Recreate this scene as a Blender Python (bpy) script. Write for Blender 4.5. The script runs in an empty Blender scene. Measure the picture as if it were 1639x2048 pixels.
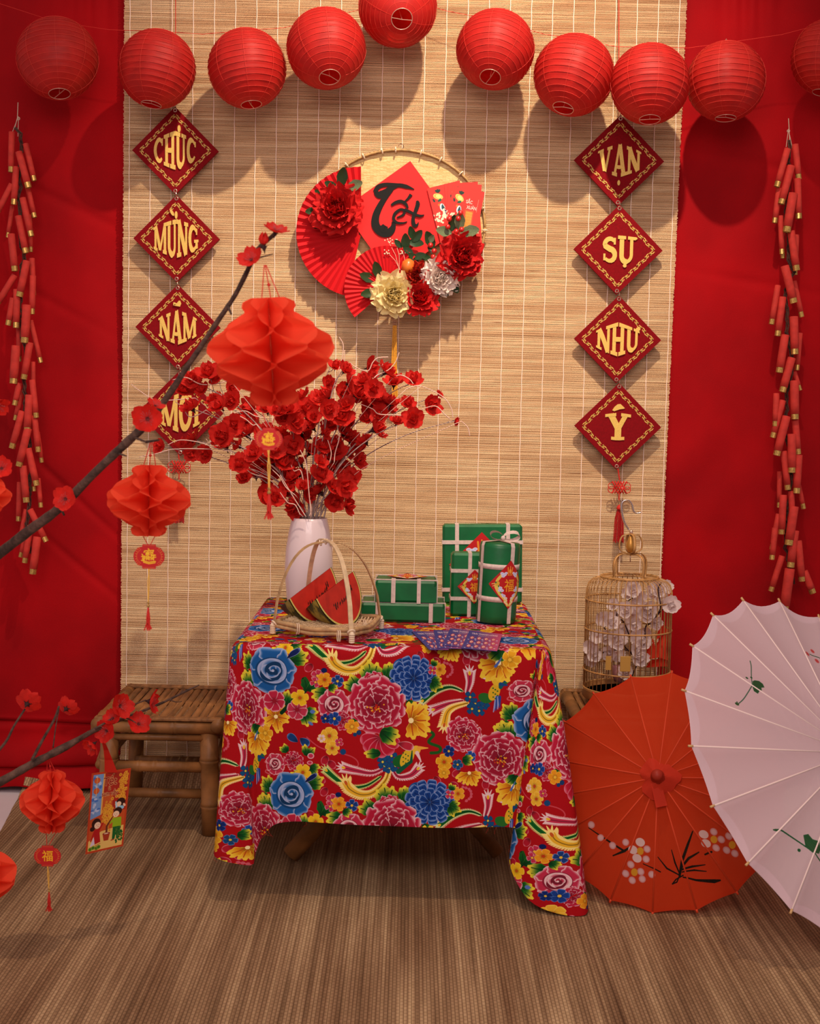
import bpy, math, random
import numpy as np
from mathutils import Vector, Matrix, noise
random.seed(7)
C = bpy.context.scene.collection
SC = bpy.context.scene
PI = math.pi
# ---------------------------------------------------------------- camera
D, H, F = 3.95, 1.08, 2844.44
cam = bpy.data.cameras.new('camera'); co = bpy.data.objects.new('camera', cam); C.objects.link(co)
cam.sensor_fit = 'VERTICAL'; cam.sensor_height = 36; cam.lens = 50
CR = Matrix.Rotation(PI/2 - math.radians(4.45), 3, 'X') @ Matrix.Rotation(math.radians(1.2), 3, 'Z')
co.matrix_world = Matrix.Translation((0, -D, H)) @ CR.to_4x4()
cam.dof.use_dof = True; cam.dof.focus_distance = 3.45; cam.dof.aperture_fstop = 11
SC.camera = co
# ---------------------------------------------------------------- world, lamps, exposure
w = bpy.data.worlds.new('room_light'); SC.world = w; w.use_nodes = True
w.node_tree.nodes['Background'].inputs[0].default_value = (1.0, .80, .76, 1)
w.node_tree.nodes['Background'].inputs[1].default_value = .45
def lamp(name, kind, loc, target, energy, color, **kw):
    l = bpy.data.lights.new(name, kind); l.energy = energy; l.color = color
    for k, v in kw.items(): setattr(l, k, v)
    o = bpy.data.objects.new(name, l); C.objects.link(o); o.location = loc
    o.rotation_euler = (Vector(target) - Vector(loc)).to_track_quat('-Z', 'Y').to_euler()
    return o
lamp('ceiling_spot', 'SPOT', (.42, -1.75, 3.50), (.08, 0, 1.72), 480, (1, .87, .66), spot_size=math.radians(52), spot_blend=1.0, shadow_soft_size=.035)
lamp('track_spot', 'SPOT', (-.05, -1.5, 3.4), (-.05, -1.05, 0), 105, (1, .74, .56), spot_size=math.radians(78), spot_blend=1.0, shadow_soft_size=.045)
lamp('front_fill', 'AREA', (-.2, -4.2, 2.5), (0, 0, .9), 66, (1, .84, .80), shape='RECTANGLE', size=2.2, size_y=1.4)  # added soft frontal fill that lifts the ambient level
vs = SC.view_settings
SC.display_settings.display_device = 'sRGB'
vs.view_transform = 'Standard'; vs.look = 'None'; vs.exposure = -.13; vs.gamma = 1; vs.use_curve_mapping = False
# ---------------------------------------------------------------- pixels of the 1639x2048 frame to points
def ray(px, py):
    return (CR @ Vector(((px-819.5)/F, (1024-py)/F, -1))).normalized()
CO = Vector((0, -D, H))
def P(px, py, y):
    d = ray(px, py); return CO + d*((y + D)/d.y)
def Pz(px, py, z):
    d = ray(px, py); return CO + d*((z - H)/d.z)
def mpp(y): return (y + D)/F
# ---------------------------------------------------------------- mesh builder
class MB:
    def __init__(s): s.v = []; s.f = []; s.m = []; s.uv = []; s.M = None; s.hasuv = False
    def add(s, vs, fs, mi=0, uv=None):
        b = len(s.v)
        for q in vs:
            q = Vector(q); s.v.append(s.M @ q if s.M else q)
        s.f += [tuple(i + b for i in f) for f in fs]; s.m += [mi]*len(fs)
        if uv is not None: s.hasuv = True; s.uv += list(uv)
        else: s.uv += [(0, 0)]*len(vs)
        return s
    def box(s, c, sz, R=None, mi=0, bev=0):
        c = Vector(c); x, y, z = [a/2 for a in sz]
        if bev:
            b = min(bev, x*.9, y*.9, z*.9); vs = []
            for sx in (-1, 1):
                for sy in (-1, 1):
                    for sz_ in (-1, 1):
                        vs += [(sx*x, sy*(y-b), sz_*(z-b)), (sx*(x-b), sy*y, sz_*(z-b)), (sx*(x-b), sy*(y-b), sz_*z)]
            I = lambda a, b_, c_, k: ((a*4 + b_*2 + c_)*3 + k)
            fs = []
            for k, (u, v_) in enumerate((((1), (2)), ((0), (2)), ((0), (1)))):
                for side in (0, 1):
                    q = []
                    for (p, r) in ((0, 0), (1, 0), (1, 1), (0, 1)):
                        t = [0, 0, 0]; t[k] = side; t[u] = p; t[v_] = r; q.append(I(*t, k))
                    fs.append(tuple(q))
            for k in range(3):
                a, b2 = [i for i in range(3) if i != k]
                for p in (0, 1):
                    for r in (0, 1):
                        t0 = [0, 0, 0]; t0[a] = p; t0[b2] = r; t1 = list(t0); t1[k] = 1
                        fs.append((I(*t0, a), I(*t0, b2), I(*t1, b2), I(*t1, a)))
            for t in ((a, b3, c3) for a in (0, 1) for b3 in (0, 1) for c3 in (0, 1)): fs.append((I(*t, 0), I(*t, 1), I(*t, 2)))
        else:
            vs = [(sx*x, sy*y, sz_*z) for sx in (-1, 1) for sy in (-1, 1) for sz_ in (-1, 1)]
            fs = [(0, 1, 3, 2), (4, 6, 7, 5), (0, 4, 5, 1), (2, 3, 7, 6), (0, 2, 6, 4), (1, 5, 7, 3)]
        vs = [c + (R @ Vector(q) if R else Vector(q)) for q in vs]
        return s.add(vs, fs, mi)
    def tube(s, pts, r, seg=8, mi=0, cap=True):
        pts = [Vector(p) for p in pts]; n = len(pts)
        rr = r if isinstance(r, (list, tuple)) else [r]*n
        vs = []; up = None
        for i, p in enumerate(pts):
            t = (pts[min(i+1, n-1)] - pts[max(i-1, 0)])
            t = t.normalized() if t.length > 1e-9 else Vector((0, 0, 1))
            if up is None: up = t.orthogonal().normalized()
            up = (up - t*up.dot(t)); up = up.normalized() if up.length > 1e-6 else t.orthogonal().normalized()
            b = t.cross(up)
            for k in range(seg):
                a = 2*PI*k/seg; vs.append(p + (up*math.cos(a) + b*math.sin(a))*rr[i])
        fs = [(i*seg+k, i*seg+(k+1) % seg, (i+1)*seg+(k+1) % seg, (i+1)*seg+k) for i in range(n-1) for k in range(seg)]
        if cap: fs += [tuple(reversed(range(seg))), tuple(range((n-1)*seg, n*seg))]
        return s.add(vs, fs, mi)
    def ring(s, c, R, r, n=32, seg=6, ax=None, mi=0, arc=2*PI, rx=1):
        c = Vector(c); Q = Vector(ax or (0, 0, 1)).to_track_quat('Z', 'Y').to_matrix()
        pts = [c + Q @ Vector((R*rx*math.cos(arc*i/n), R*math.sin(arc*i/n), 0)) for i in range(n+1)]
        return s.tube(pts, r, seg, mi, cap=arc < 6.2)
    def lathe(s, prof, seg=24, c=(0, 0, 0), mi=0, R=None, sx=1, sy=1):
        c = Vector(c); vs = []
        for (r, z) in prof:
            for k in range(seg):
                a = 2*PI*k/seg; q = Vector((r*math.cos(a)*sx, r*math.sin(a)*sy, z)); vs.append(c + (R @ q if R else q))
        n = len(prof)
        fs = [(i*seg+k, i*seg+(k+1) % seg, (i+1)*seg+(k+1) % seg, (i+1)*seg+k) for i in range(n-1) for k in range(seg)]
        if prof[0][0] > 1e-6: fs.append(tuple(reversed(range(seg))))
        if prof[-1][0] > 1e-6: fs.append(tuple(range((n-1)*seg, n*seg)))
        return s.add(vs, fs, mi)
    def grid(s, fn, nu, nv, mi=0, uvf=None, wrap=False):
        vs = []; uv = []
        for i in range(nu+1):
            for j in range(nv+1):
                vs.append(fn(i/nu, j/nv)); uv.append(uvf(i/nu, j/nv) if uvf else (i/nu, j/nv))
        fs = [(i*(nv+1)+j, (i+1)*(nv+1)+j, (i+1)*(nv+1)+j+1, i*(nv+1)+j+1) for i in range(nu) for j in range(nv)]
        return s.add(vs, fs, mi, uv)
    def ball(s, c, r, mi=0, seg=12, sz=1):
        n = max(4, seg//2)
        return s.lathe([(max(r*math.sin(PI*i/n), 1e-7), -r*sz*math.cos(PI*i/n)) for i in range(n+1)], seg, c, mi)
    def prism(s, poly, y0, y1, mi=0, mi_front=None, uv=None):
        """outline in x,z extruded along y (y0 is the front)"""
        n = len(poly); vs = [(x, y0, z) for x, z in poly] + [(x, y1, z) for x, z in poly]
        uvs = ([uv(x, z) for x, z in poly]*2) if uv else None
        b = len(s.f)
        s.add(vs, [tuple(range(n)), tuple(reversed(range(n, 2*n)))] + [(i, n+i, n+(i+1) % n, (i+1) % n) for i in range(n)], mi, uvs)
        if mi_front is not None: s.m[b] = mi_front
        return s
def link_mesh(name, mb, mats, parent=None, smooth=False, world=True):
    me = bpy.data.meshes.new(name)
    vs = mb.v
    if parent is not None and world:
        inv = parent_mat(parent).inverted(); vs = [inv @ q for q in vs]
    me.from_pydata([tuple(q) for q in vs], [], mb.f)
    for m in (mats if isinstance(mats, (list, tuple)) else [mats]): me.materials.append(m)
    if any(mb.m): me.polygons.foreach_set('material_index', mb.m)
    if smooth: me.polygons.foreach_set('use_smooth', [True]*len(mb.f))
    if mb.hasuv:
        ul = me.uv_layers.new(name='uv'); li = np.zeros(len(me.loops), np.int32); me.loops.foreach_get('vertex_index', li)
        ul.data.foreach_set('uv', np.array(mb.uv, np.float32)[li].ravel())
    me.update()
    o = bpy.data.objects.new(name, me); C.objects.link(o)
    if parent is not None: o.parent = parent
    return o
def parent_mat(o):
    m = o.matrix_basis.copy()
    while o.parent: o = o.parent; m = o.matrix_basis @ m
    return m
part = link_mesh
def tag(o, label=None, cat=None, group=None, kind=None):
    if label: o['label'] = label
    if cat: o['category'] = cat
    if group: o['group'] = group
    if kind: o['kind'] = kind
    return o
def thing(name, label, cat, loc=(0, 0, 0), group=None, rot=None):
    o = bpy.data.objects.new(name, None); o.empty_display_size = .02; C.objects.link(o); o.location = loc
    if rot is not None:
        if isinstance(rot, Matrix): o.rotation_euler = rot.to_euler()
        else: o.rotation_euler = rot
    return tag(o, label, cat, group)
def struct(name, mb, m): return tag(link_mesh(name, mb, m), kind='structure')
def copy_tree(o, parent=None):
    c = o.copy(); C.objects.link(c); c.parent = parent
    for ch in list(o.children): copy_tree(ch, c)
    return c
# ---------------------------------------------------------------- materials
def lin(c):
    return tuple(((x/255/12.92) if x/255 <= .04045 else ((x/255+.055)/1.055)**2.4) for x in c) + (1,)
def mat(name, col, rough=.7, var=None, bump=None, trans=0, sheen=0, metal=0, img=None, scale=None, alpha=1, spec=.3, coat=0, col2=None, ext='REPEAT'):
    """col in sRGB 0-255; var=(noise scale, amount); scale=(x,y,z) stretch; bump=(scale,strength)"""
    m = bpy.data.materials.new(name); m.use_nodes = True; nt = m.node_tree; N = nt.nodes; L = nt.links
    b = N['Principled BSDF']; b.inputs['Roughness'].default_value = rough; b.inputs['Metallic'].default_value = metal
    b.inputs['Specular IOR Level'].default_value = spec; b.inputs['Base Color'].default_value = lin(col)
    if sheen: b.inputs['Sheen Weight'].default_value = sheen; b.inputs['Sheen Roughness'].default_value = .4; b.inputs['Sheen Tint'].default_value = lin([min(255, x*1.3+20) for x in col])
    if coat: b.inputs['Coat Weight'].default_value = coat
    tc = N.new('ShaderNodeTexCoord'); mp = N.new('ShaderNodeMapping'); L.new(tc.outputs['Object'], mp.inputs[0])
    if scale: mp.inputs['Scale'].default_value = scale
    colsock = None
    if img is not None:
        t = N.new('ShaderNodeTexImage'); t.image = img; t.extension = ext; t.interpolation = 'Linear'; L.new(tc.outputs['UV'], t.inputs[0]); colsock = t.outputs[0]
    if var:
        n = N.new('ShaderNodeTexNoise'); n.inputs['Scale'].default_value = var[0]; n.inputs['Detail'].default_value = 4; L.new(mp.outputs[0], n.inputs[0])
        mx = N.new('ShaderNodeMix'); mx.data_type = 'RGBA'; r = N.new('ShaderNodeMapRange'); r.inputs[1].default_value = .3; r.inputs[2].default_value = .7; L.new(n.outputs[0], r.inputs[0]); L.new(r.outputs[0], mx.inputs[0])
        if colsock is not None:
            mx.blend_type = 'MULTIPLY'; L.new(colsock, mx.inputs[6]); mx.inputs[7].default_value = (1-var[1],)*3 + (1,)
        else:
            mx.inputs[6].default_value = lin(col); mx.inputs[7].default_value = lin(col2 or [x*(1-var[1]) for x in col])
        colsock = mx.outputs[2]
    if colsock is not None: L.new(colsock, b.inputs['Base Color'])
    if bump:
        n2 = N.new('ShaderNodeTexNoise'); n2.inputs['Scale'].default_value = bump[0]; n2.inputs['Detail'].default_value = 3; L.new(mp.outputs[0], n2.inputs[0])
        bp = N.new('ShaderNodeBump'); bp.inputs['Strength'].default_value = bump[1]; bp.inputs['Distance'].default_value = .004; L.new(n2.outputs[0], bp.inputs['Height']); L.new(bp.outputs[0], b.inputs['Normal'])
    out = N['Material Output']; sh = b.outputs[0]
    if trans:
        t = N.new('ShaderNodeBsdfTranslucent'); t.inputs[0].default_value = lin(col)
        if colsock is not None: L.new(colsock, t.inputs[0])
        mx = N.new('ShaderNodeMixShader'); mx.inputs[0].default_value = trans; L.new(sh, mx.inputs[1]); L.new(t.outputs[0], mx.inputs[2]); sh = mx.outputs[0]
    if alpha < 1:
        t = N.new('ShaderNodeBsdfTransparent'); mx = N.new('ShaderNodeMixShader'); mx.inputs[0].default_value = alpha; L.new(t.outputs[0], mx.inputs[1]); L.new(sh, mx.inputs[2]); sh = mx.outputs[0]
    L.new(sh, out.inputs[0])
    return m
# ---------------------------------------------------------------- painter for the flat prints (all drawn here in numbers)
def sst(a, b, x): t = np.clip((x-a)/(b-a), 0, 1); return t*t*(3-2*t)
class Cv:
    def __init__(s, w, h, box=None, A=None, B=None, O=(0, 0), bg=(255, 255, 255)):
        s.w, s.h = w, h; s.a = np.empty((h, w, 3), np.float32); s.a[:] = bg
        s.wrap = A is not None; s.O = np.array(O, float)
        if s.wrap: s.B = np.array(B, float)/w; s.A = np.array(A, float)/h
        else:
            x0, y0, x1, y1 = box; s.O = np.array((x0, y0), float); s.B = np.array(((x1-x0)/w, 0)); s.A = np.array((0, (y1-y0)/h))
        s.inv = np.linalg.inv(np.stack([s.B, s.A], 1)); s.px = min(np.linalg.norm(s.B), np.linalg.norm(s.A))
    def reg(s, cx, cy, R):
        cs = s.inv @ (np.array([[cx-R, cy-R], [cx+R, cy-R], [cx-R, cy+R], [cx+R, cy+R]]) - s.O).T
        i0, i1 = int(math.floor(cs[0].min())), int(math.ceil(cs[0].max())); j0, j1 = int(math.floor(cs[1].min())), int(math.ceil(cs[1].max()))
        if not s.wrap: i0, i1, j0, j1 = max(i0, 0), min(i1, s.w-1), max(j0, 0), min(j1, s.h-1)
        if i1 < i0 or j1 < j0: return None
        I = np.arange(i0, i1+1); J = np.arange(j0, j1+1)
        g = (I[None, :, None]+.5)*s.B + (J[:, None, None]+.5)*s.A + s.O
        return g[..., 0], g[..., 1], np.ix_(J % s.h, I % s.w)
    def put(s, ix, al, col):
        col = np.asarray(col, np.float32); d = s.a[ix]; al = al[..., None]
        s.a[ix] = d*(1-al) + col*al
    def ell(s, cx, cy, rx, ry=None, ang=0, col=(0, 0, 0), edge=None, soft=1):
        ry = ry or rx; r = s.reg(cx, cy, max(rx, ry)*1.1+2*s.px)
        if r is None: return
        X, Y, ix = r; c, n = math.cos(ang), math.sin(ang); u = (X-cx)*c + (Y-cy)*n; v = -(X-cx)*n + (Y-cy)*c
        q = np.sqrt((u/rx)**2 + (v/ry)**2); al = np.clip((1-q)*min(rx, ry)/s.px/soft + .5, 0, 1)
        cc = np.array(col, np.float32)
        if edge is not None: k = sst(.45, 1, q)[..., None]; cc = cc*(1-k) + np.array(edge)*k
        s.put(ix, al, cc)
    def petal(s, cx, cy, ang, Ln, W, base, edge, tip=None, wav=0, seed=0, p=.9, q=.55, line=None):
        r = s.reg(cx + math.cos(ang)*Ln/2, cy + math.sin(ang)*Ln/2, max(Ln/2, W)*1.35)
        if r is None: return
        X, Y, ix = r; c, n = math.cos(ang), math.sin(ang); u = ((X-cx)*c + (Y-cy)*n)/Ln; v = -(X-cx)*n + (Y-cy)*c
        t = np.clip(u, 1e-4, 1); wav_ = 1 + wav*np.sin(v/W*6+seed) if wav else 1
        t2 = np.clip(t/wav_ if wav else t, 1e-4, 1); k0 = (p/(p+q))**p*(q/(p+q))**q
        wd = W*(t2**p*(1-t2)**q)/k0*(1 + (wav*np.sin(u*17+seed) if wav else 0))
        inside = (u > 0) & (u < 1); al = np.where(inside, np.clip((wd-np.abs(v))/s.px+.5, 0, 1), 0)
        e = np.clip(1-np.abs(v)/np.maximum(wd, 1e-3), 0, 1); k = (1-sst(0, .26, e))[..., None]; k = np.maximum(k, sst(.80, 1, t)[..., None]*.9)
        cc = np.array(base, np.float32)*(1 - .35*(1-sst(0, .5, t))[..., None]) 
        cc = cc*(1-k) + np.array(edge)*k
        if tip is not None: kt = sst(.35, .9, t)[..., None]; cc = cc*(1-kt) + np.array(tip)*kt
        if line is not None: kl = ((np.abs(v) < W*.09) & (t < .8))[..., None]*.8; cc = cc*(1-kl) + np.array(line)*kl
        s.put(ix, al, cc)
    def stroke(s, pts, w, col):
        pts = [np.array(p, float) for p in pts]; ws = w if isinstance(w, (list, tuple)) else [w]*len(pts)
        for i in range(len(pts)-1):
            a, b = pts[i], pts[i+1]; m = (a+b)/2; r = s.reg(m[0], m[1], np.linalg.norm(b-a)/2 + max(ws[i], ws[i+1]) + 2*s.px)
            if r is None: continue
            X, Y, ix = r; d = b-a; L2 = max(d@d, 1e-9); t = np.clip(((X-a[0])*d[0] + (Y-a[1])*d[1])/L2, 0, 1)
            dd = np.hypot(X-a[0]-t*d[0], Y-a[1]-t*d[1]); rad = ws[i]*(1-t) + ws[i+1]*t
            s.put(ix, np.clip((rad-dd)/s.px+.5, 0, 1), col)
    def poly(s, pts, col):
        pts = np.array(pts, float); c = (pts.min(0)+pts.max(0))/2; r = s.reg(c[0], c[1], np.abs(pts-c).max()+2*s.px)
        if r is None: return
        X, Y, ix = r; ins = np.zeros(X.shape, bool); n = len(pts); dm = np.full(X.shape, 1e9)
        for i in range(n):
            (x0, y0), (x1, y1) = pts[i], pts[(i+1) % n]
            if y0 != y1: ins ^= ((y0 > Y) != (y1 > Y)) & (X < (x1-x0)*(Y-y0)/(y1-y0) + x0)
            dx, dy = x1-x0, y1-y0; t = np.clip(((X-x0)*dx + (Y-y0)*dy)/max(dx*dx+dy*dy, 1e-9), 0, 1); dm = np.minimum(dm, np.hypot(X-x0-t*dx, Y-y0-t*dy))
        s.put(ix, np.clip(np.where(ins, dm, -dm)/s.px+.5, 0, 1), col)
    def text(s, txt, x, y, hgt, col, ang=0, cen=True, bold=0, sx=1):
        V, T = glyph(txt); wdt = V[:, 0].max() if len(V) else 0; V = V.copy()
        if cen: V[:, 0] -= wdt/2
        V = V*hgt; V[:, 0] *= sx; c, n = math.cos(ang), math.sin(ang); Q = np.stack([x + V[:, 0]*c + V[:, 1]*n, y + V[:, 0]*n - V[:, 1]*c], 1)
        for t in T:
            p = Q[list(t)]; m = p.mean(0); r = s.reg(m[0], m[1], np.abs(p-m).max()+2*s.px)
            if r is None: continue
            X, Y, ix = r; ar = (p[1, 0]-p[0, 0])*(p[2, 1]-p[0, 1]) - (p[2, 0]-p[0, 0])*(p[1, 1]-p[0, 1]); sg = 1 if ar > 0 else -1
            al = np.full(X.shape, 1.)
            for i in range(3):
                a, b = p[i], p[(i+1) % 3]; L_ = max(np.hypot(*(b-a)), 1e-9)
                al = np.minimum(al, np.clip(sg*((b[0]-a[0])*(Y-a[1]) - (b[1]-a[1])*(X-a[0]))/L_/s.px + .5 + bold, 0, 1))
            s.put(ix, al, col)
    def image(s, name):
        im = bpy.data.images.new(name, s.w, s.h); px = np.ones((s.h, s.w, 4), np.float32); px[..., :3] = np.clip(s.a, 0, 255)/255
        im.pixels.foreach_set(px[::-1].ravel()); im.update(); im.pack(); return im
_G = {}
def glyph(txt):
    if txt in _G: return _G[txt]
    cu = bpy.data.curves.new('letter', 'FONT'); cu.body = txt; cu.resolution_u = 3; o = bpy.data.objects.new('letter', cu); C.objects.link(o)
    dg = bpy.context.evaluated_depsgraph_get(); dg.update(); e = o.evaluated_get(dg); me = e.to_mesh(); me.calc_loop_triangles()
    V = np.array([(v.co.x, v.co.y) for v in me.vertices]).reshape(-1, 2); T = [tuple(t.vertices) for t in me.loop_triangles]
    e.to_mesh_clear(); bpy.data.objects.remove(o); bpy.data.curves.remove(cu)
    if len(V): V[:, 0] -= V[:, 0].min()
    _G[txt] = (V, T); return _G[txt]
# ---------------------------------------------------------------- printed patterns
RED = (172, 10, 20); YE = (240, 190, 30); WH = (238, 205, 205); GR = (10, 92, 30); DG = (6, 50, 22); PK = (196, 45, 78); BL = (25, 88, 158); DB = (12, 30, 88)
def peony(c, x, y, R, base=(184, 26, 58), edge=WH, n=9, rot=0, ctr=True, sq=.92):
    rnd = random.Random(int(x*7+y))
    for ring, (ro, L_, W_, m) in enumerate(((.28, .74, .46, n-2), (.24, .60, .36, n-2), (.12, .52, .30, n-3), (.04, .38, .22, n-4))):
        for k in range(m):
            a = rot + ring*.4 + 2*PI*k/m + rnd.uniform(-.1, .1); f = rnd.uniform(.9, 1.08)
            c.petal(x+math.cos(a)*ro*R, y+math.sin(a)*ro*R*sq, a, R*L_*f, R*W_*f, [q*(1-.08*ring) for q in base], edge, wav=.10, seed=rnd.uniform(0, 6), p=.8, q=.3)
    if ctr:
        for k in range(26):
            a = rnd.uniform(0, 6.3); q = rnd.uniform(0, .26)*R; c.ell(x+math.cos(a)*q*1.3, y+math.sin(a)*q*.8+R*.1, R*.028, col=(205, 60, 20) if k % 2 else (235, 170, 40))
def rose(c, x, y, R, base, edge):
    rnd = random.Random(int(x+y*3))
    for k in range(7):
        a = 2*PI*k/7+.3; c.petal(x+math.cos(a)*R*.12, y+math.sin(a)*R*.12, a, R*.88, R*.52, base, edge, wav=.06, seed=k, p=.7, q=.22)
    c.ell(x, y, R*.66, R*.62, .3, [q*.75 for q in base]); c.ell(x+R*.02, y-R*.02, R*.6, R*.55, .3, base, edge=edge)
    for j, f in enumerate((.52, .40, .28, .17)):
        for k in range(3):
            a = 2.1*k+j*.9; c.ell(x+math.cos(a)*R*.09, y+math.sin(a)*R*.09-R*.03, R*f*.9, R*f*.72, a+.5, [q*(.62 if (j+k) % 2 else .95) for q in base], edge=edge if (j+k) % 2 == 0 else None)
    c.ell(x, y-R*.03, R*.06, col=edge)
def bpeony(c, x, y, R):
    rnd = random.Random(5)
    for k in range(5): c.ell(x-R*.6+rnd.uniform(-.2, .3)*R, y-R*.5+k*R*.18, R*.38, R*.34, 0, DB, edge=BL)
    for ring, (ro, L_, W_, m) in enumerate(((.42, .62, .2, 13), (.30, .56, .18, 11), (.16, .48, .16, 9), (.04, .42, .14, 7))):
        for k in range(m):
            a = ring*.3 + 2*PI*k/m; c.petal(x+math.cos(a)*ro*R, y+math.sin(a)*ro*R*.85, a, R*L_, R*W_, (16, 58, 132), (150, 172, 220), p=.8, q=.3, line=DB if ring % 2 else None)
def leaves(c, x, y, R, a0, n=3, spread=.7, tip=(238, 214, 60)):
    for k in range(n):
        a = a0 + (k-(n-1)/2)*spread; c.petal(x, y, a, R*(1-.12*abs(k-(n-1)/2)), R*.30, (8, 84, 28), (60, 120, 30), tip=tip, wav=.08, seed=k, p=.6, q=.75, line=(8, 48, 20))
def lily(c, x, y, R, a0=0, n=5, spread=.85):
    for k in range(n):
        a = a0 + (k-(n-1)/2)*spread; c.petal(x, y, a, R*(1 if k % 2 else .85), R*.30, (222, 140, 20), (250, 212, 70), tip=(245, 205, 60), wav=.12, seed=k*2, p=.9, q=.5, line=(176, 60, 20))
    c.ell(x, y, R*.12, col=(255, 236, 170))
def small(c, x, y, R, base, edge, n=5, mid=(240, 190, 60)):
    for k in range(n): a = 2*PI*k/n+x; c.petal(x, y, a, R, R*.42, base, edge, p=.9, q=.35)
    c.ell(x, y, R*.2, col=mid)
def catm(pts, n=8):
    pts = [np.array(p, float) for p in pts]; out = []
    for i in range(len(pts)-1):
        p0 = pts[max(i-1, 0)]; p1, p2 = pts[i], pts[i+1]; p3 = pts[min(i+2, len(pts)-1)]
        for k in range(n):
            t = k/n; out.append(.5*((2*p1) + (p2-p0)*t + (2*p0-5*p1+4*p2-p3)*t*t + (3*p1-3*p2+p3-p0)*t**3))
    out.append(pts[-1]); return out
def feather(c, pts, w, col, edge, eye=YE, rim=None):
    q = catm(pts, 7); n = len(q)
    for i in range(1, n):
        t = i/(n-1); d = q[i]-q[i-1]; L_ = np.linalg.norm(d)+1e-6; d /= L_; nn = np.array((-d[1], d[0])); ww = w*(.35+.65*t)
        for sg in (-1, 1):
            for h in (0, .5): c.stroke([q[i]-h*(q[i]-q[i-1]), q[i]-h*(q[i]-q[i-1])+nn*sg*ww*1.45+d*ww*.9], [w*.22, w*.06], edge)
    c.stroke(q, [w*(.3+.6*i/(n-1)) for i in range(n)], rim or edge)
    c.stroke(q, [w*(.18+.5*i/(n-1)) for i in range(n)], col)
    c.stroke(q[:-2], w*.1, [z*.6 for z in col]); e = q[-1]
    for a in (-.5, 0, .5): d = q[-1]-q[-3]; d = d/np.linalg.norm(d); ca, sa = math.cos(a), math.sin(a); c.stroke([e, e+np.array((d[0]*ca-d[1]*sa, d[0]*sa+d[1]*ca))*w*1.9], [w*.4, w*.08], edge)
    c.ell(e[0], e[1], w*.5, w*.3, math.atan2(q[-1][1]-q[-3][1], q[-1][0]-q[-3][0]), eye)
def make_cloth():
    c = Cv(1536, 740, B=(530, 103), A=(30, 252), O=(460, 1290), bg=RED)
    c.a += np.random.RandomState(3).normal(0, 3, c.a.shape).astype(np.float32)
    # loose petals, ribbons
    for (x, y, a) in ((607, 1325, .3), (617, 1347, 2.2), (884, 1310, 2.6), (897, 1322, 1.7), (912, 1325, .4), (941, 1332, 1.5), (905, 1587, .5), (918, 1600, 1.9), (1012, 1452, -1), (648, 1535, 2), (660, 1544, .8), (842, 1325, 1.2), (584, 1395, 0)):
        c.petal(x-math.cos(a)*8, y-math.sin(a)*8, a, 20, 8, (176, 24, 44), (225, 140, 150), p=.6, q=.6)
    c.stroke(catm([(1018, 1392), (1030, 1400), (1018, 1412), (1030, 1418), (1022, 1430)]), 1.3, (205, 90, 95)); c.stroke(catm([(610, 1490), (640, 1512), (700, 1528), (715, 1545), (700, 1556), (720, 1562)]), 1.2, (200, 70, 80)); c.stroke(catm([(820, 1480), (850, 1476), (868, 1484), (858, 1500), (880, 1510), (878, 1520), (862, 1522)]), [3]*49, (30, 90, 30))
    # phoenix one (flying right, on the right of the repeat)
    feather(c, [(938, 1402), (945, 1380), (946, 1360)], 9, PK, WH); feather(c, [(930, 1415), (900, 1422), (868, 1434)], 8, PK, WH)
    feather(c, [(930, 1396), (905, 1388), (875, 1396), (846, 1416)], 7, GR, (220, 225, 160)); feather(c, [(940, 1420), (912, 1428), (897, 1440), (890, 1465)], 9, (236, 176, 40), (250, 225, 140), eye=(200, 90, 30))
    for (x, y) in ((945, 1408), (955, 1422), (968, 1426), (948, 1432), (962, 1436), (975, 1418)): small(c, x, y, 12, (18, 80, 130), (20, 60, 110), 4, (230, 200, 60))
    c.ell(975, 1410, 14, 10, .3, (40, 110, 40)); c.ell(992, 1398, 10, 18, .35, (228, 180, 40)); c.ell(998, 1375, 10, 10, 0, (236, 190, 50)); c.stroke([(990, 1364), (1004, 1358)], [3, 1], WH); c.stroke([(984, 1372), (972, 1370)], [4, 1], WH); c.stroke([(990, 1366), (980, 1356)], [3, .5], WH)
    for k in range(4): c.stroke([(1004, 1388-k*2), (1024-k*2, 1366-k*-6)], [4, 1.5], (24, 70, 130) if k % 2 else (24, 110, 60)); c.stroke([(996+k*2, 1408), (990+k*4, 1438-k*3)], [3, 1], (40, 70, 150) if k % 2 else (150, 160, 210))
    for k in range(8): c.ell(990+(k % 3)*4, 1390+k*3, 1.6, col=(60, 110, 40))
    # phoenix two (tail above, centre)
    feather(c, [(748, 1294), (715, 1310), (680, 1305), (655, 1299)], 8, PK, WH); feather(c, [(752, 1298), (765, 1318), (790, 1316), (806, 1302)], 8, PK, WH)
    feather(c, [(730, 1318), (700, 1336), (665, 1338), (640, 1322), (620, 1305)], 7, (14, 104, 34), (210, 220, 130)); feather(c, [(748, 1298), (740, 1325), (715, 1350), (690, 1354), (668, 1343), (660, 1330)], 10, (236, 180, 44), (252, 226, 130), eye=(200, 90, 30))
    for (x, y) in ((770, 1535), (782, 1528), (778, 1552), (790, 1548), (768, 1548), (764, 1540)): small(c, x, y, 12, (18, 80, 130), (24, 50, 110), 4, (232, 210, 70))
    c.ell(800, 1538, 16, 12, -.4, (24, 100, 40)); c.ell(814, 1532, 12, 22, .5, (226, 186, 44)); c.ell(832, 1516, 9, 9, 0, (238, 190, 56)); c.stroke([(838, 1512), (856, 1512)], [4, 1], (240, 170, 60)); c.stroke([(834, 1522), (842, 1540)], [4, 1], WH); c.stroke([(796, 1560), (822, 1540), (824, 1518)], [5, 3, 1], (16, 90, 60))
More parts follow.
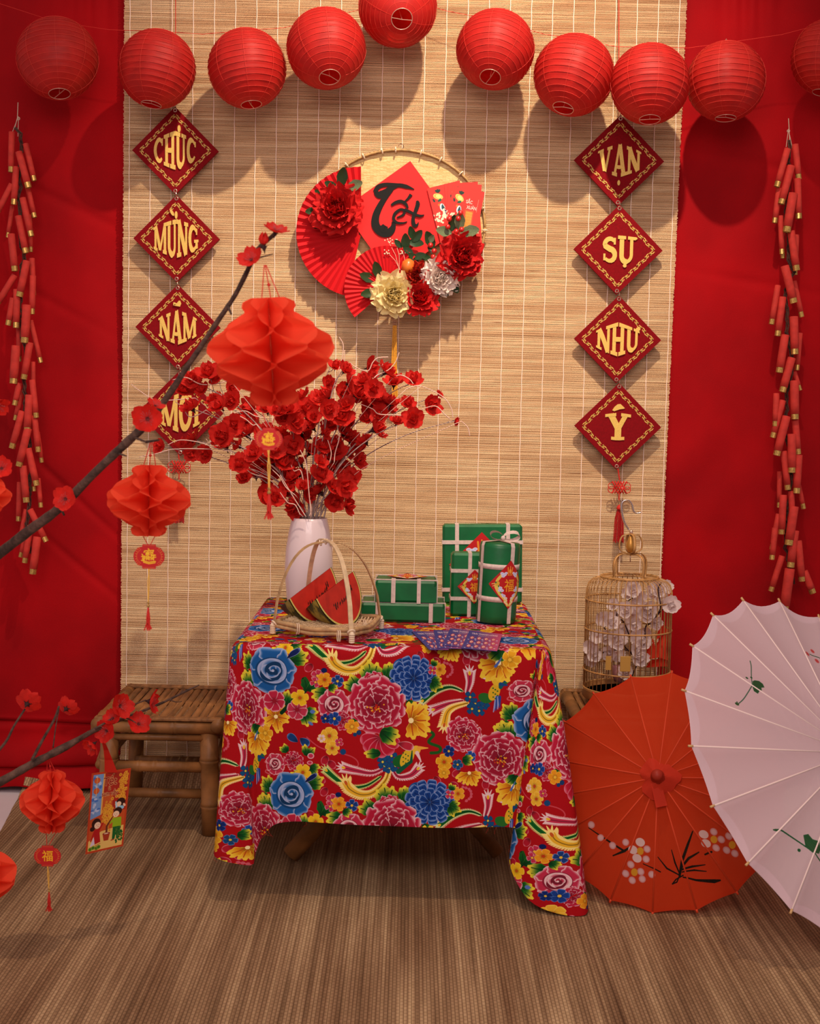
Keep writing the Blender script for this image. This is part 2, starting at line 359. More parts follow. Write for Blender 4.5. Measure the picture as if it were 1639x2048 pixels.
    for k in range(9): c.ell(806+(k % 3)*5, 1522+k*3, 1.5, col=(50, 100, 40))
    # blue rose and its leaves
    leaves(c, 500, 1345, 34, -2.3, 3, .6); leaves(c, 498, 1365, 36, 2.9, 2, .7); leaves(c, 566, 1325, 30, -1.9, 3, .7); leaves(c, 585, 1335, 34, -.5, 3, .5); c.petal(575, 1330, -.6, 32, 5, DB, (160, 170, 220))
    # peony, left of the repeat, with buds
    leaves(c, 1022, 1495, 46, -2.2, 4, .5); leaves(c, 1046, 1480, 42, -1.1, 3, .5); peony(c, 930, 1484, 36, n=8); peony(c, 1003, 1534, 56); leaves(c, 1044, 1586, 26, .6, 2, .7)
    lily(c, 938, 1562, 30, 1.5, 4, .8); small(c, 888, 1540, 17, (226, 160, 30), (246, 205, 70), 5, (190, 70, 20)); small(c, 887, 1562, 12, (226, 160, 30), (246, 205, 70)); small(c, 942, 1528, 11, (30, 70, 150), (150, 170, 220)); small(c, 898, 1518, 12, (16, 40, 110), (60, 110, 180)); small(c, 915, 1545, 11, (20, 70, 120), (110, 150, 200)); leaves(c, 925, 1535, 24, .1, 2, .7)
    # yellow lilies under it
    leaves(c, 505, 1465, 34, 1.8, 3, .6); lily(c, 548, 1448, 34, .2, 5, 1.2); lily(c, 500, 1488, 44, 1.7, 5, .62); small(c, 524, 1482, 17, (226, 160, 30), (250, 214, 90), 5); c.stroke([(495, 1495), (506, 1478)], [2.5, 1], (80, 110, 190))
    # sprig of pink flowers
    c.stroke(catm([(560, 1440), (590, 1410), (612, 1390), (606, 1372)]), 4, DG); leaves(c, 612, 1395, 30, -1.2, 2, 1.1, tip=(30, 90, 30)); leaves(c, 570, 1425, 34, -1.1, 2, .7); leaves(c, 604, 1440, 34, .6, 3, .7); 
    small(c, 546, 1416, 22, (186, 40, 72), WH, 6, (150, 20, 40)); small(c, 592, 1434, 21, (190, 50, 76), WH, 6, (150, 20, 40)); small(c, 598, 1410, 17, YE, (250, 214, 70), 5, (190, 90, 20)); c.ell(622, 1438, 5, 4, 0, (90, 120, 190)); c.ell(618, 1462, 6, 3, .6, (90, 120, 190))
    c.petal(592, 1500, -2.5, 26, 8, (20, 60, 120), (110, 150, 205)); c.petal(596, 1492, .7, 24, 9, (20, 60, 120), (110, 150, 205))
    # lower sprig
    leaves(c, 610, 1528, 26, -1.3, 2, 1.); leaves(c, 570, 1520, 20, -2.3, 2, .7); leaves(c, 616, 1552, 24, .3, 2, .8); rose(c, 543, 1545, 22, (190, 44, 70), WH); peony(c, 581, 1538, 21, n=6, ctr=False); small(c, 601, 1562, 18, YE, (250, 214, 80), 5, (190, 80, 20)); c.ell(618, 1528, 7, 6, 0, PK, edge=WH); c.ell(616, 1542, 6, 4, 0, PK, edge=WH)
    # centre bouquet
    leaves(c, 745, 1375, 44, -1.8, 3, .5); leaves(c, 775, 1372, 40, -1.0, 3, .5); leaves(c, 715, 1390, 36, -2.5, 2, .7); leaves(c, 655, 1402, 38, 3.1, 2, .4); bpeony(c, 828, 1370, 48); leaves(c, 866, 1378, 26, .4, 3, .8); leaves(c, 815, 1415, 20, 1.0, 2, .7)
    lily(c, 822, 1456, 46, .0, 5, .72); peony(c, 748, 1380, 26, n=7, ctr=False); peony(c, 752, 1425, 58); rose(c, 665, 1424, 32, (192, 44, 74), WH); peony(c, 682, 1455, 20, n=6, ctr=False)
    small(c, 666, 1452, 14, (22, 60, 140), (110, 140, 205)); small(c, 648, 1452, 10, (16, 40, 110), (60, 110, 180)); leaves(c, 702, 1452, 22, 1.3, 2, .6); small(c, 702, 1468, 15, (232, 150, 30), (248, 200, 60)); c.ell(716, 1480, 5, col=(24, 60, 110)); c.ell(708, 1484, 4, col=(24, 60, 110))
    # lotus below
    for k, a in enumerate((3.0, 2.5, 2.0, 1.5, 1.0, .4)): c.petal(760, 1490, a, 42, 13, (186, 24, 50), (226, 130, 150), p=.9, q=.5)
    leaves(c, 760, 1478, 44, .45, 2, .5); leaves(c, 760, 1522, 34, 3.1, 1); c.petal(795, 1502, .3, 34, 9, (186, 40, 60), WH)
    rose(c, 545, 1356, 46, (24, 88, 156), (172, 182, 218)); c.petal(575, 1330, -.6, 32, 5, DB, (160, 170, 220)); small(c, 546, 1416, 22, (186, 34, 64), WH, 6, (150, 20, 40))
    # small clusters
    small(c, 632, 1365, 13, PK, WH, 5); small(c, 628, 1378, 11, PK, WH, 4); small(c, 646, 1373, 15, (232, 150, 30), (248, 200, 60), 5, (190, 60, 20)); small(c, 672, 1376, 13, (20, 60, 130), (170, 180, 220), 5); c.ell(645, 1354, 6, 5, 0, DB); leaves(c, 655, 1385, 20, .6, 2, .7)
    small(c, 656, 1487, 18, (236, 180, 50), (250, 216, 90), 6, (190, 70, 30)); small(c, 640, 1492, 9, WH, YE, 5); small(c, 662, 1512, 15, (236, 180, 50), (250, 216, 90), 5, (190, 70, 30)); c.ell(684, 1519, 6, col=(22, 70, 120)); small(c, 676, 1500, 9, PK, WH, 4)
    small(c, 884, 1352, 14, (232, 160, 40), (248, 200, 70), 5, (190, 70, 20)); leaves(c, 870, 1345, 16, -1.2, 2, .8); small(c, 868, 1354, 10, PK, WH, 4); c.stroke(catm([(893, 1338), (908, 1344), (910, 1358), (898, 1368)]), [1, 3, 1]*8 + [1], (205, 90, 105))
    return c.image('floral_print')
FU = '\u798f'
def fu_label(c, cx, cy, R):
    """red diamond with gold character, clouds and dragons; R half diagonal in canvas units"""
    q = R/100
    c.poly([(cx, cy-R), (cx+R, cy), (cx, cy+R), (cx-R, cy)], (188, 24, 26))
    for sg in (-1, 1):
        c.stroke(catm([(cx+sg*q*42, cy-q*38), (cx+sg*q*62, cy-q*12), (cx+sg*q*52, cy+q*12), (cx+sg*q*66, cy+q*8), (cx+sg*q*48, cy+q*36), (cx+sg*q*22, cy+q*60), (cx+sg*q*6, cy+q*84)]), q*6, (226, 190, 84)); 
        c.stroke(catm([(cx+sg*q*58, cy-q*12), (cx+sg*q*50, cy+q*14), (cx+sg*q*40, cy+q*34)]), q*3, (70, 130, 50)); c.ell(cx+sg*q*60, cy-q*4, q*12, q*9, .4*sg, (212, 170, 50)); c.ell(cx+sg*q*66, cy-q*8, q*4, col=(60, 110, 50)); c.stroke([(cx+sg*q*70, cy-q*4), (cx+sg*q*84, cy-q*1)], q*1.6, (230, 200, 110)); c.stroke([(cx+sg*q*68, cy+q*2), (cx+sg*q*80, cy+q*8)], q*1.4, (230, 200, 110))
        for (x, y, r) in ((28, -42, 10), (40, -46, 8), (34, -36, 9), (44, 14, 9), (36, 24, 9), (48, 24, 7), (26, 46, 9), (16, 56, 8), (34, 40, 6), (20, -48, 7)): c.ell(cx+sg*q*x, cy+q*y, q*r, q*r*.7, 0, (190, 190, 224), edge=(226, 226, 244))
        c.stroke(catm([(cx+sg*q*20, cy+q*52), (cx+sg*q*10, cy+q*66), (cx+sg*q*22, cy+q*70), (cx+sg*q*8, cy+q*80)]), q*3, (232, 214, 160))
    c.stroke([(cx-q*12, cy-q*70), (cx-q*9, cy-q*40)], q*3, (226, 140, 40)); c.stroke([(cx+q*12, cy-q*70), (cx+q*9, cy-q*40)], q*3, (226, 140, 40)); c.ell(cx, cy-q*56, q*6, q*9, 0, (232, 160, 50)); c.stroke([(cx, cy-q*76), (cx, cy-q*38)], q*1.5, (236, 180, 70))
    c.text(FU, cx, cy+q*24, q*56, (232, 162, 34), bold=1.2)
def make_label():
    c = Cv(512, 512, box=(-100, -100, 100, 100), bg=(188, 24, 26)); fu_label(c, 0, 0, 100); return c.image('fortune_label')
def zhaocai(c, x, y, s, col):
    """combined four-character New Year seal, drawn stroke by stroke; s = half size"""
    S = [[(-.1, -1), (0, -.86)], [(-.55, -.72), (.6, -.8)], [(-.6, -.7), (-.66, -.52)], [(.6, -.78), (.5, -.6)], [(-.42, -.5), (.1, -.56)], [(-.16, -.66), (-.2, -.22)], [(-.42, -.24), (.02, -.28)], [(-.4, -.38), (0, -.4)], [(.2, -.6), (.5, -.5)], [(.34, -.58), (.18, -.3)], [(.5, -.42), (.3, -.2), (.56, -.14)],
         [(-.92, -.28), (-.8, -.14)], [(-.98, 0), (-.78, -.02), (-.86, .36), (-.66, .5)], [(-.62, -.08), (-.62, .44)], [(-.74, .08), (-.48, .02)], [(-.74, .3), (-.5, .2)], [(-.36, -.06), (-.36, .44)], [(-.36, -.06), (-.12, -.1), (-.12, .4)], [(-.34, .12), (-.14, .1)], [(-.34, .28), (-.14, .26)], [(.02, -.06), (.04, .44)], [(.02, .16), (.26, .1)], [(.28, -.14), (.28, .44)], [(.4, -.1), (.86, -.2)], [(.64, -.26), (.6, .42), (.48, .34)], [(.62, .02), (.4, .26)], [(.44, .12), (.9, .06)],
         [(-1, .52), (-.6, .6), (0, .74), (.7, .6), (.86, .62)], [(-.72, .74), (0, .92), (.8, .78)]]
    for st in S: c.stroke([(x+a*s, y+b*s) for a, b in st], s*.065, col)
def make_tag(kind):
    c = Cv(320, 256, box=(-50, -40, 50, 40), bg=(190, 30, 30))
    for sg in (-1, 1):
        for k in range(9): a = -1.1+k*.275; c.stroke([(sg*(22+18*math.cos(a)), 30*math.sin(a)*.9), (sg*(25+19*math.cos(a)), 33*math.sin(a)*.9)], .7, (226, 140, 50))
        c.stroke(catm([(sg*26, -22), (sg*38, -8), (sg*38, 8), (sg*26, 22)]), .5, (220, 120, 50))
    for k in range(-4, 5): c.ell(k*4, -34, 1.2, .9, 0, (216, 120, 60)); c.ell(k*4, 34, 1.2, .9, 0, (216, 120, 60))
    if kind == 'fu': c.text(FU, 0, 15, 42, (240, 180, 30), bold=1.5)
    else: zhaocai(c, 0, 0, 24, (240, 190, 40))
    return c.image('tag_print_' + kind)
def make_envelope():
    c = Cv(256, 480, box=(0, 0, 80, 150), bg=(206, 44, 34))
    def ing(x, y):
        c.ell(x, y, 12, 7, .5, (216, 150, 60), edge=(236, 190, 100)); c.ell(x+1, y, 7, 4.5, .5, (245, 205, 120)); leaf = (26, 50, 40)
        for a in (-2.1, -1.5, -.9): c.petal(x+2, y-8, a, 10, 2.5, leaf, leaf)
        c.petal(x-4, y+12, -.4, 11, 3, (20, 80, 60), (30, 100, 70)); c.ell(x-2, y+20, 3.2, col=(236, 110, 40)); c.petal(x-14, y+2, 1.2, 10, 2.4, leaf, leaf)
    ing(21, 25)
    c.ell(24, 52, 5, 9, .1, (225, 215, 225)); c.ell(26, 53, 3.5, 8, .15, (20, 70, 80)); c.stroke([(28, 46), (31, 55)], [1, .6], (220, 200, 200)); c.stroke([(27, 60), (28, 76)], [4, 5], (235, 220, 190)); c.poly([(28, 58), (36, 66), (44, 74), (34, 76), (29, 70)], (26, 26, 92)); c.ell(36, 82, 8, 7, .5, (222, 120, 40)); c.stroke([(42, 78), (54, 92)], [2, 2.6], (210, 200, 235)); c.stroke([(46, 84), (54, 96)], [1, 1.5], (150, 20, 50))
    rnd = random.Random(2)
    for k in range(40):
        x, y = rnd.gauss(16, 8), rnd.gauss(78, 12); 
        if y > 62: small(c, x, y, 2.4, (250, 225, 190), (250, 235, 215), 5, (220, 170, 60))
    c.poly([(40, 50), (62, 50), (64, 98), (42, 98)], (214, 78, 40)); c.poly([(43, 53), (59, 53), (61, 95), (45, 95)], (226, 120, 40))
    for k in range(6): c.stroke([(44, 56+k*7), (60, 56+k*7)], .5, (240, 150, 60)); c.stroke([(46+k*2.6, 54), (47+k*2.6, 94)], .5, (240, 150, 60))
    c.text('S\u1eaeC', 47, 34, 11, (246, 216, 200), bold=.3, sx=.8); c.text('XU\u00c2N', 55, 47, 11, (246, 216, 200), bold=.3, sx=.8)
    for k in range(12): c.ell(69, 22+k*2.6, .6, .9, 0, (230, 150, 130))
    for k in range(14): small(c, 10+rnd.random()*60, 112+rnd.random()*30, 2.6, (250, 225, 190), (250, 235, 215), 5, (220, 170, 60))
    return c.image('red_envelope_print')
def make_purple():
    c = Cv(420, 320, box=(0, 0, 105, 80), bg=(60, 50, 128)); g = np.linspace(0, 1, 420)[None, :, None]; g = sst(.1, 1, g)
    c.a[:] = np.array((58, 58, 136))*(1-g) + np.array((190, 74, 116))*g
    c.text('TR\u00c1I THANH LONG', 52, 15, 9.5, (240, 214, 214), bold=.5, sx=.95); c.text('L\u00ea T\u1ea5n Lai', 52, 6, 5, (214, 110, 120)) if 0 else None
    for k in range(7): c.ell(36+k*5, 4, 1.6, .8, 0, (200, 110, 110)); c.ell(36+k*5, 20, 1.7, .8, 0, (226, 190, 190))
    for r in range(3):
        for k in range(4):
            x, y = 18+k*22+(r % 2)*3, 31+r*18
            for a in range(6): c.petal(x, y, a*PI/3+.3, 7.5, 2.4, (200, 40, 60), (214, 90, 60), p=.6, q=.7)
            c.ell(x, y, 4.2, 4, 0, (235, 200, 190)); c.ell(x+1, y+1, 2, 2, 0, (206, 130, 80))
            c.ell(x+11, y+4, 3.4, 1.2, 0, (222, 206, 230)); c.ell(x-9, y+9, 2.6, 1, 0, (222, 206, 230))
    return c.image('dragon_fruit_print')
def make_card():
    c = Cv(440, 800, box=(0, 0, 110, 200), bg=(198, 70, 28))
    c.poly([(5, 5), (34, 5), (34, 108), (5, 116)], (120, 160, 215)); rnd = random.Random(4)
    for k in range(22): c.ell(rnd.uniform(7, 30), rnd.uniform(10, 104), rnd.uniform(3, 7), rnd.uniform(2, 6), 0, rnd.choice([(160, 190, 232), (70, 120, 200), (190, 205, 236), (90, 140, 210)]))
    c.poly([(34, 5), (38, 5), (38, 107), (34, 108)], (238, 180, 90))
    c.poly([(38, 5), (105, 5), (105, 105), (38, 105)], (176, 44, 30)); c.poly([(38, 60), (66, 60), (66, 106), (38, 106)], (206, 92, 40)); c.poly([(5, 116), (40, 108), (105, 104), (105, 170), (5, 170)], (204, 84, 36))
    c.poly([(5, 170), (40, 150), (105, 144), (105, 195), (5, 195)], (240, 200, 110))
    for (x, y) in ((17, 20), (17, 46)):
        c.ell(x, y, 8.5, 7.5, 0, (206, 78, 40)); [c.stroke([(x+k*2.6, y-6+abs(k)), (x+k*2.6, y+6-abs(k))], .35, (236, 150, 70)) for k in (-2, -1, 0, 1, 2)]; c.stroke([(x, y-10), (x, y+13)], .7, (240, 190, 110)); c.ell(x, y+9, 2, 1.2, 0, (240, 190, 100))
    for k in range(190):
        t = rnd.random(); x = rnd.gauss(95, 9) if t < .45 else rnd.gauss(57, 10); y = rnd.uniform(8, 80) if t < .45 else rnd.gauss(112, 15)
        if 38 < x < 104: small(c, x, y, rnd.uniform(2.6, 4.6), (236, 160, 40), (248, 206, 90), 5, (200, 90, 30))
    def T(s, x, y, h, b=.8):
        c.text(s, x, y, h, (246, 196, 130), bold=b*3.4+1.6, sx=.82); c.text(s, x, y, h, (150, 26, 22), bold=b*1.6, sx=.82)
    T('T\u1ebft', 54, 36, 30); T('l\u00e0', 54, 48, 13, .5); T('sum v\u1ea7y', 56, 62, 16, .6)
    sk = (250, 214, 180); bk = (52, 22, 16)
    c.ell(90, 84, 13, 11, 0, bk); c.ell(85, 88, 7, 6.5, 0, sk); c.ell(101, 92, 5, 3, .8, sk); c.stroke([(80, 98), (76, 82)], [3, 2], (190, 220, 235)); c.ell(92, 98, 9, 5, 0, (150, 210, 235))
    c.ell(84, 106, 12, 10, 0, bk); c.ell(80, 113, 9, 8, 0, sk); c.ell(76, 113, .8, col=bk); c.ell(82, 113, .8, col=bk); c.ell(79, 117, 1.6, .6, 0, (200, 50, 40))
    c.poly([(72, 122), (96, 122), (98, 146), (72, 146)], (150, 190, 30)); c.stroke([(74, 126), (66, 134)], [3, 2], (150, 190, 30)); c.poly([(74, 145), (97, 145), (94, 176), (86, 176), (85, 154), (82, 176), (74, 176)], (16, 100, 40)); c.stroke([(72, 178), (80, 177)], 1.5, (170, 60, 40))
    c.ell(24, 128, 13, 13, 0, bk); c.ell(14, 140, 7, 6, 0, bk); c.ell(28, 133, 9, 8.5, 0, sk); c.ell(26, 132, .8, col=bk); c.ell(32, 131, .8, col=bk); c.ell(30, 136, 1.6, .7, 0, (200, 50, 40))
    c.poly([(22, 143), (34, 142), (40, 176), (24, 180), (20, 160)], (186, 26, 28)); c.poly([(20, 160), (24, 180), (10, 184)], (222, 206, 226)); c.stroke([(22, 146), (12, 170)], [3, 2], (186, 26, 28)); c.stroke([(34, 145), (44, 130)], [2.5, 2], (186, 26, 28)); c.stroke([(26, 184), (40, 180)], 1, (190, 120, 60))
    c.stroke([(56, 158), (56, 140), (64, 128), (72, 118)], [3, 3, 2, 1.4], (110, 50, 30)); c.poly([(45, 158), (67, 158), (63, 176), (50, 176)], (176, 60, 34)); c.ell(56, 158, 11, 3, 0, (150, 44, 28)); c.ell(56, 158, 7, 1.6, 0, (236, 200, 170))
    for (x, y) in ((12, 190), (20, 188), (30, 190), (36, 188)): c.ell(x, y, 6, 5, 0, (70, 120, 30), edge=(150, 170, 50))
    for k in range(26): c.petal(rnd.uniform(88, 103), rnd.uniform(150, 186), rnd.uniform(0, 6), 8, 2.4, (20, 100, 40), rnd.choice([(30, 120, 50), (236, 190, 60)]))
    for a, b in (((2, 2), (108, 2)), ((108, 2), (108, 198)), ((108, 198), (2, 198)), ((2, 198), (2, 2))): c.stroke([a, b], 3, (196, 66, 30))
    return c.image('card_print')
# umbrellas: fitted circle centre, radius, lean, turn, first rib, cone height, number of ribs
class Canopy:
    def __init__(s, c, r, tilt, yaw, ph, h, n):
        s.c, s.r, s.ph, s.h, s.n = Vector(c), r, ph, h, n
        s.nrm = Vector((math.sin(yaw)*math.cos(tilt), -math.cos(yaw)*math.cos(tilt), math.sin(tilt)))
        s.u = Vector((math.cos(yaw), math.sin(yaw), 0)); s.v = s.nrm.cross(s.u)
        if s.v.z < 0: s.v = -s.v
    def pt(s, rho, a, off=0): return s.c + (s.u*math.cos(a) + s.v*math.sin(a))*rho*s.r + s.nrm*(s.h*(1-rho) + off)
    def uv(s, px, py):
        d = ray(px, py); rho = .5
        for _ in range(14):
            q = s.c + s.nrm*(s.h*(1-rho)); t = (q-CO).dot(s.nrm)/d.dot(s.nrm); X = CO + d*t - q; rho = min(1, .5*rho + .5*math.hypot(X.dot(s.u), X.dot(s.v))/s.r)
        return X.dot(s.u)/s.r, -X.dot(s.v)/s.r
ORU = Canopy((.566, -.8865, .2440), .266, .4748, -.2878, 2.6226, .1117, 18)
WHU = Canopy((.8912, -1.0042, .3340), .3931, .5898, .6874, .9981, .0705, 20)
def make_canopy(cn, name, bg, draw):
    c = Cv(1100, 1100, box=(-1.02, -1.02, 1.02, 1.02), bg=bg); draw(c, cn); return c.image(name)
def draw_orange(c, cn):
    f = lambda x, y: cn.uv(1040+x/2.736, 1330+y/2.736); k = 1/2.736/950/.266*1.08; ink = (26, 22, 16)
    W = lambda pts, w: c.stroke([f(*p) for p in pts], [q*k for q in w], ink)
    W([(372, 888), (470, 955), (570, 1018)], [2, 4, 5]); W([(505, 1040), (570, 1015), (606, 992)], [3, 7, 3]); W([(670, 1085), (765, 1130)], [2, 3]); W([(1010, 1035), (1045, 1022)], [4, 5])
    W([(870, 1150), (885, 1070), (915, 980), (942, 910)], [6, 7, 6, 3]); W([(870, 1148), (800, 1110), (752, 1050)], [3, 4, 2]); W([(870, 1140), (845, 1080), (826, 1010)], [3, 4, 2]); W([(880, 1110), (920, 1055), (975, 1022)], [5, 6, 3]); W([(880, 1120), (940, 1100), (1010, 1090)], [4, 5, 2]); W([(885, 1132), (950, 1120), (1016, 1126)], [3, 4, 2]); W([(890, 1160), (960, 1175), (1060, 1180), (1092, 1176)], [3, 5, 9, 4]); W([(870, 1150), (855, 1185), (830, 1195), (850, 1170), (890, 1150)], [3]*5)
    pw = (238, 196, 196)
    for (x, y) in ((575, 968), (692, 1005), (687, 1060), (603, 1090), (575, 1140), (610, 1175), (657, 1128), (665, 1168), (718, 1145), (1002, 925), (1057, 910), (1015, 975), (1098, 952), (1070, 998), (1140, 935), (1127, 1010), (1172, 1028), (387, 872), (438, 943), (503, 985)):
        q = f(x, y); c.ell(q[0], q[1], 19*k, 17*k, .5, pw, edge=(222, 150, 150))
    for (x, y) in ((655, 968), (615, 1010), (637, 1055), (1002, 925), (1015, 975)): q = f(x, y); c.ell(q[0], q[1], 24*k, 20*k, .2, (244, 214, 210))
    for (x, y) in ((655, 1016), (622, 1131), (1058, 952), (1158, 982)): q = f(x, y); c.ell(q[0], q[1], 17*k, 18*k, 0, (232, 168, 44))
def draw_white(c, cn):
    f = lambda x, y: cn.uv(1340+x/5.388, 1180+y/5.388); g = lambda x, y: cn.uv(1040+x/2.736, 1330+y/2.736); k = 1/5.388/1000/.393*1.1; gn = (12, 96, 56)
    c.stroke(catm([f(*p) for p in ((875, 755), (893, 820), (893, 930), (880, 1030), (820, 1150), (745, 1220))]), 5*k, (50, 110, 84)); c.poly([f(*p) for p in ((900, 975), (925, 962), (975, 968), (1015, 1000), (1030, 1040), (992, 1045), (990, 1082), (965, 1075), (952, 1112), (910, 1085), (886, 1040))], gn)
    for (x, y, r) in ((837, 940, 17), (891, 932, 14), (735, 1218, 24), (738, 1195, 8)): q = f(x, y); c.ell(q[0], q[1], r*k, r*k*.8, .3, gn)
    for (x, y, r) in ((1488, 680, 32), (1554, 645, 30), (1600, 752, 32)): q = f(x, y); c.ell(q[0], q[1], r*k, r*k*.9, .4, (214, 84, 84), edge=(226, 120, 118))
    c.stroke([f(1515, 680), f(1620, 715), f(1700, 790)], 6*k, (40, 110, 80)); c.stroke(catm([g(*p) for p in ((1390, 900), (1440, 908), (1540, 965), (1639, 1055), (1680, 1110))]), 7*k, gn); c.poly([g(*p) for p in ((1560, 925), (1585, 920), (1605, 950), (1635, 965), (1650, 1005), (1640, 1030), (1600, 1025), (1570, 990))], gn); q = g(1537, 1008); c.ell(q[0], q[1], 18*k, 16*k, 0, gn); q = g(1400, 902); c.ell(q[0], q[1], 20*k, 12*k, .3, gn)
# ---------------------------------------------------------------- shared materials
M_red = mat('red_paper', (206, 54, 44), .75, var=(60, .12))
M_gold = mat('gold_foil', (222, 176, 96), .32, metal=.75, var=(300, .25))
M_velvet = mat('red_velvet_curtain', (172, 4, 13), .8, var=(3.2, .2), bump=(500, .15), sheen=.08, spec=.12)
M_string = mat('cotton_string', (190, 160, 140), .9)
M_twine = mat('dark_twine', (96, 60, 48), .9, var=(80, .4))
M_redcord = mat('red_cord', (196, 36, 26), .7)
M_yelcord = mat('golden_cord', (222, 168, 70), .6)
M_bamboo = mat('bamboo_cane', (168, 112, 62), .45, var=(14, .42), scale=(1, 1, 1), bump=(60, .3))
M_bamboo2 = mat('split_bamboo', (172, 118, 70), .5, var=(9, .35), scale=(9, 1, 9), bump=(80, .3))
M_cream = mat('pale_rattan', (232, 200, 156), .6, var=(60, .15))
M_cream2 = mat('pale_binding', (238, 214, 184), .7)
M_wood = mat('branch_bark', (104, 76, 64), .9, var=(60, .5), bump=(120, .8))
M_dark = mat('dark_calyx', (52, 26, 26), .8)
# ---------------------------------------------------------------- the setting
mb = MB(); mb.box((0, .13, 1.3), (4.4, .08, 2.9)); struct('wall_back', mb, mat('wall_paint', (205, 190, 180), .9))
mb = MB(); mb.box((0, -2, -.05), (4.4, 4.6, .09)); struct('floor', mb, mat('white_floor', (226, 216, 220), .35, var=(3, .05)))
# curtains behind the blind
XL = P(246, 500, 0).x; XR = P(1345, 600, 0).x
def curtain(x0, x1, seed, pool, label):
    def fn(u, v):
        x = x0 + (x1-x0)*u; L_ = v*2.62      # v from the top
        z = 2.43 - L_
        top = max(0, 1-L_/.22)
        f = .018*noise.noise(Vector((x*3.1+seed, z*.7, seed))) + .012*noise.noise(Vector((x*6+z*1.6*math.sin(seed), z*1.4, seed+3)))
        f += .006*noise.noise(Vector((x*9-z*4, z*5, seed+5))) + .016*noise.noise(Vector((x*8+.6*z, z*.45, seed+9)))*min(1, L_*1.5+.3)
        f += .013*max(0, 1-L_/.42)*math.sin(x*88+2.5*math.sin(x*21)+z*3) + .006*math.sin(x*26+seed)*math.exp(-L_*1.3)
        # creases
        for (cx, cz, sl, a) in ((-1.0, 1.62, -.45, .007), (-1.1, 1.38, -.5, .006), (.95, 1.75, -.2, .006), (1.0, 1.42, -.15, .005), (-1.0, .85, -.9, .008), (-.95, .62, -.8, .006)):
            dd = (z-cz) - sl*(x-cx)
            f += a*math.exp(-(dd/.012)**2)*math.exp(-((x-cx)/.22)**2)
        y = .034 + f*.8
        if pool and L_ > 2.28:
            t = min(1, (L_-2.28)/.34); y = .034 + f*.8*(1-t) - (.02+.17*t) + .016*math.sin(x*8+t*4)*t - .03*math.sin(t*9.5+x*2.2)*(1-t*.4); z = .15*(1-t)**1.7 + .030*(.5+.5*math.sin(t*14+x*3.1+1))*(1-.55*t) + .010*noise.noise(Vector((x*10, t*4, 3)))*t + .008
        elif z < .16:
            k = (.16-z)
            if z < 0: z = .004 + .012*abs(noise.noise(Vector((x*6, L_*9, 2))))
            y = .034 + f*.8 - pool*k*.75 - (.03*math.sin(x*7+seed)*k/.16)*pool + .02*math.sin(k*42+x*5)*min(1, k*9)*pool
            z += .028*pool*(1+math.sin(k*38+x*4))*min(1, k*5)*(1 if L_ > 2.4 else .4)
        if XL-.004 < x < XR+.004: y = max(y, .010)
        return (x, min(y, .082), max(z, .006))
    mb = MB(); mb.grid(fn, 200, 260)
    o = link_mesh('red_curtain', mb, M_velvet, smooth=True); tag(o, label, 'curtain', 'red velvet curtains'); return o
curtain(-1.42, XL+.05, 1.7, .95, 'red velvet curtain left of the bamboo blind, bottom gathered on the floor')
curtain(XR-.05, 1.42, 4.1, .0, 'red velvet curtain right of the bamboo blind, gathered at its top')
# bamboo blind
M_slat = mat('bamboo_slats', (214, 172, 124), .6, spec=.25)
nt = M_slat.node_tree; N = nt.nodes; Lk = nt.links; b = N['Principled BSDF']; tc = N.new('ShaderNodeTexCoord')
def nz(scale, s, detail=3):
    mp = N.new('ShaderNodeMapping'); mp.inputs['Scale'].default_value = s; Lk.new(tc.outputs['Object'], mp.inputs[0]); n = N.new('ShaderNodeTexNoise'); n.inputs['Scale'].default_value = scale; n.inputs['Detail'].default_value = detail; Lk.new(mp.outputs[0], n.inputs[0]); return n.outputs[0]
def ramp(fac, stops):
    r = N.new('ShaderNodeValToRGB'); e = r.color_ramp.elements
    while len(e) < len(stops): e.new(.5)
    for q, (p_, c_) in zip(e, stops): q.position = p_; q.color = lin(c_)
    Lk.new(fac, r.inputs[0]); return r.outputs[0]
def mulc(a, b_, f=1):
    m = N.new('ShaderNodeMix'); m.data_type = 'RGBA'; m.blend_type = 'MULTIPLY'; m.inputs[0].default_value = f; Lk.new(a, m.inputs[6]); Lk.new(b_, m.inputs[7]); return m.outputs[2]
c1 = ramp(nz(1, (2.2, 1, 330), 2), [(.3, (206, 162, 120)), (.5, (230, 194, 152)), (.68, (244, 216, 176))])
c2 = ramp(nz(1, (3.5, 1, 34), 3), [(.3, (218, 198, 184)), (.6, (255, 255, 255))])
c3 = ramp(nz(1, (7, 1, 150), 3), [(.66, (255, 255, 255)), (.78, (150, 110, 84))])
Lk.new(mulc(mulc(c1, c2, .7), c3), b.inputs['Base Color'])
blind = thing('bamboo_blind', 'wide bamboo slat blind hanging between the two red curtains', 'blind', (0, 0, 1.3))
mb = MB(); rnd = random.Random(11); pitch = .0029; z = .028
while z < 2.44:
    xl = XL + rnd.uniform(-.0016, .0016); xr = XR + rnd.uniform(-.0016, .0016) + .012*(z-1.2)/1.2
    y = rnd.uniform(-.0004, .0004); h = pitch*rnd.uniform(.74, .86)/2; dz = rnd.uniform(-.0002, .0002)
    if z < .07: y -= (.07-z)*.6
    vs = []; n = 4
    for i in range(n+1):
        x = xl + (xr-xl)*i/n; zz = z + dz + rnd.uniform(-.00015, .00015)
        vs += [(x, y, zz-h), (x, y-.0014, zz), (x, y, zz+h)]
    mb.add(vs, [(3*i+j, 3*i+3+j, 3*i+4+j, 3*i+1+j) for i in range(n) for j in (0, 1)]); z += pitch
tag(part('slats', mb, M_slat, blind, world=True), kind='stuff')
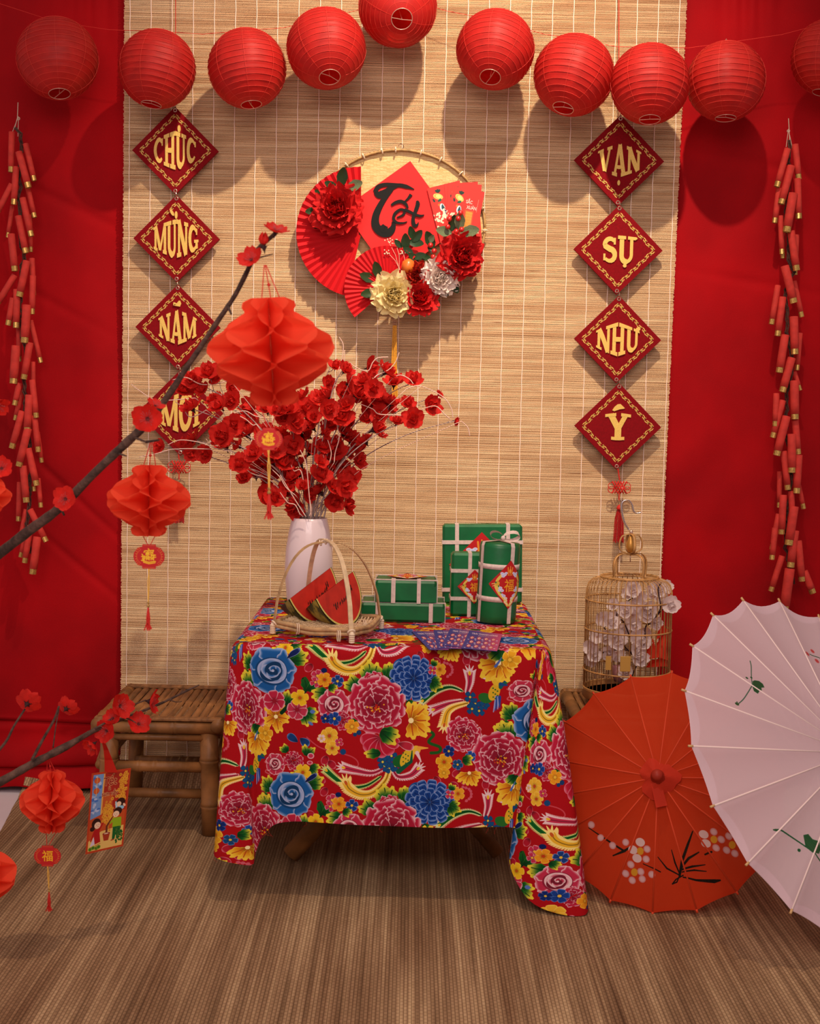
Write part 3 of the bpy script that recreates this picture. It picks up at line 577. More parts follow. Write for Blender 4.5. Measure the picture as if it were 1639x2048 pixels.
mb = MB(); mb.grid(lambda u, v: (XL+.004 + (XR-XL-.01)*u, .004, .03+2.4*v), 1, 1); part('gap_shade_sheet', mb, mat('slat_gap_shade', (96, 62, 44), .9), blind)  # added dark sheet, its colour stands in for the shade between slats
M_cordw = mat('white_blind_cord', (244, 214, 196), .9)
xa, xb = P(259.5, 200, 0).x, P(1352, 200, 0).x
for k in range(27):
    x = xa + (xb-xa)*k/26; mb = MB(); pts = []
    for i in range(120):
        z = .03 + 2.4*i/119; y = -.0022 + (-(.07-z)*.6 if z < .07 else 0); pts.append((x+.0006*math.sin(i*1.9+k), y, z))
    mb.tube(pts, .00125, 4); part('cord', mb, M_cordw, blind)
# the lower end of the blind lies forward on the floor
mb = MB(); rnd = random.Random(3)
for k in range(9):
    y = -.03 - k*.0052; mb.box(((XL+XR)/2+rnd.uniform(-.002, .002), y, .031-.0018*k), (XR-XL, .0042, .0018))
tag(part('folded_slats', mb, M_slat, blind), kind='stuff')
# seagrass mat
M_mat = mat('seagrass_weave', (150, 112, 76), .85, spec=.15); nt = M_mat.node_tree; N = nt.nodes; Lk = nt.links; b = N['Principled BSDF']; tc = N.new('ShaderNodeTexCoord')
c1 = ramp(nz(1, (75, 1.0, 1), 3), [(.28, (138, 108, 80)), (.5, (180, 146, 112)), (.72, (216, 184, 144))])
c2 = ramp(nz(1, (12, 1.2, 1), 2), [(.3, (190, 175, 165)), (.7, (255, 255, 250))])
mp = N.new('ShaderNodeMapping'); mp.inputs['Rotation'].default_value = (0, 0, PI/2); Lk.new(tc.outputs['Object'], mp.inputs[0])
bk = N.new('ShaderNodeTexBrick'); Lk.new(mp.outputs[0], bk.inputs[0]); bk.inputs['Scale'].default_value = 1; bk.inputs['Brick Width'].default_value = .014; bk.inputs['Row Height'].default_value = .0070; bk.inputs['Mortar Size'].default_value = .0013; bk.inputs['Mortar Smooth'].default_value = .9
bk.inputs['Color1'].default_value = (1, 1, 1, 1); bk.inputs['Color2'].default_value = (.82, .8, .76, 1); bk.inputs['Mortar'].default_value = (.42, .36, .32, 1)
Lk.new(mulc(mulc(c1, c2), bk.outputs[0], .75), b.inputs['Base Color'])
bp = N.new('ShaderNodeBump'); bp.inputs['Strength'].default_value = .7; bp.inputs['Distance'].default_value = .002; bp.invert = True; Lk.new(bk.outputs['Fac'], bp.inputs['Height']); Lk.new(bp.outputs[0], b.inputs['Normal'])
mat_t = thing('woven_mat', 'brown woven seagrass mat covering the floor under the table', 'mat', (0, -1.3, 0))
ml, ml2 = Pz(35, 1600, 0), Pz(0, 1668, 0)
def matf(u, v):
    y = -.05 - 2.75*v
    x0 = ml.x + (ml2.x-ml.x)*((y-ml.y)/(ml2.y-ml.y)) ; x0 = max(x0, -1.3) + .004*noise.noise(Vector((y*14, 0, 0)))
    x = x0 + (1.5-x0)*u; e = max(0, 1-(v*2.75)/.09)
    z = .005 + .0025*noise.noise(Vector((x*3, y*3, 0))) + .03*math.sin(e*1.57)*(1+.25*math.sin(x*9)) 
    return (x, y, z)
mb = MB(); mb.grid(matf, 60, 140); part('weave', mb, M_mat, mat_t, smooth=True)
mb = MB(); rnd = random.Random(8)
for k in range(420):
    q = Vector(matf(k/420*.98+.01, 0)); mb.tube([q + Vector((0, 0, .001)), q + Vector((rnd.uniform(-.003, .003), .008, -.001)), q+Vector((rnd.uniform(-.006, .006), .014, -.010-rnd.random()*.006))], [.0013, .001, .0006], 3)
tag(part('frayed_edge', mb, mat('frayed_seagrass', (150, 112, 80), .9, var=(90, .3)), mat_t), kind='stuff')
# ---------------------------------------------------------------- bamboo stool
def cane(mb, a, b, r, knots=(.33, .7), seg=14):
    a, b = Vector(a), Vector(b); pts = []; rr = []; ts = sorted(set([0, 1] + [k+d for k in knots for d in (-.03, -.008, 0, .008, .03)]))
    for t in ts:
        kn = any(abs(t-k) < .002 for k in knots); k2 = any(.002 < abs(t-k) < .012 for k in knots)
        pts.append(a+(b-a)*t); rr.append(r*(1.12 if k2 else .98 if kn else 1))
    mb.tube(pts, rr, seg)
def make_stool(x0, x1, y0, y1, ht, label):
    t = thing('bamboo_stool', label, 'stool', ((x0+x1)/2, (y0+y1)/2, 0), 'low bamboo stools')
    r = .0225; lx, ly = (x0+r+.006, x1-r-.006), (y0+r+.004, y1-r-.004)
    for sx in lx:
        for sy in ly:
            ox = -.006 if sx == lx[0] else .006
            mb = MB(); cane(mb, (sx+ox*1.2, sy, .006), (sx, sy, ht-.035), r if sy == ly[0] else r*.9, (.28, .72)); part('leg', mb, M_bamboo, t, True)
    for sy, yy in ((0, y0+.012), (1, y1-.012)):
        mb = MB(); cane(mb, (x0-.012, yy, ht-.026), (x1+.012, yy, ht-.026), .015, (.3, .62)); part('seat_rail', mb, M_bamboo, t, True)
        mb = MB(); mb.box(((x0+x1)/2, yy, ht-.005), (x1-x0+.01, .022, .008), bev=.002); part('edge_strip', mb, M_bamboo2, t)
        mb = MB(); cane(mb, (x0+.02, yy+.004, ht-.052), (x1-.02, yy+.004, ht-.052), .008, (.4,)); part('under_rail', mb, M_bamboo, t, True)
        mb = MB(); cane(mb, (lx[0], ly[sy], ht*.575), (lx[1], ly[sy], ht*.575), .0135, (.3, .46)); part('crossbar', mb, M_bamboo, t, True)
        mb = MB(); cane(mb, (lx[0], ly[sy]+.02*(1-2*sy), ht*.335), (lx[1], ly[sy]+.02*(1-2*sy), ht*.335), .012, (.5,)); part('foot_rail', mb, M_bamboo, t, True)
    for xx in (x0+.004, x1-.004):
        mb = MB(); cane(mb, (xx, y0-.006, ht-.018), (xx, y1+.006, ht-.018), .016, (.2, .55, .85)); part('side_rail', mb, M_bamboo, t, True)
        mb = MB(); cane(mb, (xx, ly[0], ht*.58), (xx, ly[1], ht*.58), .012, (.5,)); part('crossbar', mb, M_bamboo, t, True)
        mb = MB(); cane(mb, (xx, ly[0]+.01, ht*.60), (xx, (y0+y1)/2+.05, ht-.04), .011, (.5,)); part('brace', mb, M_bamboo, t, True)
    n = 13; wd = (x1-x0-.04)/n; rnd = random.Random(5)
    for k in range(n):
        x = x0+.02+wd*(k+.5); mb = MB(); prof = [(-wd*.46, 0), (-wd*.3, .0035), (0, .0048), (wd*.3, .0035), (wd*.46, 0)]
        z = ht-.012+rnd.uniform(-.001, .001); j = rnd.uniform(-.03, .03)
        vs = [(x+a+rnd.uniform(-.0006, .0006), yy, z+h + (.0022 if i == 2 else 0)) for i, yy in enumerate((y0+.022, (y0+y1)/2-.004+j, (y0+y1)/2+j, (y0+y1)/2+.004+j, y1-.022)) for a, h in prof]
        mb.add(vs, [(i*5+q, i*5+q+1, i*5+q+6, i*5+q+5) for i in range(4) for q in range(4)]); part('seat_slat', mb, M_bamboo2, t, True)
    return t
a = P(190, 1447, -.54); ST_H = .30
make_stool(P(192, 1447, -.54).x, P(438, 1450, -.54).x, -.54, -.13, ST_H, 'low bamboo stool with slatted seat, empty, left of the table')
make_stool(.442, .72, -.365, -.02, .290, 'low bamboo stool under the birdcage, mostly hidden by the umbrellas')
# ---------------------------------------------------------------- folding bamboo table
TX0, TX1, TY0, TY1, TZ = -.375, .31, -.93, -.20, .55
tb = thing('low_table', 'low bamboo table with crossed legs under the floral cloth', 'table', (-.03, -.56, 0))
mb = MB(); mb.box(((TX0+TX1)/2, (TY0+TY1)/2, TZ-.0125), (TX1-TX0-.012, TY1-TY0-.012, .019), bev=.004); part('tabletop', mb, M_bamboo2, tb)
for yy, r, fl, fr in ((-.70, .0215, -.262, .225), (-.34, .02, -.26, .235)):
    mb = MB(); cane(mb, (fl, yy, .018), (fl+.42, yy+.03, TZ-.045), r, (.45, .8)); part('leg', mb, M_bamboo, tb, True)
    mb = MB(); cane(mb, (fr, yy+.05, .016), (fr-.42, yy+.05, TZ-.045), r*.8, (.25, .6)); part('leg', mb, M_bamboo, tb, True)
for xx in (-.2, .16): mb = MB(); cane(mb, (xx, TY0+.03, TZ-.038), (xx, TY1-.03, TZ-.038), .014); part('rail', mb, M_bamboo, tb, True)
mb = MB(); cane(mb, (-.03, -.72, .275), (-.03, -.30, .275), .012); part('stretcher', mb, M_bamboo, tb, True)
# ---------------------------------------------------------------- tablecloth
IMC = make_cloth(); M_cloth = mat('floral_cotton', (200, 40, 40), .85, img=IMC, spec=.15, bump=(900, .12), var=(2.5, .08))
cloth = thing('tablecloth', 'red cotton tablecloth printed with peonies, blue roses and phoenixes, corner drooping to the floor', 'tablecloth', (-.03, -.56, TZ))
LI = np.linalg.inv(np.array([[530, 30], [103, 252]], float))
def cuv(s_, d_):
    X = 820+948*s_; Y = 1303+948*d_; X, Y = X-.021*(Y-1024), Y+.021*(X-820); q = LI @ np.array((X-460, Y-1290)); return (q[0], 1-q[1])
K = [((-.375, -.2), (-.395, -.2, .17)), ((-.375, -.8), (-.402, -.82, .15)), ((-.375, -.905), (-.408, -.93, .108)), ((-.372, -.925), (-.395, -.985, .100)), ((-.365, -.93), (-.338, -.985, .088)), ((-.362, -.93), (-.318, -.975, .088)), ((-.352, -.93), (-.318, -.945, .10)),
     ((-.33, -.93), (-.295, -.955, .150)), ((-.25, -.93), (-.235, -.962, .176)), ((0, -.93), (0, -.963, .170)), ((.2, -.93), (.2, -.963, .174)), ((.275, -.93), (.243, -.955, .170)), ((.282, -.926), (.262, -.905, .166)), ((.287, -.922), (.236, -.925, .13)), ((.290, -.922), (.232, -.962, .085)), ((.294, -.925), (.27, -1.005, .030)),
     ((.298, -.925), (.33, -1.03, .010)), ((.304, -.920), (.387, -1.025, .008)), ((.308, -.90), (.394, -.955, .03)), ((.31, -.86), (.345, -.86, .13)), ((.31, -.6), (.33, -.6, .17)), ((.31, -.2), (.33, -.2, .17))]
# resample the perimeter
cols = []
for i in range(len(K)-1):
    p0, p1, p2, p3 = (K[max(i-1, 0)], K[i], K[i+1], K[min(i+2, len(K)-1)])
    ln = max(math.dist(p1[0], p2[0]), math.dist(p1[1], p2[1])); n = max(2, int(ln/.012))
    for k in range(n):
        t = k/n; f = lambda a, b_, c_, d_: b_ + (c_-b_)*t if ln > .3 else .5*((2*b_) + (c_-a)*t + (2*a-5*b_+4*c_-d_)*t*t + (3*b_-3*c_+d_-a)*t**3)
        cols.append((tuple(p1[0][q]+(p2[0][q]-p1[0][q])*t for q in (0, 1)), tuple(f(p0[1][q], p1[1][q], p2[1][q], p3[1][q]) for q in (0, 1, 2))))
cols.append(K[-1]); SS = [0]
for i in range(1, len(cols)): SS.append(SS[-1] + (math.dist(cols[i][0], cols[i-1][0])*.45 + math.dist(cols[i][1], cols[i-1][1])*.55))
i0 = min(range(len(cols)), key=lambda i: abs(cols[i][0][0]) + abs(cols[i][0][1]+.93)); s0 = SS[i0]; NV = 44
mb = MB(); vs = []; uv = []
for (tp, hm), s_ in zip(cols, SS):
    s_ = s_-s0; tx, ty = tp; hx, hy, hz = hm; top = Vector((tx, ty, TZ+.004))
    cx = min(max(tx, TX0+.02), TX1-.02); cy = min(max(ty, TY0+.02), TY1-.02)
    for j in range(NV+1):
        v = j/NV
        if j < 5:
            a = j/4*PI/2; o_ = Vector((tx-cx, ty-cy)); o_ = o_.normalized() if o_.length > 1e-6 else Vector((0, -1)); q = Vector((tx, ty)) - o_*.014 + o_*.020*math.sin(a); vs.append((q.x, q.y, TZ+.004-.020*(1-math.cos(a)))); d_ = .02*a*.8
        else:
            w_ = (j-4)/(NV-4); o_ = Vector((tx-cx, ty-cy)); o_ = o_.normalized() if o_.length > 1e-6 else Vector((0, -1)); bx, by = tx+o_.x*.006, ty+o_.y*.006; k = w_**.85
            fold = .0035*math.sin(s_*26+w_*2)*w_*(abs(ty+.93) < .01)
            vs.append((bx+(hx-bx)*k, by+(hy-by)*k + fold, TZ-.016+(hz-TZ+.016)*w_)); d_ = .025 + math.hypot(TZ-.016-hz, hy-by, hx-bx)*w_
        uv.append(cuv(s_, d_))
nc = len(cols); mb.add(vs, [(i*(NV+1)+j, (i+1)*(NV+1)+j, (i+1)*(NV+1)+j+1, i*(NV+1)+j+1) for i in range(nc-1) for j in range(NV)], 0, uv)
def topf(u, v):
    x = TX0+.012+(TX1-TX0-.024)*u; y = TY0+.012+(TY1-TY0-.024)*v; return (x, y, TZ+.0042 + .0012*noise.noise(Vector((x*9, y*9, 0))))
mb.grid(topf, 50, 50, uvf=lambda u, v: cuv(TX0+.012+(TX1-TX0-.024)*u, -(TY1-TY0-.024)*v-.005))
o = part('cloth', mb, M_cloth, cloth, smooth=True)
mb = MB(); rnd = random.Random(4)
for k in range(26):
    i = rnd.randrange(3, len(cols)-6); q = Vector(cols[i][1]); mb.tube([q, q+Vector((rnd.uniform(-.006, .006), -.001, -.006)), q+Vector((rnd.uniform(-.012, .012), -.002, -.007-rnd.random()*.01))], .0002, 3) if q.z > .03 else None
tag(part('loose_threads', mb, M_redcord, cloth), kind='stuff')
# ---------------------------------------------------------------- round lanterns on a line
M_lant = mat('red_lantern_cloth', (210, 38, 32), .55, var=(3, .12), trans=.42, spec=.35); M_lant2 = mat('lantern_wire_cover', (214, 56, 44), .6); M_wire = mat('thin_wire', (214, 170, 150), .35, metal=.6)
def make_lantern():
    t = thing('round_lantern', '', 'lantern', (0, 0, 0), 'round red cloth lanterns strung across the top')
    nr = 17; prof = []; h0 = .965
    for i in range(nr):
        z0 = h0*math.sin(-PI/2*.98*1+PI*.98*i/nr) ; 
    a0 = -math.acos(.26); zs = [math.sin(a0 + (-2*a0)*i/nr) for i in range(nr+1)]
    for i in range(nr):
        for k in (0, .33, .67):
            z = zs[i]+(zs[i+1]-zs[i])*k; r = math.sqrt(max(1-z*z, .01)); r *= 1-.018*(k > 0)
            prof.append((r, z))
    prof.append((.26, zs[-1]))
    mb = MB(); seg = 48; vs = []
    for (r, z) in prof:
        for k in range(seg):
            a = 2*PI*k/seg; g = 1-.012*abs(math.cos(a*4)); vs.append((r*g*math.cos(a), r*g*math.sin(a), z))
    n = len(prof); mb.add(vs, [(i*seg+k, i*seg+(k+1) % seg, (i+1)*seg+(k+1) % seg, (i+1)*seg+k) for i in range(n-1) for k in range(seg)]); part('cloth_shade', mb, M_lant, t, smooth=True)
    mb = MB()
    for z in zs[1:-1]: mb.ring((0, 0, z), math.sqrt(1-z*z)*1.001, .0046, 48, 4)
    part('wire_rib', mb, M_lant2, t, smooth=True)
    mb = MB()
    for k in range(8):
        a = 2*PI*k/8+.2; pts = [(math.cos(a)*math.cos(q)*1.004, math.sin(a)*math.cos(q)*1.004, math.sin(q)) for q in [a0*.98 + (-2*a0*.98)*i/20 for i in range(21)]]; mb.tube(pts, .0035, 4)
    part('seam', mb, M_lant2, t)
    for z in (zs[0], zs[-1]):
        mb = MB(); mb.ring((0, 0, z), .262, .009, 32, 6); part('rim_ring', mb, M_wire, t, smooth=True)
    mb = MB(); mb.tube([(.26, 0, zs[0]), (0, .02, zs[0]+.02), (-.26, 0, zs[0])], .009, 5); mb.tube([(.26, 0, zs[-1]), (.05, 0, zs[-1]+.06), (0, 0, zs[-1]+.16), (-.05, 0, zs[-1]+.06), (-.26, 0, zs[-1])], .009, 5); mb.tube([(0, .0, zs[0]+.02), (0.02, 0, zs[-1]+.06)], .009, 5)
    part('wire_hanger', mb, M_wire, t)
    return t
LN = [(115, 117, 78, 114, 184, .15, 'leftmost round red lantern, before the left curtain'), (314, 138, 75, 298, 210, .15, 'round red lantern touching the top of the left plaque column'), (494, 137, 76, 500, 206, .15, 'third round red lantern from the left, over the blind'), (652, 97, 77, 658, 151, .15, 'fourth round red lantern from the left, open end turned to the viewer'),
      (795, 14, 76, 803, 36, .15, 'highest round red lantern, cut off by the top of the picture'), (990, 99, 76, 981, 151, .15, 'bright round red lantern right of the highest one, over its long shadow'), (1147, 150, 78, 1128, 213, .15, 'round red lantern between the bright one and the right plaque column'), (1299, 168, 77, 1302, 236, .15, 'round red lantern over the right edge of the right plaque column'),
      (1451, 163, 76, 1455, 236, .15, 'round red lantern hanging before the right curtain'), (1658, 115, 73, 1650, 183, .15, 'rightmost round red lantern, cut off by the right edge of the picture')]
L0 = make_lantern(); tops = []
for i, (cx, cy, r, hx, hy, yy, lb) in enumerate(LN):
    yy += (0, 0, 0, .02, .0, 0, -.0, .035, 0, 0)[i]; o = L0 if i == 0 else copy_tree(L0); p = P(cx, cy, -yy); o.location = p; R_ = r*mpp(-yy)*1.01
    v = (CO-p).normalized(); rt = CR @ Vector((1, 0, 0)); up = v.cross(rt).normalized(); rt = up.cross(v).normalized()
    dx, dy = (hx-cx)/r, (hy-cy)/r; m_ = math.hypot(dx, dy); 
    if m_ > .93: dx, dy = dx/m_*.93, dy/m_*.93
    ax = -(rt*dx - up*dy + v*math.sqrt(max(0, 1-dx*dx-dy*dy)))      # hole axis points down, so local +z is its opposite
    q = ax.to_track_quat('Z', 'Y').to_matrix() @ Matrix.Rotation(random.uniform(0, 6), 3, 'Z')
    o.rotation_euler = q.to_euler(); o.scale = (R_,)*3; o['label'] = lb; tops.append(p + ax*R_*1.02)
mb = MB(); pts = [P(-60, -12, -.22)]
for k in range(len(tops)):
    a = pts[-1]; b = tops[k]; m = (a+b)/2 - Vector((0, 0, .008)); pts += [a*.5+m*.5, m, b] if k else [b]
mb.tube(pts, .0007, 4); tag(link_mesh('hanging_line', mb, M_redcord), 'thin red line carrying the row of round lanterns', 'string')
# ---------------------------------------------------------------- velvet plaques with gold words
M_pv = mat('plaque_velvet', (130, 4, 14), .85, var=(200, .12), sheen=.1, spec=.15); M_pg = mat('gold_glitter', (240, 194, 96), .55, var=(900, .2)); M_eye = mat('metal_eyelet', (205, 170, 150), .3, metal=.8)
def strip(pts, w, n=1):
    """flat ribbon in x,z: returns quads"""
    q = []; ws = w if isinstance(w, (list, tuple)) else [w]*len(pts); P_ = [Vector(p) for p in pts]
    L_ = []
    for i, p in enumerate(P_):
        t = (P_[min(i+1, len(P_)-1)] - P_[max(i-1, 0)]).normalized(); nn = Vector((-t.y, t.x)); L_.append((p+nn*ws[i]/2, p-nn*ws[i]/2))
    for i in range(len(L_)-1):
        m = max(1, int((P_[i+1]-P_[i]).length/.14)) 
        for k in range(m):
            f = lambda s, t: L_[i][s]*(1-t) + L_[i+1][s]*t
            q.append([f(0, k/m), f(1, k/m), f(1, (k+1)/m), f(0, (k+1)/m)])
    return q
def arc_(cx, cy, rx, ry, a0, a1, n=14): return [(cx+rx*math.cos(math.radians(a0+(a1-a0)*i/n)), cy+ry*math.sin(math.radians(a0+(a1-a0)*i/n))) for i in range(n+1)]
S_ = .2
def serif(x, y, w=.2): return strip([(x-w, y), (x+w, y)], .12)
GL = {
 'H': (.86, lambda: strip([(.2, 0), (.2, 1)], S_) + strip([(.66, 0), (.66, 1)], S_) + strip([(.2, .5), (.66, .5)], .14) + serif(.2, .06) + serif(.2, .94) + serif(.66, .06) + serif(.66, .94)),
 'N': (.84, lambda: strip([(.15, 0), (.15, 1)], .15) + strip([(.7, 0), (.7, 1)], .15) + strip([(.14, .98), (.68, .02)], .24) + serif(.16, .06, .16) + serif(.1, .94, .12) + serif(.7, .94, .15)),
 'M': (1.0, lambda: strip([(.14, 0), (.14, 1)], .15) + strip([(.86, 0), (.86, 1)], .19) + strip([(.16, .98), (.5, .08)], .2) + strip([(.84, .98), (.5, .08)], .12) + serif(.15, .06, .15) + serif(.85, .06, .15) + serif(.1, .94, .12) + serif(.9, .94, .12)),
 'U': (.8, lambda: strip([(.18, .94), (.18, .3)] + arc_(.4, .3, .22, .24, 180, 270, 6)[1:] + arc_(.4, .3, .22, .24, 270, 360, 6)[1:] + [(.62, .94)], [S_, S_] + [S_]*6 + [.14]*6 + [.14]) + serif(.18, .94, .18) + serif(.62, .94, .17)),
 'A': (.88, lambda: strip([(.16, .02), (.42, .98)], .13) + strip([(.72, .02), (.44, .98)], .22) + strip([(.24, .3), (.62, .3)], .11) + serif(.16, .06, .15) + serif(.72, .06, .17)),
 'V': (.86, lambda: strip([(.18, .96), (.42, .04)], .22) + strip([(.7, .96), (.46, .04)], .12) + serif(.16, .94, .17) + serif(.7, .94, .15)),
 'C': (.78, lambda: strip(arc_(.42, .5, .28, .42, 42, 318, 18), [.12, .13, .15, .18] + [.21]*11 + [.18, .15, .12, .10]) + strip([(.66, .66), (.66, .92)], .09)),
 'G': (.84, lambda: strip(arc_(.42, .5, .28, .42, 42, 310, 18), [.12, .13, .15, .18] + [.21]*11 + [.18, .16, .14, .13]) + strip([(.66, .08), (.66, .42)], .17) + serif(.64, .40, .16) + strip([(.66, .66), (.66, .92)], .09)),
 'S': (.74, lambda: strip(arc_(.38, .7, .22, .2, 30, 200, 9) + arc_(.38, .3, .24, .22, 130, -140, 12)[2:], [.13, .14, .15, .17, .18, .19, .19, .2, .2, .21] + [.22]*4 + [.2, .19, .18, .16, .14, .13, .12]) + strip([(.6, .68), (.6, .92)], .09) + strip([(.15, .08), (.15, .34)], .09)),
 'O': (.8, lambda: strip(arc_(.4, .5, .27, .42, 0, 360, 24), .19)),
 'I': (.4, lambda: strip([(.2, 0), (.2, 1)], .2) + serif(.2, .06, .18) + serif(.2, .94, .18)),
 'Y': (.96, lambda: strip([(.2, .96), (.48, .42)], .22) + strip([(.76, .96), (.5, .42)], .17) + strip([(.48, .5), (.48, .0)], .24) + serif(.2, .94, .2) + serif(.76, .94, .18) + serif(.48, .05, .24)),
}
blob = lambda x, y, rx, ry, a=0: [[Vector((x+rx*math.cos(t)*math.cos(a)-ry*math.sin(t)*math.sin(a), y+rx*math.cos(t)*math.sin(a)+ry*math.sin(t)*math.cos(a))) for t in [2*PI*k/12 for k in range(12)]]]
ACC = {'CH\u00daC': lambda: blob(.095, 1.10, .035, .19, -.0), 'M\u1eeaNG': lambda: blob(-.09, 1.32, .035, .17, .2) + blob(.0, 1.2, .03, .2, .0), 'N\u0102M': lambda: strip([(-.09, 1.42), (-.05, 1.28), (.0, 1.25), (.04, 1.36), (.055, 1.52)], [.04, .14, .2, .12, .03]), 'M\u1edaI': lambda: blob(.06, 1.18, .035, .17) + blob(.24, .82, .05, .12),
       'V\u1ea0N': lambda: blob(.0, -1.32, .032, .16), 'S\u1ef0': lambda: blob(.2, -1.12, .055, .13) + blob(.48, .80, .07, .10), 'NH\u01af': lambda: blob(.46, .62, .05, .11), '\u00dd': lambda: strip([(-.2, 1.14), (-.06, 1.34), (.08, 1.46), (.15, 1.5)], [.1, .26, .40, .34])}
WD = {'CH\u00daC': ('CHUC', .50, .22, .48), 'M\u1eeaNG': ('MUNG', .52, .26, .48), 'N\u0102M': ('NAM', .44, .22, .44), 'M\u1edaI': ('MOI', .46, .26, .50), 'V\u1ea0N': ('VAN', .47, .20, .40), 'S\u1ef0': ('SU', .38, .30, .34), 'NH\u01af': ('NHU', .49, .20, .42), '\u00dd': ('Y', .30, .30, .34)}
def word_quads(wd):
    st, W_, he, hc = WD[wd]; ws = [GL[c][0] for c in st]; tot = sum(ws); x = 0; Q = []
    for c, w_ in zip(st, ws):
        for q in GL[c][1]():
            o_ = []
            for p in q:
                X = ((x+p.x)/tot-.5); k = 1-abs(X)*2; hh = he + (hc-he)*max(0, k)**.8
                o_.append((X*W_, (p.y-.5)*hh))
            Q.append(o_)
        x += w_
    for q in ACC[wd](): Q.append([(p.x*W_, p.y*hc*.5*1.0) for p in q])
    return Q
def scroll_unit(flip):
    pts = [(.05+.0, -.32*flip)] ; 
    for i in range(15): a = -2.2+i*.42; r = .36-.021*i; pts.append((.5+r*math.cos(a)*1.0, (r*math.sin(a))*flip))
    w1 = [.09] + [.17-.004*i for i in range(15)]
    q = strip(pts, w1) + strip([(.78, .30*flip), (.95, .12*flip), (1.0, -.2*flip), (1.12, -.34*flip)], [.08, .16, .16, .07]) + strip([(.86, -.38*flip), (.98, -.1*flip), (1.06, .28*flip)], [.07, .16, .07])
    return q
def make_plaque(word, c, R_, tilt, last):
    t = thing('velvet_plaque', 'dark red velvet diamond plaque with gold word %s%s' % (word, last), 'plaque', c, 'gold lettered velvet plaques hanging in two columns', (0, tilt, 0))
    a = 1.0; th = .006/R_
    mb = MB(); mb.M = Matrix.Scale(R_, 4); mb.prism([(0, a), (-a, 0), (0, -a), (a, 0)], -th, th); part('board', mb, M_pv, t, world=False)
    mb = MB(); mb.M = Matrix.Scale(R_, 4); s_ = .80; n = 9
    for k in range(4):
        A = Vector((math.cos(PI/2*k+PI/2), math.sin(PI/2*k+PI/2)))*s_; B = Vector((math.cos(PI/2*k), math.sin(PI/2*k)))*s_; d = (B-A)/n; L_ = d.length; dn = d.normalized(); nn = Vector((-dn.y, dn.x))
        for i in range(n):
            for q in scroll_unit(1 if i % 2 else -1):
                vv = [A + d*i + dn*p.x*L_*.9 + nn*p.y*L_*.9*.95 for p in q]; mb.add([(p.x, -th-.006, p.y) for p in vv], [tuple(range(len(vv)))])
    part('gold_border', mb, M_pg, t, world=False)
    mb = MB(); mb.M = Matrix.Scale(R_, 4)
    for qi, q in enumerate(word_quads(word)):
        n_ = len(q); f = [(x*2.02, -th-.018-.00035*qi, z*1.86) for x, z in q]; b_ = [(x*2.02, -th, z*1.86) for x, z in q]; mb.add(f+b_, [tuple(range(n_))] + [(i, n_+i, n_+(i+1) % n_, (i+1) % n_) for i in range(n_)])
    part('gold_word', mb, M_pg, t, world=False)
    for z in (.92, -.92): mb = MB(); mb.M = Matrix.Scale(R_, 4); mb.ring((0, -th-.004, z), .035, .012, 14, 5, (0, 1, 0)); part('eyelet', mb, M_eye, t, world=False)
    mb = MB(); mb.M = Matrix.Scale(R_, 4); mb.ring((0, -th, 1.02), .05, .008, 12, 4, (1, 0, 0), rx=1.0); part('link', mb, M_eye, t, world=False)
    return t
Yp = -.032
cols_ = {0: [('CH\u00daC', 351, 302, 83.5, ', topmost of the left column'), ('M\u1eeaNG', 353.5, 478, 84, ', second of the left column'), ('N\u0102M', 356, 655, 83, ', third of the left column'), ('M\u1edaI', 361, 826, 84, ' behind blossoms, lowest left')],
         1: [('V\u1ea0N', 1237, 322, 87, ', topmost of the right column'), ('S\u1ef0', 1235, 500, 86.5, ', second of the right column'), ('NH\u01af', 1234, 679, 85, ', third of the right column'), ('\u00dd', 1234.5, 853, 85, ', lowest of the right column')]}
M_tass = mat('red_tassel_silk', (190, 26, 22), .6, var=(400, .3), sheen=.3)
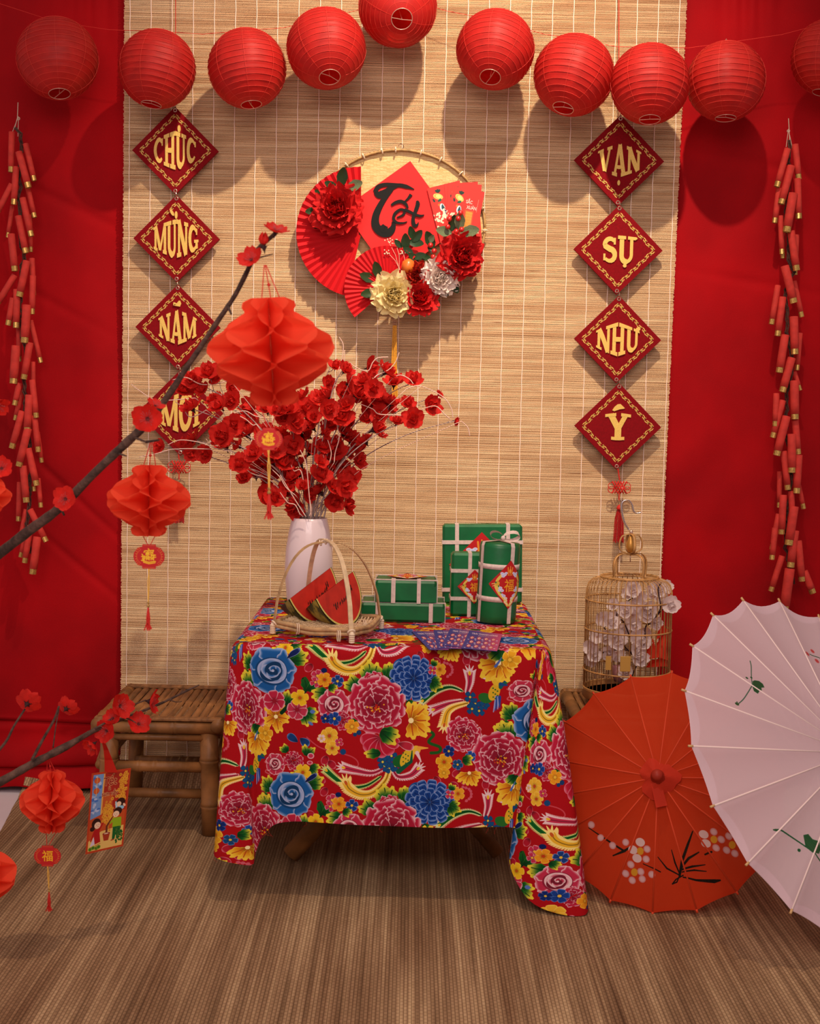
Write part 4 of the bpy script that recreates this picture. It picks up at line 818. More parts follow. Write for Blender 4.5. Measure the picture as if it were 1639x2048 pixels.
for cidx, lst in cols_.items():
    for j, (wd, px, py, r, ls) in enumerate(lst):
        c = P(px, py, Yp); pq = make_plaque(wd, c, r*mpp(Yp)*1.015, -.01 if cidx == 0 else .0, ls); first = pq if j == 0 else first
    # hanging cord above
    a = P(lst[0][1], lst[0][2]-83, Yp); mb = MB(); mb.tube([a, P(lst[0][1], 90, Yp), P(lst[0][1], -30, Yp)], .0011, 5); (link_mesh('hanging_cord', mb, M_redcord, first))
    # knot and tassel
    px, py = (358, 934) if cidx == 0 else (1238, 975)
    c = P(px, py, Yp-.004); t = thing('knot_tassel', 'red knotted tassel under the %s plaque column%s' % (('left', ', half behind a paper lantern'), ('right', ', behind the cage hook'))[cidx], 'tassel', c, 'knotted tassels under the plaques')
    top = P(px-3, py-38, Yp-.004); mb = MB(); mb.tube([top, c+Vector((0, 0, .02))], .0018, 6); mb.tube([c-Vector((0, 0, .015)), c-Vector((0, 0, .035))], .0016, 6); part('cord', mb, M_redcord, t)
    mb = MB(); 
    for k in range(4):
        for s in (-1, 1): a_ = (k-1.5)*.0075; pts = [c+Vector((a_+q*s*.5+0, -.003*math.sin(q*200+k), q)) for q in [-.017+.034*i/6 for i in range(7)]]; mb.tube(pts, .0021, 5)
    for s in (-1, 1):
        for zz in (.004, -.006): mb.ring(c+Vector((s*.022, 0, zz)), .009, .0013, 12, 4, (0, 1, 0)); 
    part('knot', mb, M_redcord, t, smooth=True)
    hb = P(px, py+40, Yp-.004); L_ = 60*mpp(Yp) if cidx else 62*mpp(Yp); mb = MB(); mb.lathe([(.001, .008), (.006, .004), (.008, -.002), (.007, -.006), (.001, -.007)], 12, tuple(hb)); part('tassel_cap', mb, M_redcord, t, smooth=True)
    mb = MB(); rnd = random.Random(2)
    for k in range(42):
        a_ = rnd.uniform(0, 6.28); q = rnd.random()**.5; x, y = math.cos(a_)*q, math.sin(a_)*q*.6; mb.tube([hb+Vector((x*.005, y*.005, -.004)), hb+Vector((x*.012, y*.011, -.03)), hb+Vector((x*.0145, y*.012, -L_-.012+rnd.uniform(-.004, .004)))], .0011, 3)
    tag(part('fringe', mb, M_tass, t), kind='stuff')
# ---------------------------------------------------------------- strings of firecrackers
FC = {0: [(0, 190, 4.016, [(95, 295, 88, 620, 48), (205, 390, 275, 690, 46), (150, 455, 230, 745, 58), (130, 575, 110, 880, 52), (95, 715, -30, 960, 46), (100, 890, 62, 1145, 35), (210, 690, 278, 985, 44), (180, 825, 252, 1135, 52), (145, 970, 208, 1270, 56), (90, 1115, 120, 1415, 58), (240, 960, 248, 1260, 36), (215, 1330, 155, 1620, 62), (255, 1310, 270, 1610, 45), (264, 1450, 256, 1760, 50), (120, 1445, -30, 1690, 50), (135, 1560, 130, 1870, 56), (105, 1630, 65, 1850, 52), (215, 1685, 197, 1990, 68), (150, 1860, 155, 2140, 44), (245, 1810, 328, 2150, 42)]),
          (0, 650, 4.016, [(130, 165, 108, 470, 70), (240, 140, 190, 435, 58), (265, 295, 268, 560, 38), (155, 465, 118, 645, 50), (175, 520, 122, 765, 40), (258, 440, 290, 745, 52), (235, 560, 218, 865, 62), (180, 690, 95, 990, 58), (275, 725, 308, 1020, 50), (300, 860, 335, 1105, 38), (225, 830, 152, 1135, 62), (225, 990, 295, 1290, 56), (185, 1130, 212, 1425, 58), (250, 1090, 270, 1335, 44), (158, 1260, 148, 1575, 44), (305, 1230, 328, 1465, 40), (240, 1480, 372, 1740, 50), (210, 1480, 160, 1750, 44), (225, 1600, 165, 1865, 40), (245, 1610, 198, 1910, 50), (300, 1700, 262, 2000, 64)])],
      1: [(1500, 220, 4.094, [(305, 315, 215, 630, 55), (365, 280, 395, 570, 52), (335, 455, 250, 770, 62), (385, 560, 395, 890, 56), (235, 640, 198, 925, 48), (350, 680, 295, 1000, 72), (245, 865, 258, 1180, 46), (262, 920, 264, 1215, 42), (330, 990, 378, 1315, 62), (380, 1020, 366, 1350, 40), (280, 1275, 355, 1580, 68), (225, 1435, 172, 1755, 50), (355, 1400, 420, 1695, 44), (265, 1530, 222, 1850, 56), (355, 1690, 362, 2000, 66), (405, 1825, 380, 2130, 44), (285, 1840, 235, 2150, 66)]),
          (1500, 700, 3.936, [(325, 60, 250, 330, 62), (345, 170, 392, 318, 34), (345, 240, 350, 545, 66), (205, 340, 195, 600, 50), (255, 395, 175, 690, 54), (285, 520, 205, 830, 64), (350, 540, 375, 820, 54), (325, 660, 325, 965, 66), (260, 795, 295, 1100, 54), (380, 825, 362, 1128, 60), (230, 955, 226, 1240, 40), (258, 1140, 245, 1450, 56), (320, 1110, 330, 1330, 50), (375, 1050, 418, 1250, 42), (345, 1230, 300, 1535, 72), (225, 1290, 170, 1570, 50), (195, 1400, 168, 1650, 50), (350, 1420, 315, 1710, 68), (375, 1500, 405, 1820, 58), (420, 1740, 492, 1915, 60), (250, 1620, 160, 1900, 50), (310, 1720, 265, 2050, 76)])]}
def fc_proto():
    mb = MB(); mb.lathe([(.84, .5), (1, .497), (1, 0.2), (1, -.2), (1.0, -.455), (.9, -.458)], 14); p_ = mb
    return p_
for s in (0, 1):
    top = P(*((36, 205) if s == 0 else (1576, 237)), -.03); t = thing('firecracker_string', 'hanging string of red paper firecrackers with gold ends, before the %s curtain' % ('left', 'right')[s], 'firecrackers', top, 'paper firecracker strings on the curtains')
    rnd = random.Random(s+1); axis = []
    for (ox, oy, sc_, lst) in FC[s]:
        for (x0, y0, x1, y1, w_) in lst:
            a_ = (ox+x0/sc_, oy+y0/sc_); b_ = (ox+x1/sc_, oy+y1/sc_); big = w_ > 54; dep = -.055-.016*(w_-40)/30 - rnd.uniform(0, .006)
            if w_ < 46: dep = -.036
            A = P(*a_, dep+.004); B = P(*b_, dep); rr = w_/sc_/2*mpp(dep); d = (B-A).normalized(); rt = d.orthogonal(); q = d.to_track_quat('-Z', 'Y').to_matrix()
            mb = MB(); L_ = (B-A).length; f = (.013+.002*rnd.random()); rr2 = rr*rnd.uniform(.95, 1.03)
            for nm in (0,):
                mb.lathe([(rr2*.8, 0), (rr2, -.0006), (rr2*1.01, -L_*.3), (rr2, -L_*.6), (rr2, -(L_-f)*1.0), (rr2*.8, -(L_-f)*1.0)], 14, tuple(A), R=q)
            o = part('firecracker', mb, M_red, t, True)
            mb = MB(); mb.lathe([(rr*.9, -(L_-f*1.2)), (rr*.9, -L_), (rr*.7, -L_), (rr*.68, -L_+.003)], 12, tuple(A), R=q); g = part('gold_end', mb, M_gold, o)
            axis.append(((a_[0]+b_[0])/2, (a_[1]+b_[1])/2))
    axis = sorted(axis, key=lambda p: p[1]); mb = MB(); pts = []; y0 = axis[0][1]; ya = 255 if s == 0 else 280
    k = ya
    while k < axis[-1][1]:
        near = [p for p in axis if abs(p[1]-k) < 60]; x = sum(p[0] for p in near)/max(1, len(near)) if near else pts[-1][0]; pts.append((max(x, 30), k)); k += 12
    for j in range(3): mb.tube([P(x+3*math.sin(i*1.3+j*2.1), y, -.043-.003*math.cos(i*1.3+j*2.1)) for i, (x, y) in enumerate(pts)], .0022, 5)
    part('twine', mb, M_twine, t)
    mb = MB(); mb.tube([top, P(pts[0][0]*.3+top.x*0+.7*(37 if s == 0 else 1577), ya-20, -.04), P(pts[0][0], ya, -.042)], .0012, 5); mb.tube([P((37 if s == 0 else 1576), ya-20, -.04), P(pts[0][0]+6, ya+18, -.046)], .001, 4); mb.tube([P((37 if s == 0 else 1576), ya-22, -.04), P(pts[0][0]-7, ya+14, -.046)], .001, 4); mb.ring(P(37 if s == 0 else 1576, ya-18, -.041), .0035, .0012, 10, 4, (0, 1, 0)); part('hanging_string', mb, M_string, t)
# ---------------------------------------------------------------- leaves and blossoms
def petal_grid(mb, ang, L_, W_, cup=.3, curl=0, ruff=.0, mi=0, base=.0, z0=0, seed=0, nu=4, nv=4, notch=.12, lift=0):
    ca, sa = math.cos(ang), math.sin(ang)
    def fn(u, v):
        w_ = W_*math.sin(PI*min(.999, (u*.86+.06)))**.75; y = (v-.5)*2*w_; x = base + L_*(u - notch*u*u*(abs(v-.5) < .12)*.6)
        el = cup*(1-curl*u)*1.0; xx = base + (x-base)*math.cos(el*u*1.3+lift); z = z0 + (x-base)*math.sin(el*u*1.3+lift) + .35*W_*((v-.5)*2)**2*cup*(.4+u*.6) + ruff*W_*math.sin(v*13+seed)*u*u + ruff*W_*.6*math.sin(v*23+seed*2)*u**3
        return (xx*ca - y*sa, xx*sa + y*ca, z)
    mb.grid(fn, nu, nv, mi)
def blossom_mb(R_, seed=0, cup=.55, double=False, ruff=.1):
    rnd = random.Random(seed); mb = MB()
    for k in range(5): petal_grid(mb, 2*PI*k/5+rnd.uniform(-.08, .08), R_*rnd.uniform(.92, 1.05), R_*.52, cup*rnd.uniform(.7, 1.2), .4, ruff, 0, R_*.06, 0, k+seed, 5, 6)
    if double:
        for k in range(4): petal_grid(mb, 2*PI*k/4+.4, R_*.68, R_*.40, cup*1.8, .2, ruff*2.2, 0, R_*.03, R_*.05, k*3+seed, 3, 5)
        for k in range(3): petal_grid(mb, 2*PI*k/3+.9, R_*.48, R_*.32, cup*2.6, .1, ruff*3, 0, R_*.02, R_*.08, k*5+seed, 3, 5)
    return mb
def calyx_mb(R_, ln=.5):
    mb = MB(); mb.lathe([(R_*.03, -R_*ln), (R_*.07, -R_*ln*.6), (R_*.2, -R_*.1), (R_*.14, R_*.03), (.0001, R_*.05)], 7)
    for k in range(5): a = 2*PI*k/5+.6; mb.tube([(R_*.12*math.cos(a), R_*.12*math.sin(a), -R_*.06), (R_*.34*math.cos(a), R_*.34*math.sin(a), R_*.02)], [R_*.06, R_*.01], 4)
    return mb
def stamen_mb(R_, n=16, seed=1):
    mb = MB(); rnd = random.Random(seed)
    for k in range(n):
        a = 2*PI*k/n+rnd.uniform(-.1, .1); q = rnd.uniform(.25, .5); h = rnd.uniform(.3, .45); e = Vector((R_*q*math.cos(a), R_*q*math.sin(a), R_*h)); mb.tube([(0, 0, R_*.05), e*.6, e], R_*.012, 3); mb.ball(e, R_*.03, seg=4)
    return mb
M_blos = mat('blossom_fabric', (232, 38, 26), .7, trans=.35, var=(2, .12)); M_stam = mat('blossom_stamen', (176, 84, 84), .7)
M_vfl = mat('vase_blossom', (226, 36, 26), .75, trans=.3, var=(2, .15))
def orient(d, spin=0): return d.normalized().to_track_quat('Z', 'Y').to_matrix() @ Matrix.Rotation(spin, 3, 'Z')
def place_mesh(name, me, parent, loc, R3, s=1):
    o = bpy.data.objects.new(name, me); C.objects.link(o); o.parent = parent
    m = parent_mat(parent).inverted() @ (Matrix.Translation(loc) @ R3.to_4x4() @ Matrix.Scale(s, 4)); o.matrix_basis = m; return o
def proto_mesh(name, mb, mats, smooth=True):
    o = link_mesh(name, mb, mats, smooth=smooth); me = o.data; bpy.data.objects.remove(o); return me
ME_b = [proto_mesh('flower', blossom_mb(1, s, .45+.15*(s % 3), ruff=.08), M_blos) for s in range(3)]
ME_cal = proto_mesh('calyx', calyx_mb(1), M_dark); ME_st = proto_mesh('stamens', stamen_mb(1), M_stam)
ME_v = [proto_mesh('flower', blossom_mb(1, s+5, .5+.1*(s % 4), True, .14), M_vfl) for s in range(5)]
def flower(parent, p, d, R_, kind='b', spin=None, cal=True, st=True, k=0):
    R3 = orient(d, random.uniform(0, 6) if spin is None else spin); me = (ME_b if kind == 'b' else ME_v)[k % (3 if kind == 'b' else 5)]
    o = place_mesh('flower', me, parent, p, R3, R_)
    if cal: place_mesh('calyx', ME_cal, o, p, R3, R_)
    if st and kind == 'b': place_mesh('stamens', ME_st, o, p, R3, R_)
    return o
def cr3(pts, n=6):
    pts = [Vector(p) for p in pts]; out = []
    for i in range(len(pts)-1):
        p0 = pts[max(i-1, 0)]; p1, p2 = pts[i], pts[i+1]; p3 = pts[min(i+2, len(pts)-1)]
        for k in range(n): t = k/n; out.append(.5*((2*p1) + (p2-p0)*t + (2*p0-5*p1+4*p2-p3)*t*t + (3*p1-3*p2+p3-p0)*t**3))
    return out + [pts[-1]]
def lerp_r(ws, n): 
    out = []
    for i in range(n): t = i/(n-1)*(len(ws)-1); k = min(int(t), len(ws)-2); out.append(ws[k]*(1-(t-k)) + ws[k+1]*(t-k))
    return out
# upper foreground branch
def ybr(px): return -1.62 - .44*max(0, min(1, px/560))
ub = thing('blossom_branch', 'bare brown branch with a few red blossoms slanting up from the left edge, upper one', 'branch', P(0, 1108, ybr(0)), 'foreground branches')
pts = [(-420, 1400), (-200, 1250), (-60, 1150), (0, 1106), (60, 1060), (120, 1015), (190, 945), (250, 888), (288, 852), (330, 800), (380, 725), (430, 650), (470, 590), (500, 530), (514, 500), (535, 480), (550, 468)]
ws = [28, 26, 24, 24, 21, 20, 18, 17, 18, 14, 11, 10, 9, 9, 8, 8, 7]
q = cr3([P(x, y, ybr(x)) for x, y in pts], 5); rnd = random.Random(9); rr = [w_/2*mpp(-1.85)*rnd.uniform(.93, 1.1) for w_ in lerp_r(ws, len(q))]
mb = MB(); mb.tube(q, rr, 10)
for (a, b_, r) in (((262, 872), (292, 884), 3.5), ((292, 884), (318, 880), 3), ((232, 905), (252, 912), 3), ((503, 520), (545, 508), 1.6), ((455, 610), (462, 628), 3.5), ((120, 1012), (128, 1030), 4), ((158, 968), (152, 980), 4)): mb.tube([P(*a, ybr(a[0])), P(*b_, ybr(b_[0])-.01)], [r*mpp(-1.9), r*mpp(-1.9)*.6], 6)
part('stem', mb, M_wood, ub, smooth=True)
flower(ub, P(551, 463, -2.06), Vector((.25, -.35, .9)), 27*mpp(-2.06), k=0); flower(ub, P(502, 520, -2.03), Vector((-.2, -.75, .55)), 27*mpp(-2.03), k=1); flower(ub, P(295, 838, -1.93), Vector((.1, -.9, .1)), 32*mpp(-1.9), k=2); flower(ub, P(131, 998, -1.76), Vector((-.1, -1, .15)), 26*mpp(-1.75), k=1)
R3 = orient(Vector((-.15, -.2, 1))); o = place_mesh('bud', ME_cal, ub, P(527, 492, -2.05), R3, 30*mpp(-2.05)); mb = MB(); [petal_grid(mb, k*1.25, .014, .005, 1.2, 0, .3, seed=k) for k in range(5)]; mb2 = MB(); mb2.M = Matrix.Translation(P(527, 490, -2.05)); mb2.add(mb.v, mb.f); part('bud_petals', mb2, M_blos, ub)
flower(ub, P(310, 812, -1.92), Vector((.4, -.3, .8)), 20*mpp(-1.9), k=0)
# lower foreground branch
def ylo(px): return -1.34 + .22*max(0, min(1, px/400))
lbr = thing('blossom_branch', 'thin brown branch with small red blossoms crossing the lower left corner', 'branch', P(0, 1565, ylo(0)), 'foreground branches')
pts = [(-420, 1700), (-200, 1640), (-60, 1592), (0, 1564), (70, 1525), (130, 1494), (200, 1455), (260, 1432), (330, 1403), (372, 1382), (398, 1370)]; ws = [24, 21, 18, 17, 15, 14, 10, 6, 5, 5, 2.5]
q = cr3([P(x, y, ylo(x)) for x, y in pts], 5); mb = MB(); rnd = random.Random(10); mb.tube(q, [w_/2*mpp(-1.2)*rnd.uniform(.88, 1.12) for w_ in lerp_r(ws, len(q))], 8)
for tw, w0 in (([(64, 1520), (84, 1482), (108, 1440), (118, 1412)], 3.6), ([(-30, 1530), (10, 1486), (28, 1452), (50, 1418)], 3.4), ([(190, 1458), (235, 1430), (262, 1412), (292, 1400)], 2.4), ([(106, 1496), (112, 1450), (118, 1420)], 1.5), ([(340, 1400), (352, 1404), (364, 1403)], 1.3), ([(360, 1388), (366, 1378)], 1.2), ([(250, 1436), (262, 1440), (272, 1446)], 1.8), ([(158, 1478), (176, 1462)], 1.5)):
    qq = cr3([P(x, y, ylo(x)-.01) for x, y in tw], 4); mb.tube(qq, lerp_r([w0*mpp(-1.2), w0*.6*mpp(-1.2)], len(qq)), 6)
part('stem', mb, M_wood, lbr, smooth=True)
for (x, y, r, d, k) in ((55, 1407, 27, (.1, .85, .35), 0), (133, 1417, 23, (.25, .85, .3), 1), (186, 1489, 22, (-.5, -.6, -.4), 2), (213, 1462, 24, (-.3, -.85, .1), 0), (240, 1412, 27, (.55, -.6, .25), 1), (226, 1437, 20, (-.2, -.7, .5), 2), (277, 1448, 25, (.3, -.6, .5), 0), (300, 1403, 26, (.95, -.05, -.1), 1)):
    flower(lbr, P(x, y, ylo(x)-.012), Vector(d), r*mpp(-1.22), k=k)
# a third twig at the left edge
tb3 = thing('blossom_branch', 'short twig end with two red blossoms at the left edge', 'branch', P(-30, 900, -1.7), 'foreground branches')
mb = MB(); q = cr3([P(x, y, -1.7) for x, y in ((-420, 700), (-250, 760), (-80, 830), (-40, 880), (-10, 925), (8, 942))], 4); mb.tube(q, lerp_r([5*mpp(-1.7), 3*mpp(-1.7)], len(q)), 6); q = cr3([P(x, y, -1.7) for x, y in ((-80, 830), (-50, 815), (-20, 818))], 4); mb.tube(q, 3*mpp(-1.7), 6); part('stem', mb, M_wood, tb3, smooth=True)
flower(tb3, P(3, 937, -1.71), Vector((.2, -.8, .4)), 24*mpp(-1.7), k=1); flower(tb3, P(-6, 812, -1.71), Vector((.5, -.4, -.5)), 25*mpp(-1.7), k=0)
# ---------------------------------------------------------------- honeycomb paper lanterns
M_tis = mat('tissue_paper', (248, 88, 58), .85, trans=.5, spec=.1)
def outline(s):   # s 0..1 bottom to top, radius 0..1
    pts = [(0, .30), (.03, .40), (.10, .42), (.135, .36), (.17, .52), (.28, .80), (.42, .97), (.52, 1.0), (.64, .93), (.76, .70), (.84, .44), (.875, .36), (.91, .41), (.965, .40), (1, .28)]
    for i in range(len(pts)-1):
        if s <= pts[i+1][0]: t = (s-pts[i][0])/(pts[i+1][0]-pts[i][0]); t = t*t*(3-2*t) if i in (3, 10) else t; return pts[i][1]+(pts[i+1][1]-pts[i][1])*t
    return .28
def comb_mb(R_, Hh, n=16, per=2.6, ph=.0, ruff=.0):
    mb = MB(); nz_ = 52
    for k in range(n):
        for sg in (1,):
            def fn(u, v):
                s = v; q = s*per*2+ph; tri = 2*abs(q-math.floor(q)-.5)*2-1; tri = max(-1, min(1, tri*1.25))
                a = 2*PI*k/n + (PI/n)*tri*(1 if k % 2 else -1)*(.35+.65*u)
                r = R_*outline(s)*(.001+.999*u)*(1+ruff*math.sin(k*2.3+s*9)); return (r*math.cos(a), r*math.sin(a), (s-.5)*Hh)
            mb.grid(fn, 5, nz_)
    return mb
IM_z = make_tag('zc'); IM_f = make_tag('fu'); M_tz = mat('tag_print_four', (200, 40, 40), .5, img=IM_z, ext='EXTEND'); M_tf = mat('tag_print_fu', (200, 40, 40), .5, img=IM_f, ext='EXTEND'); M_tedge = mat('tag_red', (186, 30, 30), .5)
def paper_lantern(c, R_, Hh, label, hook, tagc=None, tw=0, cordend=None, tend=None, kind='z', spin=0, n=16, per=2.6, ph=0, tilt=(0, 0)):
    t = thing('paper_lantern', label, 'lantern', c, 'honeycomb paper lanterns on the branches'); Q = Matrix.Rotation(tilt[0], 4, 'Y') @ Matrix.Rotation(tilt[1], 4, 'X') @ Matrix.Rotation(spin, 4, 'Z')
    mb = MB(); mb.M = Q; m0 = comb_mb(R_, Hh, n, per, ph, .02); mb.add(m0.v, m0.f); part('honeycomb_shade', mb, M_tis, t, smooth=True, world=False)
    top = Vector((0, 0, Hh*.47)); y = c.y; mb = MB()
    for s in (-1, 0, 1): mb.tube([c+top+Vector((s*R_*.16, 0, -.004)), hook+Vector((s*.0012, 0, 0))], .0009, 4)
    mb.ball(hook*.45+(c+top)*.55, .0024, seg=6); part('hanging_cord', mb, M_redcord, t)
    if tagc is not None:
        ty = y-.004; TW = tw*mpp(ty)*.5; th = TW*.80; tc_ = P(*tagc, ty)
        o2 = [(-.42, .98), (.42, .98), (.44, .78), (.72, .70), (.96, .30), (1, 0), (.96, -.30), (.72, -.70), (.44, -.78), (.42, -.98)]; o2 += [(-x, z) for x, z in reversed(o2)]; 
        seen = []; [seen.append(p) for p in o2 if p not in seen]; seen = sorted(seen, key=lambda p: math.atan2(p[1], p[0]))
        mb = MB(); mb.M = Matrix.Translation(tc_) @ Matrix.Rotation(spin*.05, 4, 'Z'); mb.prism([(x*TW, z*th) for x, z in seen], -.0008, .0008, 0, 1, uv=lambda x, z: (.5+x/TW*.5, .5+z/th*.48)); o = part('tag', mb, [M_tedge, M_tz if kind == 'z' else M_tf], t)
        mb = MB(); [mb.tube([c-top*.98+Vector((s*R_*.18, 0, 0)), tc_+Vector((s*.001, 0, th*.85))], .0008, 4) for s in (-1, 1)]; part('tag_cord', mb, M_redcord, t)
        ce = P(*cordend, ty); mb = MB(); [mb.tube([tc_-Vector((s*.0012, 0, th*.8)), (tc_+ce)/2+Vector((s*.0014, 0, 0)), ce], .0010, 4) for s in (-1, 1)]; part('yellow_cord', mb, M_yelcord, t)
        mb = MB(); mb.ball(ce, .0026, seg=8); mb.ball(ce+Vector((0, 0, .005)), .0022, seg=8); part('bead', mb, M_gold, t)
        te = P(*tend, ty); L_ = (ce-te).length; mb = MB(); rnd = random.Random(3)
        for k in range(9): mb.tube([ce, ce+Vector((rnd.uniform(-.004, .004), rnd.uniform(-.003, .003), -L_*.5)), ce+Vector((rnd.uniform(-.006, .006), 0, -L_*rnd.uniform(.85, 1)))], .0011, 3)
        tag(part('small_tassel', mb, M_redcord, t), kind='stuff')
    return t
y1 = -2.08; paper_lantern(P(542, 703, y1), 129*mpp(y1), 212*mpp(y1), 'largest orange-red honeycomb paper lantern, hanging before the vase blossoms', P(530, 530, y1), (537, 878), 56, (538, 985), (536, 1040), spin=.42, n=12, per=1.6, ph=.2, tilt=(-.06, .10))
y1 = -1.72; paper_lantern(P(298, 1001, y1), 86*mpp(y1), 142*mpp(y1), 'red honeycomb paper lantern before the left edge of the blind', P(303, 882, y1), (298, 1113), 63, (296, 1212), (298, 1262), spin=.2, n=12, per=1.6, ph=.35)
y1 = -1.27; paper_lantern(P(104, 1603, y1), 66*mpp(y1), 124*mpp(y1), 'small red honeycomb paper lantern hanging low over the mat beside the card', P(96, 1515, y1), (95, 1712), 55, (98, 1782), (98, 1824), kind='fu', spin=.3, n=16, per=1.6, ph=.2)
y1 = -1.72; paper_lantern(P(-62, 990, y1), 84*mpp(y1), 130*mpp(y1), 'honeycomb paper lantern cut off by the left edge, at mid height', P(-55, 890, y1), spin=.1, n=12, per=1.6)
y1 = -1.5; paper_lantern(P(-50, 1752, y1), 88*mpp(y1), 140*mpp(y1), 'honeycomb paper lantern cut off by the left edge, near the floor', P(-45, 1598, y1), spin=.5, n=12, per=1.6)
# card on a ribbon
IM_c = make_card(); M_card = mat('card_print', (200, 120, 60), .5, img=IM_c, ext='EXTEND'); M_cb = mat('card_back', (196, 70, 34), .6)
a, b_, c_, d_ = P(184, 1547, -1.22), P(262, 1536, -1.14), P(246, 1692, -1.14), P(171, 1709, -1.22)
nn_ = (b_-a).cross(d_-a); rc_ = ray(246, 1692); c_ = CO + rc_*((a-CO).dot(nn_)/rc_.dot(nn_))
t = thing('greeting_card', 'New Year card with children and a blossom tree, hanging from a red ribbon', 'card', (a+c_)/2); nrm = (b_-a).cross(d_-a).normalized()*.0007; nrm = nrm if nrm.y > 0 else -nrm
mb = MB(); mb.add([a, b_, c_, d_], [(0, 1, 2, 3)], 0, [(0, 1), (1, 1), (1, 0), (0, 0)]); mb.add([a+nrm, b_+nrm, c_+nrm, d_+nrm, a, b_, c_, d_], [(3, 2, 1, 0), (0, 1, 5, 4), (1, 2, 6, 5), (2, 3, 7, 6), (3, 0, 4, 7)], 1); part('card', mb, [M_card, M_cb], t)
mb = MB(); rb = [(206, 1482, 3), (212, 1500, 5), (217, 1520, 8), (222, 1545, 13)]
for (x0, y0, w0), (x1, y1_, w1) in zip(rb, rb[1:]):
    for s in (0, .003): mb.add([P(x0-w0, y0, -1.2+s), P(x0+w0, y0, -1.2+s), P(x1+w1, y1_, -1.19+s), P(x1-w1, y1_, -1.19+s)], [(0, 1, 2, 3)])
mb.tube([P(206, 1484, -1.2), P(205, 1460, -1.2)], .002, 4); part('ribbon', mb, mat('red_satin_ribbon', (206, 40, 28), .45), t)
# ---------------------------------------------------------------- vase with blossom stems
VB = Pz(616, 1222, TZ+.006); VY = VB.y
M_vase = mat('glazed_porcelain', (228, 206, 208), .28, var=(9, .06), scale=(1, 1, .3), spec=.5, coat=.3)
vase = thing('vase', 'tall white glazed vase full of red blossom stems on the table', 'vase', VB)
vh = (P(618, 1036, VY).z - VB.z); k_ = mpp(VY)
prof = [(.0001, .001), (34*k_, .001), (38*k_, .004), (44*k_, vh*.15), (48*k_, vh*.38), (48.5*k_, vh*.5), (46.5*k_, vh*.68), (41*k_, vh*.87), (37*k_, vh*.965), (35.5*k_, vh), (33.5*k_, vh+.001), (34*k_, vh*.95), (38*k_, vh*.8), (38*k_, vh*.3), (.0001, vh*.1)]
mb = MB(); mb.lathe(prof, 40, tuple(VB)); part('vase_body', mb, M_vase, vase, True)
mouth = VB + Vector((0, 0, vh-.01))
fl = """670,735 689,742 738,736 771,744 654,767 697,769 731,764 787,768 826,763 877,790 656,796 684,786 721,786 753,796 780,808 814,808 859,811 606,798 694,811 653,820 736,820 826,838 909,842 792,845 577,823 626,835 682,835 589,847 701,847 748,860 645,867 687,867 618,874 731,884 567,884 670,886 643,896 716,903 714,923 692,908 582,906 601,930 682,933 660,935 640,952 584,957 667,977 687,972 665,1003 592,1008 570,986 614,991
417,749 437,753 384,762 406,781 461,775 430,801 466,801 441,814 503,817 384,817 534,821 556,823 494,843 468,850 516,850 567,839 591,843 446,878 452,895 494,869 479,893 512,907 389,880 384,907 413,909 479,931 523,931 512,953 490,957 571,925 591,890 562,929 600,950 529,990 549,999 573,975 589,1018 538,966 578,957 364,783 321,893 373,898 443,870 620,905 655,910 700,960 640,925 545,900 560,870 625,855 665,850 700,880 712,790 745,780 770,815 735,840 760,830 610,820 640,800 600,870 530,870 545,925 620,965 655,960 690,1010 605,975 550,950 640,985 672,905""".split()
fl = [tuple(map(float, q.split(','))) for q in fl]
M_stem = mat('stem_wire', (196, 168, 160), .6, var=(70, .35)); M_tend = mat('curly_twig', (226, 186, 168), .6)
tips = [(384, 762, -.02), (430, 801, .03), (384, 817, -.05), (321, 893, .02), (389, 880, .05), (446, 880, -.04), (503, 817, .05), (556, 790, -.03), (606, 780, .03), (660, 735, .04), (689, 735, -.05), (738, 730, .02), (771, 744, -.03), (826, 763, .03), (877, 790, -.02), (909, 842, .04), (826, 838, -.05), (714, 923, .04), (687, 972, -.03), (512, 953, .03), (529, 990, -.04), (640, 850, -.06), (590, 1008, -.03), (665, 1003, .02), (479, 931, -.02)]
brs = []
for i, (tx, ty, dy) in enumerate(tips):
    mx, my = 616+(tx-616)*.10 + (i % 5-2)*3, 1034; cx, cy = 616+(tx-616)*.38, 1034-(1034-ty)*(.62 if abs(tx-616) > 120 else .5)
    pts = [(mx, my), (616+(tx-616)*.2, 1034-(1034-ty)*.34), (cx, cy), (616+(tx-616)*.68, 1034-(1034-ty)*.86), (tx, ty)]; brs.append((pts, dy))
asg = [[] for _ in brs]
paths = []
for pts, dy in brs:
    c2 = catm(pts, 8); paths.append(c2)
for (x, y) in fl:
    best = min((min(math.hypot(x-p[0], y-p[1])+6*len(asg[i]) for p in paths[i][8:]), i) for i in range(len(brs))); asg[best[1]].append((x, y))
rnd = random.Random(21)
LBV = ['reaching furthest left', 'bending left behind the large paper lantern', 'low on the left side', 'with the lowest drooping left tip', 'crossing the gold word plaque']
def side(tx, ty):
    return ('far left' if tx < 400 else 'left' if tx < 520 else 'middle' if tx < 640 else 'right' if tx < 760 else 'far right'), ('high' if ty < 790 else 'middling' if ty < 880 else 'low')
